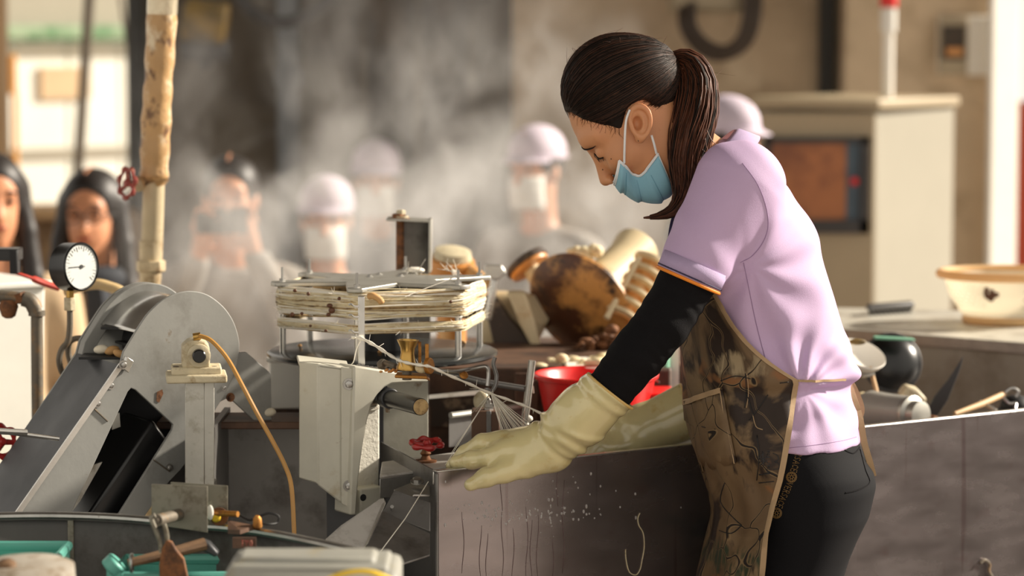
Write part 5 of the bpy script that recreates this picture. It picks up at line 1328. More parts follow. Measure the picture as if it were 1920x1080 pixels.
# ---------------------------------------------------------------- spools and rollers heaped behind
ys = 5.45
mtr = ys / F
b = MB(); zt_ = P(1000, 690, 5.4).z; b.box((P(1030, 700, 5.55).x, 5.72, zt_ / 2 + .0), (.62, .5, zt_)); tag(obj('work_table', b, MT['brown_metal'], bevel=.004), 'brown work table carrying the heap of dirty spools', 'table')
t = thing('large_spool', 'large brown stained flanged spool with cream barrel lying on the heap', 'spool', P(1085, 680, ys))
ax = Vector((.50, .72, .42)).normalized(); o_ = P(1083, 580, ys)
b = MB(); b.lathe([(.005, -.012), (.03, -.014), (.068, -.008), (.107, .002), (.117, .012), (.116, .020), (.10, .022), (.05, .022)], o_, ax, 56); obj('flange', b, MT['spool_brown'], t)
b = MB(); b.lathe([(.052, .02), (.046, .06), (.043, .2), (.05, .235), (.05, .24)], o_, ax, 32); obj('barrel', b, MT['spool_cream'], t)
hc = o_ + P(1083, 513, ys) - P(1075, 577, ys) - ax * .012
b = MB(); b.lathe([(.013, -.004), (.014, .006)], o_ + (P(1090, 518, ys) - P(1083, 577, ys)) - ax * .012 , ax, 20); obj('hub_hole', b, MT['black_rubber'], t)
t = thing('mushroom_spool', 'small flanged spool with a dark rim standing behind the large spool', 'spool', P(1030, 545, 5.6))
ax = Vector((.46, -.28, -.62)).normalized(); o_ = P(990, 497, 5.62)
b = MB(); b.lathe([(.01, 0), (.042, -.002), (.044, .004), (.042, .01), (.02, .012)], o_, ax, 40); obj('flange', b, MT['spool_orange'], t)
b = MB(); b.lathe([(.044, -.012), (.047, -.006), (.047, .0), (.043, .002)], o_, ax, 40, wob=lambda a: 1 + .02 * math.sin(24 * a)); obj('toothed_rim', b, MT['dark_mottle'], t)
b = MB(); b.lathe([(.018, .008), (.02, .06), (.026, .09), (.026, .12)], o_, ax, 24); obj('stem', b, MT['spool_cream'], t)
t = thing('cone_spool', 'cream cone spool with dark mottled inside behind the reel edge', 'spool', P(960, 660, 5.5))
ax = Vector((-.62, .45, -.35)).normalized(); o_ = P(990, 590, 5.5)
b = MB(); b.lathe([(.03, -.03), (.05, 0), (.075, .06), (.078, .075), (.07, .075)], o_, ax, 36); obj('cone', b, MT['spool_cream'], t)
b = MB(); b.lathe([(.071, .070), (.01, .078)], o_, ax, 36); obj('inside', b, MT['dark_mottle'], t)
b = MB(); b.prism([P(*p, 5.42) for p in [(905, 560), (925, 552), (960, 600), (1008, 650), (1018, 668), (930, 664)]], (0, .06, 0)); tag(obj('dirty_board', b, MT['dark_mottle'], bevel=.004), 'dark mottled board leaning below the cream cone spool', 'board')
b = MB(); b.prism([P(*p, 5.40) for p in [(950, 548), (985, 548), (1003, 600), (1018, 668), (1004, 664), (975, 610)]], (0, .05, 0)); tag(obj('cream_board', b, MT['spool_cream'], bevel=.006), 'cream board edge leaning between cone spool and large spool', 'board')
t = thing('ribbed_roller', 'cream ribbed roller leaning at the right of the large spool', 'roller', P(1180, 610, 5.4))
a0, a1 = P(1165, 600, 5.40), P(1226, 486, 5.46); dv = (a1 - a0).normalized(); L_ = (a1 - a0).length
b = MB(); b.cyl(a0, a1, .023, 20); obj('core', b, MT['spool_orange'], t)
for k in range(6):
    b = MB(); b.lathe([(.03, -.005), (.038, -.003), (.038, .003), (.03, .005)], a0 + dv * (L_ * (.06 + .176 * k)), dv, 26); obj('rib', b, MT['spool_cream'], t)
for k in range(2):
    b = MB(); s_ = [Vector((-.03, -.03, .006)), Vector((.028, -.03, -.012))][k]; b.cyl(a0 + s_, a1 + s_, .006, 10); obj('rail', b, MT['spool_cream'], t)
t = thing('toothed_cap', 'orange cap with a toothed grey gear top behind the folded bracket', 'gear', P(845, 515, 5.6))
o_ = P(846, 500, 5.6)
b = MB(); b.lathe([(.046, -.02), (.05, 0), (.046, .016), (.02, .022)], o_, (.12, -.25, 1), 36); obj('cap', b, MT['spool_orange'], t)
b = MB(); b.lathe([(.036, .014), (.04, .02), (.037, .034), (.02, .04)], o_, (.12, -.25, 1), 72, wob=lambda a: 1 + .03 * math.sin(36 * a)); obj('gear', b, MT['cream_cast'], t)
b = MB(); b.cyl(o_, (o_.x, o_.y, zt_), .03, 18); obj('stem', b, MT['spool_orange'], t)
b = MB(); b.cyl(P(880, 508, 5.58), P(905, 530, 5.5), .016, 14); tag(obj('orange_pin', b, MT['spool_orange']), 'short orange pin between the gear cap and reel', 'pin')
b = MB(); b.prism([P(*p, 5.35) for p in [(908, 496), (940, 497), (950, 512), (934, 526), (910, 520)]], (0, .03, 0)); b.cyl(P(928, 520, 5.37), P(915, 600, 5.37), .008, 8); tag(obj('metal_tab', b, MT['bright_steel'], bevel=.002), 'shiny sunlit metal tab behind the right of the reel', 'tab')
r = np.random.default_rng(9); b = MB()
for i in range(14): b.ell(P(r.normal(1100, 16), r.normal(474, 6), 5.5), (r.uniform(.008, .016),) * 2 + (r.uniform(.006, .014),), nu=9, nv=6)
b.cyl(P(1100, 478, 5.5), P(1105, 560, 5.52), .012, 10)
o = tag(obj('silk_wad', b, MT['silk'], smooth=180), 'cream wad of waste silk on top of the large spool', 'silk')
r = np.random.default_rng(19); b = MB()
for i in range(60): b.ell(P(r.normal(1135, 38), r.normal(650, 12), r.uniform(5.28, 5.36)), (r.uniform(.006, .014),) * 2 + (r.uniform(.004, .01),), nu=8, nv=5)
o = obj('silk_waste', b, MT['rust'], smooth=180); o['kind'] = 'stuff'; o['label'] = 'reddish brown silk waste heaped under the large spool'; o['category'] = 'waste'

# ---------------------------------------------------------------- right side: counter, basket, utensils
yk = 5.75
t = thing('counter', 'steel counter with bright worn top behind the basin on the right', 'counter', (P(1750, 640, yk).x, yk, 0))
zc = P(1700, 640, 5.55).z
c0, c1 = PZ(1500, 612, zc), PZ(1990, 650, zc)
far0, far1 = PZ(1500, 575, zc), PZ(1990, 586, zc)
b = MB(); b.prism([c0, c1, far1, far0], (0, 0, -.02)); obj('top', b, MT['counter_top'], t, bevel=.003)
b = MB(); b.prism([c0 + Vector((0, .01, -.02)), c1 + Vector((0, .01, -.02)), Vector((c1.x, c1.y + .01, .02)), Vector((c0.x, c0.y + .01, .02))], (0, .01, 0)); obj('front_panel', b, MT['counter_front'], t)
b = MB(); b.prism([c0 + Vector((0, -.004, .002)), c1 + Vector((0, -.004, .002)), c1 + Vector((0, -.004, -.02)), c0 + Vector((0, -.004, -.02))], (0, .006, 0)); obj('edge', b, MT['steel'], t, bevel=.001)
t = thing('brush', 'dark grey scrubbing brush lying on the counter', 'brush', PZ(1670, 588, zc))
a, c = PZ(1626, 591, zc), PZ(1712, 584, zc)
b = MB(); b.box((a + c) / 2 + Vector((0, 0, .016)), ((c - a).length, .045, .014), c - a); obj('back', b, MT['frame_dark'], t, bevel=.004)
b = MB()
for i in range(9):
    for j in range(3): p = a.lerp(c, .08 + i * .105) + Vector((0, -.014 + .014 * j, .0)); b.cyl(p, p + Vector((0, 0, .011)), .003, 6)
obj('bristles', b, MT['black_rubber'], t, kind='stuff')
t = thing('basket', 'large white perforated plastic basket with a tan rim on the counter', 'basket', PZ(1880, 612, zc))
kc = PZ(1893, 606, zc); kr = P(1893, 512, kc.y) 
H_ = P(1893, 513, kc.y).z - zc; R1 = (P(1893, 512, kc.y).x - P(1762, 512, kc.y).x); R0 = R1 * .62
ay = .8
b = MB(); rows = []
prof = [(R0 * .8, .012), (R0, .014), (R0 * 1.12, H_ * .25), (R1 * .86, H_ * .6), (R1 * .94, H_)]
NU = 96
for (rr_, hh_) in prof: rows.append([Vector((kc.x + rr_ * math.cos(2 * pi * k / NU), kc.y + ay * rr_ * math.sin(2 * pi * k / NU), zc + hh_)) for k in range(NU)])
rows.append([Vector((kc.x + 1e-4 * math.cos(2 * pi * k / NU), kc.y + 1e-4 * math.sin(2 * pi * k / NU), zc + .012)) for k in range(NU)]); rows = [rows[-1]] + rows[:-1]
# fine rows for the pierced side, every second cell left open as a hole
side = MB()
fine = []
hs = np.linspace(.25, .97, 19)
for h in hs:
    rr_ = np.interp(h, [0, .25, .6, 1], [R0, R0 * 1.12, R1 * .86, R1 * .94]); fine.append([Vector((kc.x + rr_ * math.cos(2 * pi * k / NU), kc.y + ay * rr_ * math.sin(2 * pi * k / NU), zc + H_ * h)) for k in range(NU)])
fv = [p for r_ in fine for p in r_]; ff = []
for i in range(len(hs) - 1):
    for k in range(NU):
        th = 2 * pi * k / NU
        if i % 2 == 1 and (k + (i // 2) % 2) % 2 == 0 and 2 < i < 15 and (th > 4.75 or th < 4.1): continue
        l = (k + 1) % NU; ff.append((i * NU + k, i * NU + l, (i + 1) * NU + l, (i + 1) * NU + k))
side.add(fv, ff); obj('pierced_side', side, MT['basket'], t, solid=.004)
bb = MB(); bb.grid([r_ for r_ in rows[:4]], True); obj('bottom', bb, MT['basket'], t, solid=.004)
b = MB(); b.tube([Vector((kc.x + R1 * math.cos(a), kc.y + ay * R1 * math.sin(a), zc + H_)) for a in np.linspace(0, 2 * pi, 65)[:-1]], .0095, 10, True); obj('rim', b, MT['basket_rim'], t)
b = MB(); b.tube([Vector((kc.x + R0 * math.cos(a), kc.y + ay * R0 * math.sin(a), zc + .010)) for a in np.linspace(0, 2 * pi, 49)[:-1]], .010, 8, True); obj('foot_ring', b, MT['basket_rim'], t)
b = MB(); r = np.random.default_rng(4)
for i in range(12):
    a = -2.02 + r.normal() * .05; hh_ = .62 + r.normal() * .06; rr_ = np.interp(hh_, [0, .25, .6, 1], [R0, R0 * 1.12, R1 * .86, R1 * .94])
    b.ell((kc.x + rr_ * math.cos(a), kc.y + ay * rr_ * math.sin(a) - .003, zc + H_ * hh_), (.006, .004, .006), nu=7, nv=5)
obj('stuck_silk', b, MT['pupa'], t, kind='stuff')
# utensils in the basin
t = thing('skimmer', 'white enamel skimmer bowl with a thin stick standing in the basin behind the woman', 'skimmer', P(1650, 800, 5.05))
o_ = P(1614, 664, 5.1); ax = Vector((.25, -.42, .86)).normalized()
b = MB(); b.lathe([(.012, -.026), (.03, -.022), (.043, -.01), (.048, .0), (.047, .003), (.042, -.006), (.028, -.017), (.01, -.02)], o_, ax, 36); obj('bowl', b, MT['white_paint'], t)
b = MB(); b.ell(P(1608, 641, 5.07), (.016, .005, .006)); obj('hole', b, MT['yellow_old'], t)
b = MB(); b.cyl(P(1632, 690, 5.1), P(1646, 745, 5.05), .0042, 10); b.cyl(P(1646, 745, 5.05), P(1655, 860, 5.0), .0042, 10); obj('stick', b, MT['tan_wood'], t)
b = MB(); b.tube([P(1600, 700, 5.1), P(1620, 703, 5.08), P(1640, 700, 5.08)], .005, 8); obj('rim_bar', b, MT['bright_steel'], t)
t = thing('black_pan', 'big round black pan leaning against the counter front', 'lid', P(1672, 730, 5.4))
o_ = P(1672, 680, 5.36); ax = Vector((.1, -.9, .25)).normalized()
b = MB(); b.lathe([(.005, .022), (.03, .02), (.052, .008), (.056, 0), (.054, -.008), (.01, -.01)], o_, ax, 40); obj('dome', b, MT['black_gloss'], t)
b = MB(); b.tube(circ(o_ + ax * .001, .056, ax.orthogonal().normalized(), ax.cross(ax.orthogonal()).normalized(), 40), .004, 8, True); obj('rim', b, MT['frame_dark'], t)
b = MB(); b.prism([P(1640, 632, 5.3), P(1716, 636, 5.3), P(1716, 640, 5.3), P(1640, 637, 5.3)], (0, .03, 0)); obj('handle', b, MT['green_post'], t, bevel=.002)
t = thing('grey_pot', 'dull grey metal pot lying on its side at the basin rim', 'pot', P(1680, 800, 5.0))
a0, a1 = P(1626, 768, 5.06), P(1704, 776, 4.98); dv = (a1 - a0).normalized()
b = MB(); b.lathe([(.01, -.002), (.033, 0), (.036, .01), (.033, .06), (.0325, (a1 - a0).length)], a0, dv, 32); obj('body', b, MT['pot_grey'], t)
b = MB(); b.lathe([(.028, 0), (.0335, .002), (.0335, .01), (.026, .014), (.025, .03), (.012, .033)], a1, dv, 32); obj('neck', b, MT['alu'], t)
b = MB(); b.prism([P(*p, 5.12) for p in [(1688, 742), (1700, 724), (1722, 730), (1740, 750), (1728, 766), (1700, 762)]], (0, .05, 0)); tag(obj('cream_block', b, MT['cream_cast'], bevel=.006), 'cream worn block lying above the grey pot', 'block')
b = MB(); b.prism([P(*p, 5.1) for p in [(1807, 668), (1800, 695), (1778, 750), (1750, 792), (1730, 784), (1752, 744), (1780, 710)]], (.0, .008, 0)); tag(obj('blade', b, MT['frame_dark'], bevel=.002), 'dark grey curved blade standing point up in the basin', 'blade')
t = thing('tongs', 'pale metal tongs with wire hooks resting on the basin rim', 'tongs', P(1850, 770, 4.95))
b = MB(); b.tube([P(1790, 776, 4.93), P(1840, 758, 4.98), P(1882, 739, 5.05)], [.004, .006, .0055], 8); obj('arm', b, MT['tan_wood'], t)
b = MB(); b.tube([P(1838, 753, 5.0), P(1868, 770, 4.97)], .004, 8); obj('arm', b, MT['alu'], t)
b = MB(); b.tube(smooth_path([P(1880, 740, 5.05), P(1896, 728, 5.05), P(1909, 734, 5.05), P(1905, 744, 5.05)], 4), .0034, 8); obj('hook', b, MT['steel'], t)
b = MB(); b.tube(smooth_path([P(1880, 744, 5.04), P(1892, 756, 5.03), P(1904, 756, 5.03), P(1903, 766, 5.02)], 4), .003, 8); obj('hook', b, MT['steel'], t)
b = MB(); b.ell(P(1905, 762, 5.1), (.03, .03, .022)); b.tube(circ(P(1905, 768, 5.1), .03, (1, 0, 0), (0, 1, 0), 20), .004, 6, True); tag(obj('dark_bowl', b, MT['black_rubber']), 'dark upturned bowl behind the tongs at the right edge', 'bowl')
r = np.random.default_rng(14); b = MB()
for i in range(26): b.ell(P(r.uniform(1740, 1930), r.normal(790, 3), r.uniform(4.98, 5.08)) , (r.uniform(.006, .014),) * 2 + (r.uniform(.005, .01),), nu=8, nv=5)
o = obj('wet_waste', b, MT['rust'], smooth=180); o['kind'] = 'stuff'; o['label'] = 'reddish wet waste lying in the basin beside the tongs'; o['category'] = 'waste'
b = MB(); b.ell(P(1600, 770, 5.1), (.022, .02, .02)); b.ell(P(1618, 748, 5.14), (.016, .016, .013)); tag(obj('silk_heap', b, MT['silk'], smooth=180), 'cream silk heap left of the grey pot behind the apron strings', 'silk')

# ---------------------------------------------------------------- steam
def steam():
    lo = Vector((-1.05, 6.0, .25)); hi = Vector((.55, 7.38, 1.95))
    b = MB(); b.box((lo + hi) / 2, hi - lo)
    m = bpy.data.materials.new('steam'); m.use_nodes = True; nt = m.node_tree; N = nt.nodes; L = nt.links
    for n in list(N):
        if n.type == 'BSDF_PRINCIPLED': N.remove(n)
    vs = N.new('ShaderNodeVolumeScatter'); vs.inputs['Color'].default_value = (.97, .96, .95, 1); vs.inputs['Anisotropy'].default_value = .2
    L.new(vs.outputs[0], N['Material Output'].inputs['Volume'])
    tc = N.new('ShaderNodeTexCoord')
    def noise(scale, st, det, dist):
        mp = N.new('ShaderNodeMapping'); mp.inputs['Scale'].default_value = st; mp.inputs['Rotation'].default_value = (0, .6, 0); L.new(tc.outputs['Object'], mp.inputs['Vector'])
        n = N.new('ShaderNodeTexNoise'); n.inputs['Scale'].default_value = scale; n.inputs['Detail'].default_value = det; n.inputs['Distortion'].default_value = dist; L.new(mp.outputs[0], n.inputs['Vector']); return n.outputs[0]
    def rng(s, a, bq, c, d):
        r = N.new('ShaderNodeMapRange'); r.inputs[1].default_value = a; r.inputs[2].default_value = bq; r.inputs[3].default_value = c; r.inputs[4].default_value = d
        r.interpolation_type = 'SMOOTHSTEP'; L.new(s, r.inputs[0]); return r.outputs[0]
    def mul(a, c):
        n = N.new('ShaderNodeMath'); n.operation = 'MULTIPLY'
        for i, q in enumerate((a, c)):
            if hasattr(q, 'is_linked'): L.new(q, n.inputs[i])
            else: n.inputs[i].default_value = q
        return n.outputs[0]
    sx = N.new('ShaderNodeSeparateXYZ'); L.new(tc.outputs['Object'], sx.inputs[0])
    d = rng(noise(3.2, (1, .6, .8), 4, 1.0), .42, .68, 0.0, 1)
    d2 = rng(noise(10, (1, .5, .7), 4, .6), .36, .66, .15, 1)
    d = mul(d, d2)
    d = mul(d, rng(sx.outputs[2], 1.8, 1.0, 0.0, 1)); d = mul(d, rng(sx.outputs[2], .25, .8, .3, 1))
    d = mul(d, rng(sx.outputs[0], -1.0, -.6, 0, 1)); d = mul(d, rng(sx.outputs[0], .54, .15, 0, 1))
    d = mul(d, rng(sx.outputs[1], 6.02, 6.3, 0, 1)); d = mul(d, rng(sx.outputs[1], 7.36, 7.0, 0, 1))
    d = mul(d, STEAM)
    L.new(d, vs.inputs['Density'])
    o = obj('steam', b, m, smooth=0); o['kind'] = 'stuff'; o['label'] = 'grey white steam drifting up between the machines and back wall'; o['category'] = 'steam'
    o.visible_shadow = True
STEAM = 2.3
steam()
# ---------------------------------------------------------------- the woman at the basin
YW = 4.35
def W(px, py, dy=0.0): return P(px, py, YW + dy)
SC = 1 / 1198.0
wm = thing('person', 'woman in lilac polo shirt, camouflage apron and rubber gloves leaning on the steel basin', 'person', (W(1470, 900).x, YW, 0))
HC = W(1160, 170)
fA = Vector((-.77, 0, -.64)); uA = Vector((-.64, 0, .77)); nA = Vector((0, -1, 0))
def HL(px, py): dx, dy = (px - 1160) * SC, (py - 170) * SC; return (dx * -.77 + dy * .64, dx * -.64 + dy * -.77)
def HW(a, b_, c): return HC + fA * a + uA * b_ + nA * c
def head_mesh(name, fn, lo, hi, res, m, par, **kw):
    v, f = nets(fn, lo, hi, res)
    w = np.array(HC)[None] + v[:, :1] * np.array(fA) + v[:, 1:2] * np.array(uA) + v[:, 2:3] * np.array(nA)
    det = fA.cross(uA).dot(nA)
    if det < 0: f = f[:, ::-1]
    return mesh_obj(name, w, f, MT[m], par, smooth=180, **kw), w, f
def hp3(px, py, c): a, b_ = HL(px, py); return (a, b_, c)
ear_c = HL(1196, 225)
def head_fn(A, B, C):
    AC = np.abs(C)
    d = s_ell((-.004, .004, 0), (.081, .077, .072))(A, B, C)
    d = smin(d, s_ell((.030, -.03, 0), (.068, .078, .063))(A, B, C), .02)
    d = smin(d, s_ell((.026, -.088, 0), (.060, .072, .055))(A, B, C), .03)
    d = smin(d, s_cone((.070, -.141, -.008), (.070, -.141, .008), .016, .016)(A, B, C), .03)
    d = smin(d, s_ell((.058, -.078, .040), (.026, .022, .02))(A, B, AC), .02)
    d = smin(d, s_cone((.084, -.028, .026), (.070, -.03, .046), .013, .010)(A, B, AC), .018)
    # eye socket, closed lid looking down
    d = smax(d, -(length(A - .101, B + .058, AC - .033) - .0165), .014)
    d = smin(d, length(A - .0775, B + .056, AC - .033) - .0135, .003)
    # nose
    d = smin(d, s_cone((.088, -.052, 0), (.104, -.094, 0), .0065, .0098)(A, B, C), .010)
    d = smin(d, length(A - .099, B + .099, AC - .0095) - .0066, .006)
    d = smax(d, -(length(A - .100, B + .108, AC - .0065) - .0038), .003)
    # lips under the mask
    d = smin(d, s_ell((.089, -.121, 0), (.009, .007, .022))(A, B, C), .006)
    d = smin(d, s_ell((.087, -.130, 0), (.008, .006, .019))(A, B, C), .006)
    # neck and the root of the shoulders
    n0, n1, n2 = HL(1232, 225), HL(1330, 325), HL(1375, 380)
    d = smin(d, s_chain([(n0[0], n0[1], 0), (n1[0], n1[1], 0), (n2[0], n2[1], 0)], [.047, .050, .058], .02)(A, B, C), .03)
    return d
def ear_fn(A, B, C):
    AC = np.abs(C)
    e2 = Vector((-.24, .37)).normalized(); e1 = Vector((e2.y, -e2.x))      # e2 runs up the ear, e1 towards the face
    if e1.x < 0: e1 = -e1
    x = (A - ear_c[0]) * e1.x + (B - ear_c[1]) * e1.y; y = (A - ear_c[0]) * e2.x + (B - ear_c[1]) * e2.y
    z = AC - (.0715 - .32 * x)
    wd = .0165 * (1 + .16 * np.clip(y / .028, -1, 1))
    q = np.sqrt((x / wd) ** 2 + (y / .0250) ** 2)
    plate = smax((q - 1) * .017, np.abs(z - .001) - .0028, .003)
    rim = np.sqrt(((q - .95) * .017) ** 2 + (z - .0065) ** 2) - .0034
    rim = smax(rim, -(x - .010) + (y < 0) * 0 - .004 * 0, .003) if False else rim
    anti = np.sqrt(((np.sqrt(((x - .003) / .0085) ** 2 + ((y + .001) / .0165) ** 2) - .95) * .010) ** 2 + (z - .0035) ** 2) - .0024
    lobe = s_ell((0, 0, 0), (.008, .008, .0045))(x + .0 - .003, y + .0255, z - .002)
    trag = s_ell((0, 0, 0), (.0035, .006, .004))(x - .0125, y + .004, z - .005)
    d = smin(smin(smin(smin(plate, rim, .003), anti, .0025), lobe, .005), trag, .004)
    pit = s_ell((0, 0, 0), (.0068, .0105, .010))(x - .0040, y + .002, z - .004)
    stem = s_ell((0, 0, 0), (.010, .018, .010))(x - .004, y, z + .009)
    return smax(smin(d, stem, .005), -pit, .002)
hv, hf = nets(lambda A, B, C: smin(head_fn(A, B, C), ear_fn(A, B, C), .004), (-.115, -.30, -.10), (.125, .09, .10), .0021)
hw_ = np.array(HC)[None] + hv[:, :1] * np.array(fA) + hv[:, 1:2] * np.array(uA) + hv[:, 2:3] * np.array(nA)
if fA.cross(uA).dot(nA) < 0: hf = hf[:, ::-1]
body = mesh_obj('body', hw_, hf, MT['skin'], wm, smooth=180)
head_bvh = BVHTree.FromPolygons([tuple(p) for p in hw_], [tuple(int(i) for i in q) for q in hf])
def on_head(px, py, off=.0006, side=1):
    h = head_bvh.ray_cast(Vector((0, 0, CAMZ)), ray(px, py).normalized())
    return (h[0] + h[1] * off) if h[0] else W(px, py)
def on_head_radial(a, b_, c, off):
    """nearest skin point pushed out along the skin normal"""
    h = head_bvh.find_nearest(HW(a, b_, c)); return h[0] + h[1] * off
# brow, lashes
for sd_ in (1, -1):
    b = MB(); pts = [on_head_radial(*hp3(x, y, sd_ * c), .0008) for x, y, c in ((1094, 273, .017), (1098, 276, .023), (1104, 277, .030), (1111, 273, .038), (1117, 267, .045))]
    b.tube(smooth_path(pts, 4), lerp_list([.0009, .0015, .0015, .0010, .0004], 17), 6); obj('eyebrow', b, MT['hair'], body)
    b = MB(); pts = [on_head_radial(*hp3(x, y, sd_ * c), .0008) for x, y, c in ((1111, 291, .021), (1114, 296, .028), (1121, 298, .037), (1129, 294, .045))]
    sp_ = smooth_path(pts, 4); b.tube(sp_, lerp_list([.0006, .0015, .0017, .0008], len(sp_)), 6)
    for k in range(14):
        p = sp_[min(k, len(sp_) - 1)]; b.tube([p, p + fA * .002 - uA * .003, p + fA * .003 - uA * .006], [.0005, .0004, .0001], 4)
    obj('eyelashes', b, MT['hair'], body)
b = MB()
for (x, y) in ((1146, 298), (1132, 300), (1197, 264), (1130, 318)): p = on_head(x, y, 0); b.ell(p, (.0012, .0008, .0012), nu=7, nv=5)
obj('freckles', b, MT['pupa'], body, kind='stuff')

# ---- hair: cap, ponytail, strands
def poly_sd(poly, x, y):
    """signed distance of a 2-D outline, negative inside"""
    d = np.full(np.broadcast(x, y).shape, 1e9); s = np.ones_like(d); n = len(poly)
    for i in range(n):
        ax_, ay_ = poly[i]; bx_, by_ = poly[i - 1]; ex, ey = bx_ - ax_, by_ - ay_; wx_, wy_ = x - ax_, y - ay_
        t_ = np.clip((wx_ * ex + wy_ * ey) / (ex * ex + ey * ey), 0, 1); d = np.minimum(d, (wx_ - ex * t_) ** 2 + (wy_ - ey * t_) ** 2)
        c1 = (y >= ay_) & (y < by_) & (ex * wy_ > ey * wx_); c2 = (y < ay_) & (y >= by_) & (ex * wy_ < ey * wx_)
        s = np.where(c1 | c2, -s, s)
    return s * np.sqrt(d)
outl = [(1050, 214), (1046, 140), (1090, 70), (1180, 50), (1270, 80), (1290, 160), (1278, 215), (1262, 252), (1246, 236), (1238, 212), (1226, 196), (1205, 184), (1180, 189), (1170, 204), (1168, 222), (1166, 238), (1158, 241), (1144, 235), (1118, 229), (1092, 222), (1070, 209)]
outl = [HL(*p) for p in outl]
def hair_fn(A, B, C):
    d = s_ell((.001, .006, 0), (.086, .0835, .0785))(A, B, C)
    d = smin(d, s_ell((-.045, -.012, 0), (.056, .056, .060))(A, B, C), .03)
    d = smin(d, s_ell((.030, -.03, 0), (.0700, .0800, .0655))(A, B, C), .01)
    pd = poly_sd(outl, A[:, :, 0], B[:, :, 0])[:, :, None]
    # the hairline sits further back at the middle of the brow than at the temple
    return smax(d, pd + 0 * C, .005)
hair, hmv, hmf = head_mesh('hair', hair_fn, (-.125, -.12, -.09), (.10, .10, .09), .0022, 'hair', wm)
r = np.random.default_rng(21)
hair_bvh = BVHTree.FromPolygons([tuple(p) for p in hmv], [tuple(int(i) for i in q) for q in hmf])
tie = Vector(hp3(1256, 117, 0.0))
def hsurf(d):
    """distance of the hair surface from the head centre along unit d"""
    t_ = np.linspace(.05, .14, 60); pts = np.outer(t_, d)
    e1 = np.sqrt(((pts[:, 0] - .001) / .086) ** 2 + ((pts[:, 1] - .006) / .0835) ** 2 + (pts[:, 2] / .0785) ** 2) - 1
    e2 = np.sqrt(((pts[:, 0] + .045) / .056) ** 2 + ((pts[:, 1] + .012) / .056) ** 2 + (pts[:, 2] / .060) ** 2) - 1
    v = np.minimum(e1, e2); i = np.nonzero(v < 0)[0]; return t_[i[-1]] if len(i) else .08
hl_px = [(1062, 204), (1070, 209), (1092, 222), (1118, 231), (1142, 240), (1155, 249), (1163, 240), (1168, 215), (1172, 198), (1190, 186), (1210, 188), (1230, 202), (1240, 222), (1250, 240)]
hl = [HL(*p) for p in hl_px]
b = MB(); bw = MB(); td = tie.normalized()
for i in range(2400):
    f = r.uniform(0, len(hl) - 1.001); k = int(f); a0 = np.array(hl[k]) * (1 - f + k) + np.array(hl[k + 1]) * (f - k)
    sd_ = 1 if r.random() < .72 else -1
    # lateral place of the hairline point
    rad2 = a0[0] ** 2 / .084 ** 2 + a0[1] ** 2 / .083 ** 2
    c = .074 * math.sqrt(max(0.0, 1 - min(rad2, .999)))
    if k == 0 or r.random() < .12: c *= r.uniform(0, 1)
    st = Vector((a0[0], a0[1], sd_ * c))
    if c < .02 and k < 2: st = Vector((.086, .02 + abs(r.normal()) * .02, r.uniform(-.05, .05)))
    st += Vector(r.normal(size=3)) * .0035
    sdv = st.normalized(); ang = sdv.angle(td); path = []
    lift = r.uniform(.0002, .0016); wv = r.normal(0, .025); ph = r.uniform(0, 6)
    m = 13
    for j in range(m):
        s_ = j / (m - 1)
        d = (sdv * math.sin((1 - s_) * ang) + td * math.sin(s_ * ang)) / math.sin(ang)
        d = (d + Vector((0, 0, 1)) * wv * math.sin(pi * s_) + Vector((.0, 1, 0)) * .25 * math.sin(pi * s_) * (.4 if k < 6 else 0)).normalized()
        dw = fA * d.x + uA * d.y + nA * d.z
        h_ = hair_bvh.ray_cast(HC + dw * .2, -dw); rad = (h_[0] - HC).length if h_[0] else 0
        if rad < .055: path = []; continue
        path.append(HC + dw * (rad + lift * (1 if path else .1)))
    if len(path) < 4: continue
    if r.random() < .5:      # soft fringe where the strand leaves the skin
        e_ = path[0] + (path[0] - path[1]) * r.uniform(.2, .7); hk = head_bvh.find_nearest(e_)
        if hk[0] and (hk[0] - e_).length < .012: path = [hk[0] + hk[1] * .0002] + path
    (bw if r.random() < .3 else b).tube(path, lerp_list([.0001, .0005, .0008, .0008, .0007], len(path)), 3)
obj('strands', b, MT['hair'], hair, kind='stuff', smooth=180); obj('highlight_strands', bw, MT['hair_highlight'], hair, kind='stuff', smooth=180)
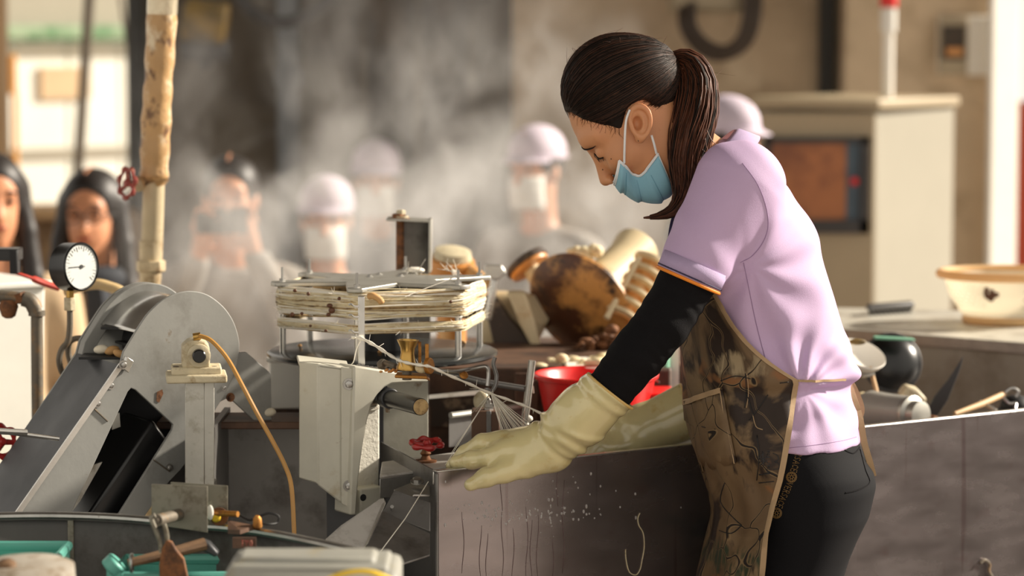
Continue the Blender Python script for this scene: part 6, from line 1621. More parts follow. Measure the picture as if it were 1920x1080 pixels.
# ponytail
pc = [(1254, 116, 0, 11), (1272, 112, .0, 18), (1292, 124, .008, 28), (1304, 158, .02, 36), (1301, 205, .036, 38), (1291, 250, .05, 37), (1284, 295, .06, 33), (1284, 335, .066, 27), (1276, 368, .07, 19), (1256, 390, .072, 11), (1230, 399, .073, 6), (1203, 402, .073, 2)]
cp = smooth_path([HW(*hp3(x, y, c)) for x, y, c, w in pc], 4); cw = lerp_list([w * SC for *_, w in pc], len(cp))
b = MB(); b.tube(cp, [w * .8 for w in cw], 18); pony = obj('ponytail', b, MT['hair_brown_sunlit'], hair, smooth=180)
b = MB(); b2 = MB()
nT = len(cp)
for i in range(900):
    th = r.uniform(0, 2 * pi); q = r.uniform(.72, 1.04); ph = r.uniform(0, 6.28); am = r.uniform(.0, .16); end = int(nT * (r.uniform(.62, 1.0) if r.random() < .75 else r.uniform(.5, .8)))
    path = []; a_ = None
    for j in range(0, max(end, 8), 2):
        T = (cp[min(j + 1, nT - 1)] - cp[max(j - 1, 0)]).normalized()
        e1 = (Vector((0, -1, 0)) - T * -T.y).normalized(); e2 = T.cross(e1)
        tw = th + .35 * math.sin(j * .12 + ph)
        rr_ = cw[j] * (q + am * math.sin(j * .22 + ph)) + (.003 * j / nT) * r.normal() * .0
        path.append(cp[j] + e1 * (rr_ * math.cos(tw)) * .85 + e2 * (rr_ * math.sin(tw)))
    w = lerp_list([.0004, .0010, .0010, .0008, .0003], len(path))
    (b if i % 3 else b2).tube(path, w, 3)
obj('strands', b, MT['hair_brown_sunlit'], pony, kind='stuff', smooth=180); obj('dark_strands', b2, MT['hair'], pony, kind='stuff', smooth=180)
b = MB(); tw_ = HW(*hp3(1256, 117, 0)); b.tube(circ(tw_, .0135, uA, nA, 20), .0045, 8, True); tw2 = HW(*hp3(1260, 116, .0)); b.tube(circ(tw2, .0145, uA, nA, 20), .004, 8, True); ht = obj('hair_tie', b, MT['tie_dark'], hair)
b = MB(); b.ell(HW(*hp3(1260, 131, .013)), (.004, .003, .006), nu=10, nv=7); obj('bead', b, MT['cream_cast'], ht)
# loose wisps
b = MB()
for i in range(60):     # fine baby hair along the temple, lying on the skin
    s_ = r.uniform(0, 1); x0, y0 = 1066 + s_ * 98, 206 + s_ * 32 + r.uniform(-6, 4); l_ = r.uniform(8, 22)
    px_ = [(x0, y0 - 6), (x0 - 1 + r.normal() * 2, y0 + l_ * .5), (x0 + r.normal() * 4, y0 + l_)]
    b.tube([on_head(x, y, .0003) for x, y in px_], [.0003, .00022, .0001], 3)
for i in range(46):
    t_ = r.uniform(0, 1); x0, y0 = (1060 + 280 * t_, 110 - 40 * math.sin(pi * min(1, t_ * 1.3)) + 40 * max(0, t_ - .75) * 4)
    p = [HW(*hp3(x0, y0 + 16, r.uniform(-.03, .05))), HW(*hp3(x0 + r.normal() * 8, y0 + r.uniform(-6, 6), r.uniform(-.03, .05))), HW(*hp3(x0 + 14 + r.normal() * 12, y0 + r.normal() * 9, r.uniform(-.03, .05)))]
    b.tube(smooth_path(p, 4), lerp_list([.0003, .00025, .0001], 9), 3)
for (pts) in ([(1300, 250), (1312, 278), (1345, 288), (1378, 284), (1404, 279)], [(1318, 240), (1330, 262), (1352, 276), (1372, 280)], [(1315, 255), (1324, 285), (1350, 292), (1386, 287)], [(1270, 300), (1286, 330), (1310, 345)]):
    b.tube(smooth_path([HW(*hp3(x, y, .076)) for x, y in pts], 5), [.0007] * (5 * (len(pts) - 1)) + [.0002], 3)
obj('wisps', b, MT['hair_brown_sunlit'], hair, kind='stuff', smooth=180)

# ---- face mask with pleats and ear loops
Cc = smooth_path([Vector((*HL(x, y), 0)) for x, y in ((1149, 341), (1158, 353), (1172, 365), (1192, 375), (1215, 380), (1240, 378), (1256, 368), (1262, 356))], 4)
Ee = smooth_path([Vector((*HL(x, y), 0)) for x, y in ((1158, 297), (1164, 301), (1172, 309), (1182, 320), (1196, 326), (1208, 316), (1220, 299), (1230, 284))], 4)
def mask_pt(i, t_, push=0.0):
    n_ = len(Cc); ph = abs(t_) * pi / 2; e, c = Ee[i], Cc[i]
    wloc = head_bvh.ray_cast(HW(e.x, e.y, .2), -nA)[0]
    cw_ = (HC - wloc).dot(Vector((0, 1, 0))) if wloc else .05
    cw_ = abs(wloc.y - YW) + .0025 if wloc else .05
    ab = e + (c - e) * (math.cos(ph) ** .9)
    pl_ = .0042 * (((i / (n_ - 1)) * 4.0) % 1.0 - .5) * min(1, 3 * (1 - abs(t_)) + .4)
    p = HW(ab.x, ab.y, math.copysign(cw_ * math.sin(ph) ** .8 if t_ else 0, t_ if t_ else 1))
    o = (p - HW(.02, -.08, 0)).normalized()
    return p + o * (pl_ + push)
ts = np.linspace(-1, 1, 37)
b = MB(); b.grid([[mask_pt(i, t_) for t_ in ts] for i in range(len(Cc))]); mk_ = obj('face_mask', b, MT['mask_blue'], wm, smooth=180, solid=.0016)
b = MB()
for i in (0, 1, 2, len(Cc) - 1): b.tube([mask_pt(i, t_, .0012) for t_ in ts], .0011, 6)
for t_ in (-1, 1): b.tube([mask_pt(i, t_, .0012) for i in range(len(Cc))], .0022, 6)
bf = MB()
for i in (8, 14, 21): bf.tube([mask_pt(i, t_, .0006) for t_ in ts[2:-2]], .0008, 5)
obj('pleat_shade_lines', bf, MT['mask_fold_shade'], mk_, kind='stuff', smooth=180)
obj('mask_edge', b, MT['mask_white'], mk_)
for sd_ in (1, -1):
    b = MB(); ez = .082
    b.tube(smooth_path([HW(*hp3(1168, 302, sd_ * .060)), HW(*hp3(1168, 270, sd_ * .071)), HW(*hp3(1170, 225, sd_ * .076)), HW(*hp3(1177, 203, sd_ * .078))], 5), .0018, 6)
    b.tube(smooth_path([HW(*hp3(1217, 250, sd_ * .073)), HW(*hp3(1222, 266, sd_ * .072)), HW(*hp3(1227, 284, sd_ * .064))], 5), .0018, 6)
    obj('ear_loop', b, MT['mask_white'], mk_)

# ---- trunk outline used by shirt, apron and leggings
def rowsT(rows, ins=0): # (py, front px, back px, half width)
    out = []
    for py, fx, bx, hw in rows:
        fx += ins * min(1, max(0, (py - 560) / 80))
        z = W(960, py).z; xf, xb = W(fx, py).x, W(bx, py).x
        out.append((z, (xf + xb) / 2, (xb - xf) / 2, hw))
    return out
SH = rowsT([(262, 1340, 1380, .035), (285, 1325, 1405, .062), (303, 1314, 1432, .10), (325, 1302, 1453, .145), (350, 1292, 1474, .168), (400, 1272, 1508, .172), (450, 1264, 1531, .166), (520, 1264, 1552, .157), (570, 1268, 1566, .149),
            (620, 1276, 1581, .143), (660, 1282, 1597, .145), (690, 1287, 1608, .149), (704, 1289, 1600, .146), (713, 1290, 1586, .140), (722, 1291, 1589, .142), (745, 1292, 1597, .149), (790, 1296, 1606, .161), (835, 1300, 1613, .170), (880, 1302, 1616, .172)], 9)
LG = rowsT([(760, 1306, 1590, .146), (800, 1308, 1602, .156), (840, 1312, 1614, .166), (880, 1320, 1636, .172), (905, 1322, 1640, .173), (960, 1334, 1628, .172), (1000, 1336, 1608, .170), (1040, 1332, 1591, .166), (1080, 1324, 1578, .163), (1130, 1318, 1566, .158), (1180, 1318, 1556, .15)], 14)
TS, TL = table(SH, 3), table(LG, 3)
def trunk(T, grow=0.0):
    def f(X, Y, Z):
        cx = np.interp(Z, T[0], T[1]); hd = np.interp(Z, T[0], T[2]) + grow; hw = np.interp(Z, T[0], T[3]) + grow
        q = np.sqrt(((X - cx) / hd) ** 2 + ((Y - YW) / hw) ** 2)
        d = (q - 1) * np.minimum(hd, hw)
        d = smax(d, Z - float(T[0][-1]), .004); return smax(d, float(T[0][0]) - Z, .004)
    return f
# ---- polo shirt
slA, slB = W(1384, 348, -.122), W(1297, 511, -.168)
sfA, sfB = W(1384, 348, .122), W(1372, 530, .190)
dN = (slB - slA).normalized(); dF = (sfB - sfA).normalized()
def sleeve(a, b_, ra, rb, n): return s_inter(s_cone(a, b_ + (b_ - a) * .2, ra, rb), s_plane(b_, n), .004)
open_n = Vector((-.40, -.05, -.915)).normalized()
nsl = sleeve(slA, slB, .071, .0475, open_n); fsl = sleeve(sfA, sfB, .071, .048, dF)
h0, h1 = P(1472, 850, 4.195), W(1612, 826)
hem_n = Vector((h1.z - h0.z, 0, -(h1.x - h0.x)))
if hem_n.z > 0: hem_n = -hem_n
zt_tie = W(960, 713).z
def shirt_fn(X, Y, Z):
    d = trunk(TS)(X, Y, Z)
    d = smax(d, s_plane(h0, hem_n)(X, Y, Z), .004)
    # folds gather at the tie, slant to the armhole
    g = np.exp(-((Z - zt_tie) / .075) ** 2); g2 = np.exp(-((Z - zt_tie - .22) / .12) ** 2)
    fold = wr(X * .35, Y * .8, Z * 1.5 + X * .55, 46, 5, .0095) * g + wr(X * .7 - Z * .5, Y * .5, Z * .6, 34, 8, .0055) * g2
    tx, tz = W(1490, 712).x, zt_tie; rr_ = np.sqrt((X - tx) ** 2 + (Z - tz) ** 2); an_ = np.arctan2(Z - tz, X - tx)
    near = 1 / (1 + np.exp((Y - YW) / .02))
    fold = fold + near * .0042 * np.sin(11 * an_ + 30 * rr_ + .6) * np.exp(-((rr_ - .065) / .045) ** 2) * np.where(Z > tz, 1, .35 + 0 * Z)
    ax2, az2 = W(1392, 486).x, W(1392, 486).z; r2 = np.sqrt((X - ax2) ** 2 + (Z - az2) ** 2); a2 = np.arctan2(Z - az2, X - ax2)
    fold = fold + near * .0026 * np.sin(9 * a2 + 14 * r2 + .8 * np.sin(40 * r2)) * np.exp(-((r2 - .095) / .06) ** 2)
    sl_ = nsl(X, Y, Z) + wr(X + Z * .4, Y * .4, Z, 36, 12, .0036)
    d = smin(d + fold, sl_, .016)
    d = smin(d, fsl(X, Y, Z), .016)
    # armhole seam groove on the sleeve root
    return d
SZV, SQ = nets(shirt_fn, (.20, YW - .235, .79), (.62, YW + .255, 1.36), .0031)
shirt = mesh_obj('polo_shirt', SZV, SQ, MT['lilac'], wm, smooth=180)
sh_bvh = BVHTree.FromPolygons([tuple(p) for p in SZV], [tuple(int(i) for i in q) for q in SQ])
def drape(bvh, px, py, off=.001, side=1):
    h = bvh.ray_cast(Vector((0, 0, CAMZ)), ray(px, py).normalized())
    if not h[0]: h = bvh.find_nearest(W(px, py, -.05))
    n_ = h[1] if h[1].dot(ray(px, py)) < 0 else -h[1]
    return h[0] + n_ * off
def seam(px, m, r_, par, name='seam', off=.0002, bvh=None):
    bb = MB(); bb.tube([drape(bvh or sh_bvh, x, y, off) for x, y in smooth2(px)], r_, 5); return obj(name, bb, MT[m], par)
def smooth2(px, k=6): return [(v.x, v.y) for v in smooth_path([Vector((x, y, 0)) for x, y in px], k)]
seam([(1392, 306), (1420, 345), (1436, 388), (1440, 425), (1430, 455), (1410, 480), (1388, 492)], 'seam', .0007, shirt)
seam([(1394, 492), (1402, 530), (1414, 590), (1426, 640), (1440, 690)], 'seam', .0006, shirt)
seam([(1480, 840), (1530, 834), (1580, 826), (1606, 819)], 'seam', .0005, shirt)
# ribbed sleeve band with navy and orange tipping
oe1 = Vector((.915, 0, -.40)).normalized(); oe2 = open_n.cross(oe1).normalized()
def band(c, rad, h, th, m, name):
    rows = []
    for k in range(2): rows.append([c - open_n * (h * k) + (oe1 * math.cos(a) * 1.0 + oe2 * math.sin(a)) * (rad + .0008 * k) for a in np.linspace(0, 2 * pi, 41)[:-1]])
    bb = MB(); bb.grid(rows, True); return obj(name, bb, MT[m], shirt, solid=th, smooth=180)
cb = slB + open_n * .010
band(cb, .0503, .026, .003, 'lilac_rib', 'sleeve_band')
b = MB(); b.tube(circ(cb + open_n * .0025, .0505, oe1, oe2, 44), .0028, 8, True); obj('orange_tipping', b, MT['orange_trim'], shirt)
b = MB(); b.tube(circ(cb - open_n * .0030, .0513, oe1, oe2, 44), .0014, 8, True); obj('navy_tipping', b, MT['navy'], shirt)
# collar
na = Vector((-.69, 0, .72)).normalized(); ce1 = Vector((.72, 0, .69)).normalized(); ce2 = Vector((0, 1, 0))
cc = W(1350, 303)
rows = []
for (dr, dh) in ((.047, -.012), (.047, .014), (.050, .020), (.057, .015), (.071, -.014), (.069, -.016)):
    rows.append([cc + na * dh + ce1 * (dr * math.cos(a)) + ce2 * (dr * 1.12 * math.sin(a)) for a in np.linspace(-2.75, 2.75, 41)])
b = MB(); b.grid(rows); obj('collar', b, MT['lilac_rib'], shirt, solid=.0025, smooth=180)
b = MB()
pk = [(1292, 352, -.03), (1278, 385, -.035), (1268, 420, -.04), (1263, 455, -.045)]
pp = [W(x - 6, y, c) for x, y, c in pk]; b.ribbon(smooth_path(pp, 4), (.004, .028, 0), .004, (-1, -.2, 0)); obj('placket', b, MT['navy'], shirt)
b = MB(); b.lathe([(.004, 0), (.004, .002)], W(1281, 381, -.05), (-.6, -.8, 0), 12); obj('button', b, MT['orange_trim'], shirt)

# ---- black arm sleeves
def arm(name, pts, rs, m, res=.003, cut=None, amp=.0016, k=.02, kk=70):
    fn0 = s_chain(pts, rs, k)
    dirs = (pts[-1] - pts[0]).normalized()
    def fn(X, Y, Z):
        d = fn0(X, Y, Z)
        u = X * dirs.x + Y * dirs.y + Z * dirs.z
        d = d + amp * np.sin(u * 260 + 2.2 * np.sin(X * 55 + Z * 40) + 2 * np.sin(Y * 60)) * (.35 + .65 * np.sin(u * 31 + 1) ** 2)
        if cut:
            for (p, n) in cut: d = smax(d, s_plane(p, n)(X, Y, Z), .003)
        return d
    R = max(rs) + .02
    lo = [min(p[i] for p in pts) - R for i in range(3)]; hi = [max(p[i] for p in pts) + R for i in range(3)]
    v, f = nets(fn, lo, hi, res); o = mesh_obj(name, v, f, MT[m], wm, smooth=180); return o, v, f
arm('arm_sleeve', [W(1322, 470, -.158), W(1297, 512, -.168), W(1246, 602, -.182), W(1196, 664, -.176), W(1140, 736, -.158), W(1128, 752, -.155)], [.0435, .0440, .0415, .0410, .0355, .033], 'black_knit', amp=.0011, k=.006)
arm('arm_sleeve', [W(1374, 500, .18), W(1365, 690, .21), W(1300, 768, .24), W(1260, 786, .24)], [.044, .042, .040, .038], 'black_knit', .005, amp=.0007, k=.006)

# ---- rubber gloves
def glove_fn(parts, k):
    return s_union(parts, k)
cufN = W(1144, 733, -.158); cn = Vector((.62, .02, .785)).normalized()
wr_p = P(1032, 834, 4.236)
fore = s_chain([W(1156, 718, -.160), W(1085, 785, -.138), wr_p], [.0445, .0405, .0375], .02)
pal = s_union([s_cone(wr_p, P(948, 848, 4.232), .036, .021), s_cone(wr_p, P(938, 838, 4.258), .034, .0225), s_cone(wr_p, P(940, 834, 4.285), .031, .020), s_cone(P(1015, 842, 4.245), P(952, 838, 4.308), .026, .018), s_cone(P(1000, 862, 4.225), P(955, 874, 4.222), .024, .017)], .014)
fing = [s_chain([P(950, 850, 4.232), P(917, 858, 4.228), P(885, 862, 4.236), P(855, 867, 4.244)], [.019, .0155, .0142, .0108], .006),
        s_chain([P(938, 834, 4.258), P(905, 832, 4.262), P(872, 850, 4.270), P(846, 873, 4.275)], [.0215, .0155, .0125, .0090], .006),
        s_chain([P(942, 832, 4.285), P(912, 832, 4.295), P(882, 850, 4.303), P(862, 876, 4.305)], [.019, .0145, .0120, .0088], .006),
        s_chain([P(955, 836, 4.308), P(925, 838, 4.322), P(900, 856, 4.33), P(886, 878, 4.33)], [.017, .013, .0105, .008], .006)]
thumb = s_chain([P(985, 868, 4.226), P(945, 884, 4.210), P(912, 895, 4.196), P(882, 909, 4.192)], [.024, .0165, .0138, .0098], .010)
def glove_near(X, Y, Z):
    d = smin(fore(X, Y, Z), pal(X, Y, Z), .016)
    # crease and bulge where the cuff folds over the wrist
    q = W(1035, 830, -.12); ax_ = (W(1085, 785, -.138) - q).normalized()
    u = (X - q.x) * ax_.x + (Y - q.y) * ax_.y + (Z - q.z) * ax_.z
    d = d - .0042 * np.exp(-((u - .022 + .006 * np.sin(Z * 120 + Y * 60)) / .009) ** 2) + .0035 * np.exp(-((u - .006) / .006) ** 2) - .003 * np.exp(-((u - .055 + .02 * np.sin(Z * 70)) / .012) ** 2)
    d = d + .0011 * np.sin(u * 150 + 3 * np.sin(Z * 60 + X * 40))
    f = fing[0](X, Y, Z)
    for g in fing[1:]: f = smin(f, g(X, Y, Z), .0025)
    d = smin(d, f, .009); d = smin(d, thumb(X, Y, Z), .010)
    return smax(d, s_plane(cufN, cn)(X, Y, Z), .002)
lo = P(820, 930, 4.15); hi = P(1210, 660, 4.37)
gv, gf = nets(glove_near, (lo.x, 4.13, lo.z), (hi.x, 4.37, hi.z), .0021)
gl = mesh_obj('rubber_glove', gv, gf, MT['latex'], wm, smooth=180)
g1 = cn.cross(Vector((0, 1, 0))).normalized(); g2 = cn.cross(g1)
b = MB(); b.tube(circ(cufN, .0425, g1, g2, 40), .0022, 8, True); obj('cuff_rim', b, MT['latex_rim'], gl)
b = MB(); b.ell(P(876, 914, 4.188), (.0016, .0016, .002), nu=8, nv=6); obj('drip', b, MT['drop'], gl)
cf2 = W(1296, 773, .238); c2 = Vector((.93, 0, .36)).normalized()
ff2 = s_chain([W(1310, 764, .24), W(1200, 815, .236), W(1125, 852, .232), W(1062, 884, .225)], [.0505, .045, .040, .034], .02)
hand2 = s_union([s_cone(W(1062, 884, .225), W(1010, 915, .205), .034, .026), s_cone(W(1062, 884, .225), W(1012, 912, .255), .03, .022)] +
                [s_chain([W(1012 + 2 * i, 913, .19 + .022 * i), W(980 + 3 * i, 935, .185 + .025 * i), W(962 + 4 * i, 960, .185 + .025 * i)], [.0155, .0125, .009], .004) for i in range(4)] + [s_chain([W(1050, 900, .19), W(1020, 930, .165), W(1000, 950, .16)], [.018, .014, .010], .004)], .006)
def glove_far(X, Y, Z):
    q = W(1125, 852, .232); ax_ = (W(1296, 773, .238) - q).normalized(); u = (X - q.x) * ax_.x + (Z - q.z) * ax_.z
    d = smin(ff2(X, Y, Z), hand2(X, Y, Z), .012)
    d = d - .004 * np.exp(-((u - .035) / .02) ** 2) * np.sin(Z * 130 + 1) + .0018 * np.sin(u * 170 + 2 * np.sin(Z * 50)) * np.exp(-((u - .01) / .06) ** 2)
    return smax(d, s_plane(cf2, c2)(X, Y, Z), .002)
lo = W(930, 985); hi = W(1350, 690)
gv2, gf2 = nets(glove_far, (lo.x, 4.48, lo.z), (hi.x, 4.68, hi.z), .003)
gl2 = mesh_obj('rubber_glove', gv2, gf2, MT['latex'], wm, smooth=180)
g1 = c2.cross(Vector((0, 1, 0))).normalized(); g2 = c2.cross(g1)
b = MB(); b.tube(circ(cf2, .0490, g1, g2, 40), .0024, 8, True); obj('cuff_rim', b, MT['latex_rim'], gl2)

# ---- leggings and shoes
zc_ = W(960, 1125).z
def legs_fn(X, Y, Z):
    d = trunk(TL)(X, Y, Z)
    for sg in (-1, 1):
        d = smin(d, s_chain([Vector((.408, YW + sg * .072, .70)), Vector((.408, YW + sg * .078, .62)), Vector((.385, YW + sg * .09, .44)), Vector((.41, YW + sg * .09, .30)), Vector((.40, YW + sg * .09, .085))], [.080, .080, .058, .055, .036], .02)(X, Y, Z), .015)
    gr = np.exp(-((X - W(1625, 900).x) / .03) ** 2)
    return d + wr(X, Y, Z, 40, 2, .001) 
LV, LQ = nets(legs_fn, (.23, YW - .2, .075), (.60, YW + .2, .90), .0048)
leg = mesh_obj('leggings', LV, LQ, MT['leggings'], wm, smooth=180)
lg_bvh = BVHTree.FromPolygons([tuple(p) for p in LV], [tuple(int(i) for i in q) for q in LQ])
seam([(1580, 842), (1600, 850), (1612, 838)], 'black_knit', .0012, leg, 'pocket_seam', bvh=lg_bvh)
seam([(1612, 842), (1622, 880), (1630, 905), (1610, 918), (1585, 924)], 'black_knit', .0012, leg, 'pocket_seam', bvh=lg_bvh)
for sg in (-1, 1):
    b = MB(); b.ell((.36, YW + sg * .09, .045), (.13, .045, .04), nu=18, nv=10); b.box((.365, YW + sg * .09, .010), (.24, .075, .02)); obj('boot', b, MT['black_rubber'], wm, smooth=60)
# printed lettering down the seam
cpath = [(1500, 842), (1493, 868), (1484, 895), (1474, 922), (1462, 948), (1453, 970), (1446, 992)]
cpath = smooth2(cpath, 14)
cum = [0.0]
for i in range(1, len(cpath)): cum.append(cum[-1] + math.dist(cpath[i], cpath[i - 1]))
def along(s_):
    x = np.interp(s_, cum, [p[0] for p in cpath]); y = np.interp(s_, cum, [p[1] for p in cpath])
    x2 = np.interp(s_ + 1, cum, [p[0] for p in cpath]); y2 = np.interp(s_ + 1, cum, [p[1] for p in cpath])
    d = Vector((x2 - x, y2 - y)); d.normalize(); return Vector((x, y)), d
def stroke(par, pts, w, m, name, bvh, off=.0010):
    bb = MB(); q = [drape(bvh, x, y, off) for x, y in pts]
    bb.tube(q, w, 4); return bb
def word(txt, s0, adv, hgt):
    for i, ch in enumerate(txt):
        bb = MB()
        for st in GL[ch]:
            den = []
            for j in range(len(st) - 1):
                for f in (0, .5): den.append((st[j][0] + (st[j + 1][0] - st[j][0]) * f, st[j][1] + (st[j + 1][1] - st[j][1]) * f))
            den.append(st[-1]); px = []
            for (x, y) in den:
                p, d = along(s0 + i * adv + x * adv * .74); n_ = Vector((-d.y, d.x)) * -1
                if n_.x < 0: n_ = -n_
                px.append(tuple(p + n_ * ((y - .5) * hgt)))
            bb.tube([drape(lg_bvh, x, y, .0004) for x, y in px], .00042, 4)
            for e in (px[0], px[-1]):      # serif
                q = drape(lg_bvh, e[0], e[1], .0004); bb.box(q, (.0016, .0008, .0008))
        obj('letter', bb, MT['gold_print'], leg)
word('RSACE', 8, 7.6, 11.5)
word('VERSACE', 66, 7.4, 11.5)
for s_ in (55, 128):
    p, d = along(s_); bb = MB()
    for rr_ in (9.5, 7.2): bb.tube([drape(lg_bvh, p.x + rr_ * math.cos(a), p.y + rr_ * math.sin(a), .0004) for a in np.linspace(0, 2 * pi, 27)[:-1]], .0006, 4, True)
    for k in range(14):
        a = 2 * pi * k / 14; bb.tube([drape(lg_bvh, p.x + q * math.cos(a), p.y + q * math.sin(a), .0004) for q in (7.2, 9.5)], .0005, 4)
    for k in range(7):
        a = 2 * pi * k / 7; bb.tube([drape(lg_bvh, p.x + q * math.cos(a + (q - 3) * .12), p.y + q * math.sin(a + (q - 3) * .12), .0004) for q in (3.2, 4.6, 6)], .0005, 4)
    bb.tube([drape(lg_bvh, p.x + 2.6 * math.cos(a), p.y + 3.1 * math.sin(a), .0004) for a in np.linspace(0, 2 * pi, 15)[:-1]], .0006, 4, True)
    obj('medallion', bb, MT['gold_print'], leg)

# ---- camouflage apron
AF = [(500, 1257), (560, 1262), (600, 1268), (640, 1274), (700, 1280), (760, 1287), (830, 1297), (880, 1315), (930, 1332), (960, 1334), (1000, 1327), (1040, 1317), (1080, 1307), (1150, 1292), (1230, 1284)]
AE = [(500, 1312), (552, 1342), (580, 1358), (610, 1376), (640, 1400), (660, 1420), (680, 1444), (695, 1466), (705, 1482), (712, 1494), (718, 1495), (760, 1488), (800, 1480), (850, 1472), (900, 1463), (950, 1450), (1000, 1441), (1040, 1436), (1080, 1431), (1150, 1424), (1230, 1420)]
def ip(tab, y): return float(np.interp(y, [q[0] for q in tab], [q[1] for q in tab]))
def apron_row(py, grow=.006, n=49, tmax=1.0):
    z = W(960, py).z; T = TS if py < 820 else TL
    w_ = min(1, max(0, (py - 790) / 60.0))
    cx, hd, hw = [(1 - w_) * np.interp(z, TS[0], TS[c]) + w_ * np.interp(z, TL[0], TL[c]) for c in (1, 2, 3)]
    hw = max(np.interp(z, TS[0], TS[3]) if py < 885 else 0, np.interp(z, TL[0], TL[3]) if py > 755 else 0) + .003 + .012 * min(1, max(0, (py - 880) / 80))
    xf = W(ip(AF, py), py).x; xb = cx + hd + .004
    cx2 = (xf + xb) / 2; hd2 = (xb - xf) / 2; hw2 = hw + grow + (.012 * min(1, max(0, (py - 900) / 200)))
    yn = YW - .92 * hw2; pyn = 540 + F * math.tan(math.atan2(CAMZ - z, yn) - PITCH); xe = P(ip(AE, pyn), pyn, yn).x
    th = math.acos(max(-1, min(1, (cx2 - xe) / hd2)))
    row = []
    for t_ in np.linspace(-1, 1, n):
        a = t_ * th
        fl = .0035 * math.sin(7 * a + py * .012) * min(1, max(0, (py - 720) / 150)) + .0022 * math.sin(11 * a - py * .03) * (1 if py > 560 else 0) + .0018 * math.sin(23 * a + py * .02) * min(1, max(0, (py - 650) / 100))
        row.append(Vector((cx2 - (hd2 + fl) * math.cos(a), YW - (hw2 + fl) * math.sin(a), z)))
    return row     # first point far side (t=-1), last point near side
pys = list(np.linspace(505, 1230, 95))
ar = [apron_row(y) for y in pys]
b = MB(); b.grid(ar); apron = obj('apron', b, MT['camo'], wm, smooth=180, solid=.0018)
for e in (0, -1):
    b = MB(); ed = [r_[e] for r_ in ar]; inn_ = [r_[1 if e == 0 else -2] for r_ in ar]
    o_n = Vector((0, 1 if e == 0 else -1, 0))
    b.ribbon([p + o_n * .0008 - Vector((.002, 0, 0)) for p in ed], [((ed[i] - inn_[i]).normalized() * .009) if True else 0 for i in range(len(ed))], .0016, [o_n] * len(ed)); obj('binding', b, MT['trim_tan'], apron, smooth=60)
b = MB(); b.ribbon([p + Vector((-.002, 0, .001)) for p in ar[0]], (0, 0, .009), .0016, (-1, 0, 0)); obj('binding', b, MT['trim_tan'], apron)
av = [tuple(p) for r_ in ar for p in r_]; nC = len(ar[0]); af = [(i * nC + k, i * nC + k + 1, (i + 1) * nC + k + 1, (i + 1) * nC + k) for i in range(len(ar) - 1) for k in range(nC - 1)]
ap_bvh = BVHTree.FromPolygons(av, af)
def adr(px, py, off=.002):
    return drape(ap_bvh, px, py, off)
# patch pocket
pk0 = [(1284, 752), (1300, 747), (1320, 740), (1340, 733), (1353, 728)]
rows = []
for k in range(9):
    f = k / 8; y_off = f * 138
    rows.append([adr(x + (4 + 26 * f) * (i / 4) ** 1 + f * 14 * (1 - i / 4), y + y_off, .0035) for i, (x, y) in enumerate(pk0)])
b = MB(); b.grid(rows); pocket = obj('pocket', b, MT['camo'], apron, smooth=180, solid=.0015)
b = MB(); pt_ = [adr(x, y + 2, .0048) for x, y in smooth2(pk0, 3)]; b.ribbon(pt_, (0, 0, .0085), .0015, (0, -1, 0)); obj('binding', b, MT['trim_tan'], pocket)
b = MB(); b.tube([adr(x, y, .004) for x, y in smooth2([(1353, 732), (1360, 775), (1370, 815), (1380, 868)], 4)], .0011, 5); obj('pocket_seam', b, MT['trim_tan'], pocket)
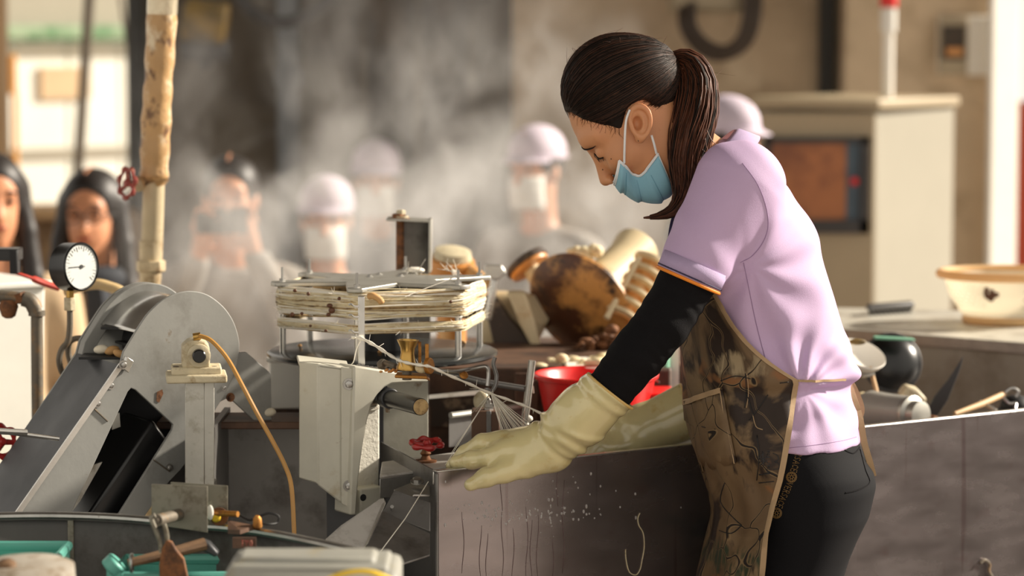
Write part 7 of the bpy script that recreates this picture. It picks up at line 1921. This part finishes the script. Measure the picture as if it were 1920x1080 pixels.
# printed twig marks and mark with lettering on the cloth
def mark(name, lines, w, m):
    bb = MB()
    for l in lines: bb.tube([adr(x, y, .0014) for x, y in smooth2(l, 4)], w, 4)
    return obj(name, bb, MT[m], apron, smooth=180, kind='stuff')
mark('printed_twigs', [[(1398, 700), (1400, 735), (1396, 765)], [(1400, 735), (1408, 762), (1414, 778)], [(1440, 740), (1420, 770), (1405, 788)], [(1290, 775), (1318, 800), (1362, 806)], [(1420, 816), (1424, 860), (1420, 900)], [(1425, 890), (1444, 886)], [(1424, 905), (1452, 902)],
                       [(1360, 905), (1352, 940), (1375, 970), (1392, 985)], [(1392, 985), (1372, 1000), (1350, 995)], [(1462, 718), (1478, 716)], [(1408, 560 + 150), (1380, 705), (1352, 714)]], .0009, 'tie_dark')
mark('printed_twig_light', [[(1401, 700), (1404, 735), (1400, 765)], [(1354, 728), (1366, 790), (1376, 850)], [(1412, 778), (1418, 800), (1430, 806)]], .0008, 'trim_tan')
gl_ = []
for i, ch in enumerate('REALTREE'):
    for st in GL[ch]: gl_.append([(1443 - 4.6 + y * 4.6, 845 + i * 5.4 + x * 4.2) for x, y in st])
bb = MB()
for l in gl_: bb.tube([adr(x, y, .0014) for x, y in l], .0005, 4)
obj('printed_letters', bb, MT['ink'], apron)
mark('printed_antler', [[(1449, 850), (1458, 854), (1460, 862), (1453, 866)], [(1453, 866), (1461, 870), (1460, 878), (1450, 880)], [(1432, 850), (1426, 858), (1434, 864), (1426, 872)], [(1422, 856), (1440, 868)], [(1430, 846), (1432, 876)], [(1424, 868), (1438, 856)], [(1424, 889), (1444, 888)]], .0007, 'ink')
# waist tie and its hanging ends
b = MB(); wp = [drape(sh_bvh, x, y, .0015) for x, y in smooth2([(1493, 713), (1520, 714), (1550, 714), (1575, 712), (1585, 711)], 4)]
b.ribbon(wp, (0, 0, .0035), .0012, (.2, -1, 0)); obj('waist_tie', b, MT['trim_tan'], apron)
def tail(pts, w):
    bb = MB(); bb.ribbon(smooth_path(pts, 5), w, .0014, (.3, -.95, 0)); return obj('tie_end', bb, MT['trim_tan'], apron, smooth=60)
tail([W(1585, 708, -.02), W(1592, 735, -.04), W(1604, 762, -.045), W(1612, 790, -.04), W(1604, 800, -.03), W(1602, 832, -.03)], (.012, .004, .002))
tail([W(1587, 708, -.01), W(1600, 745, -.03), W(1612, 785, -.05), W(1620, 830, -.05), W(1630, 865, -.045), W(1637, 893, -.03)], (.010, .003, .002))
tail([W(1588, 706, .0), W(1602, 728, -.01), W(1616, 768, -.012), W(1606, 800, -.01)], (.008, .002, .002))
b = MB(); b.ell(W(1588, 709, -.015), (.007, .01, .008)); obj('knot', b, MT['trim_tan'], apron)
b = MB(); b.tube([ar[0][-1], W(1306, 420, -.09), W(1330, 320, -.065)], .003, 6); obj('neck_strap', b, MT['trim_tan'], apron)
b = MB(); b.box((.42, YW - .02, -.0), (.7, .6, .001));
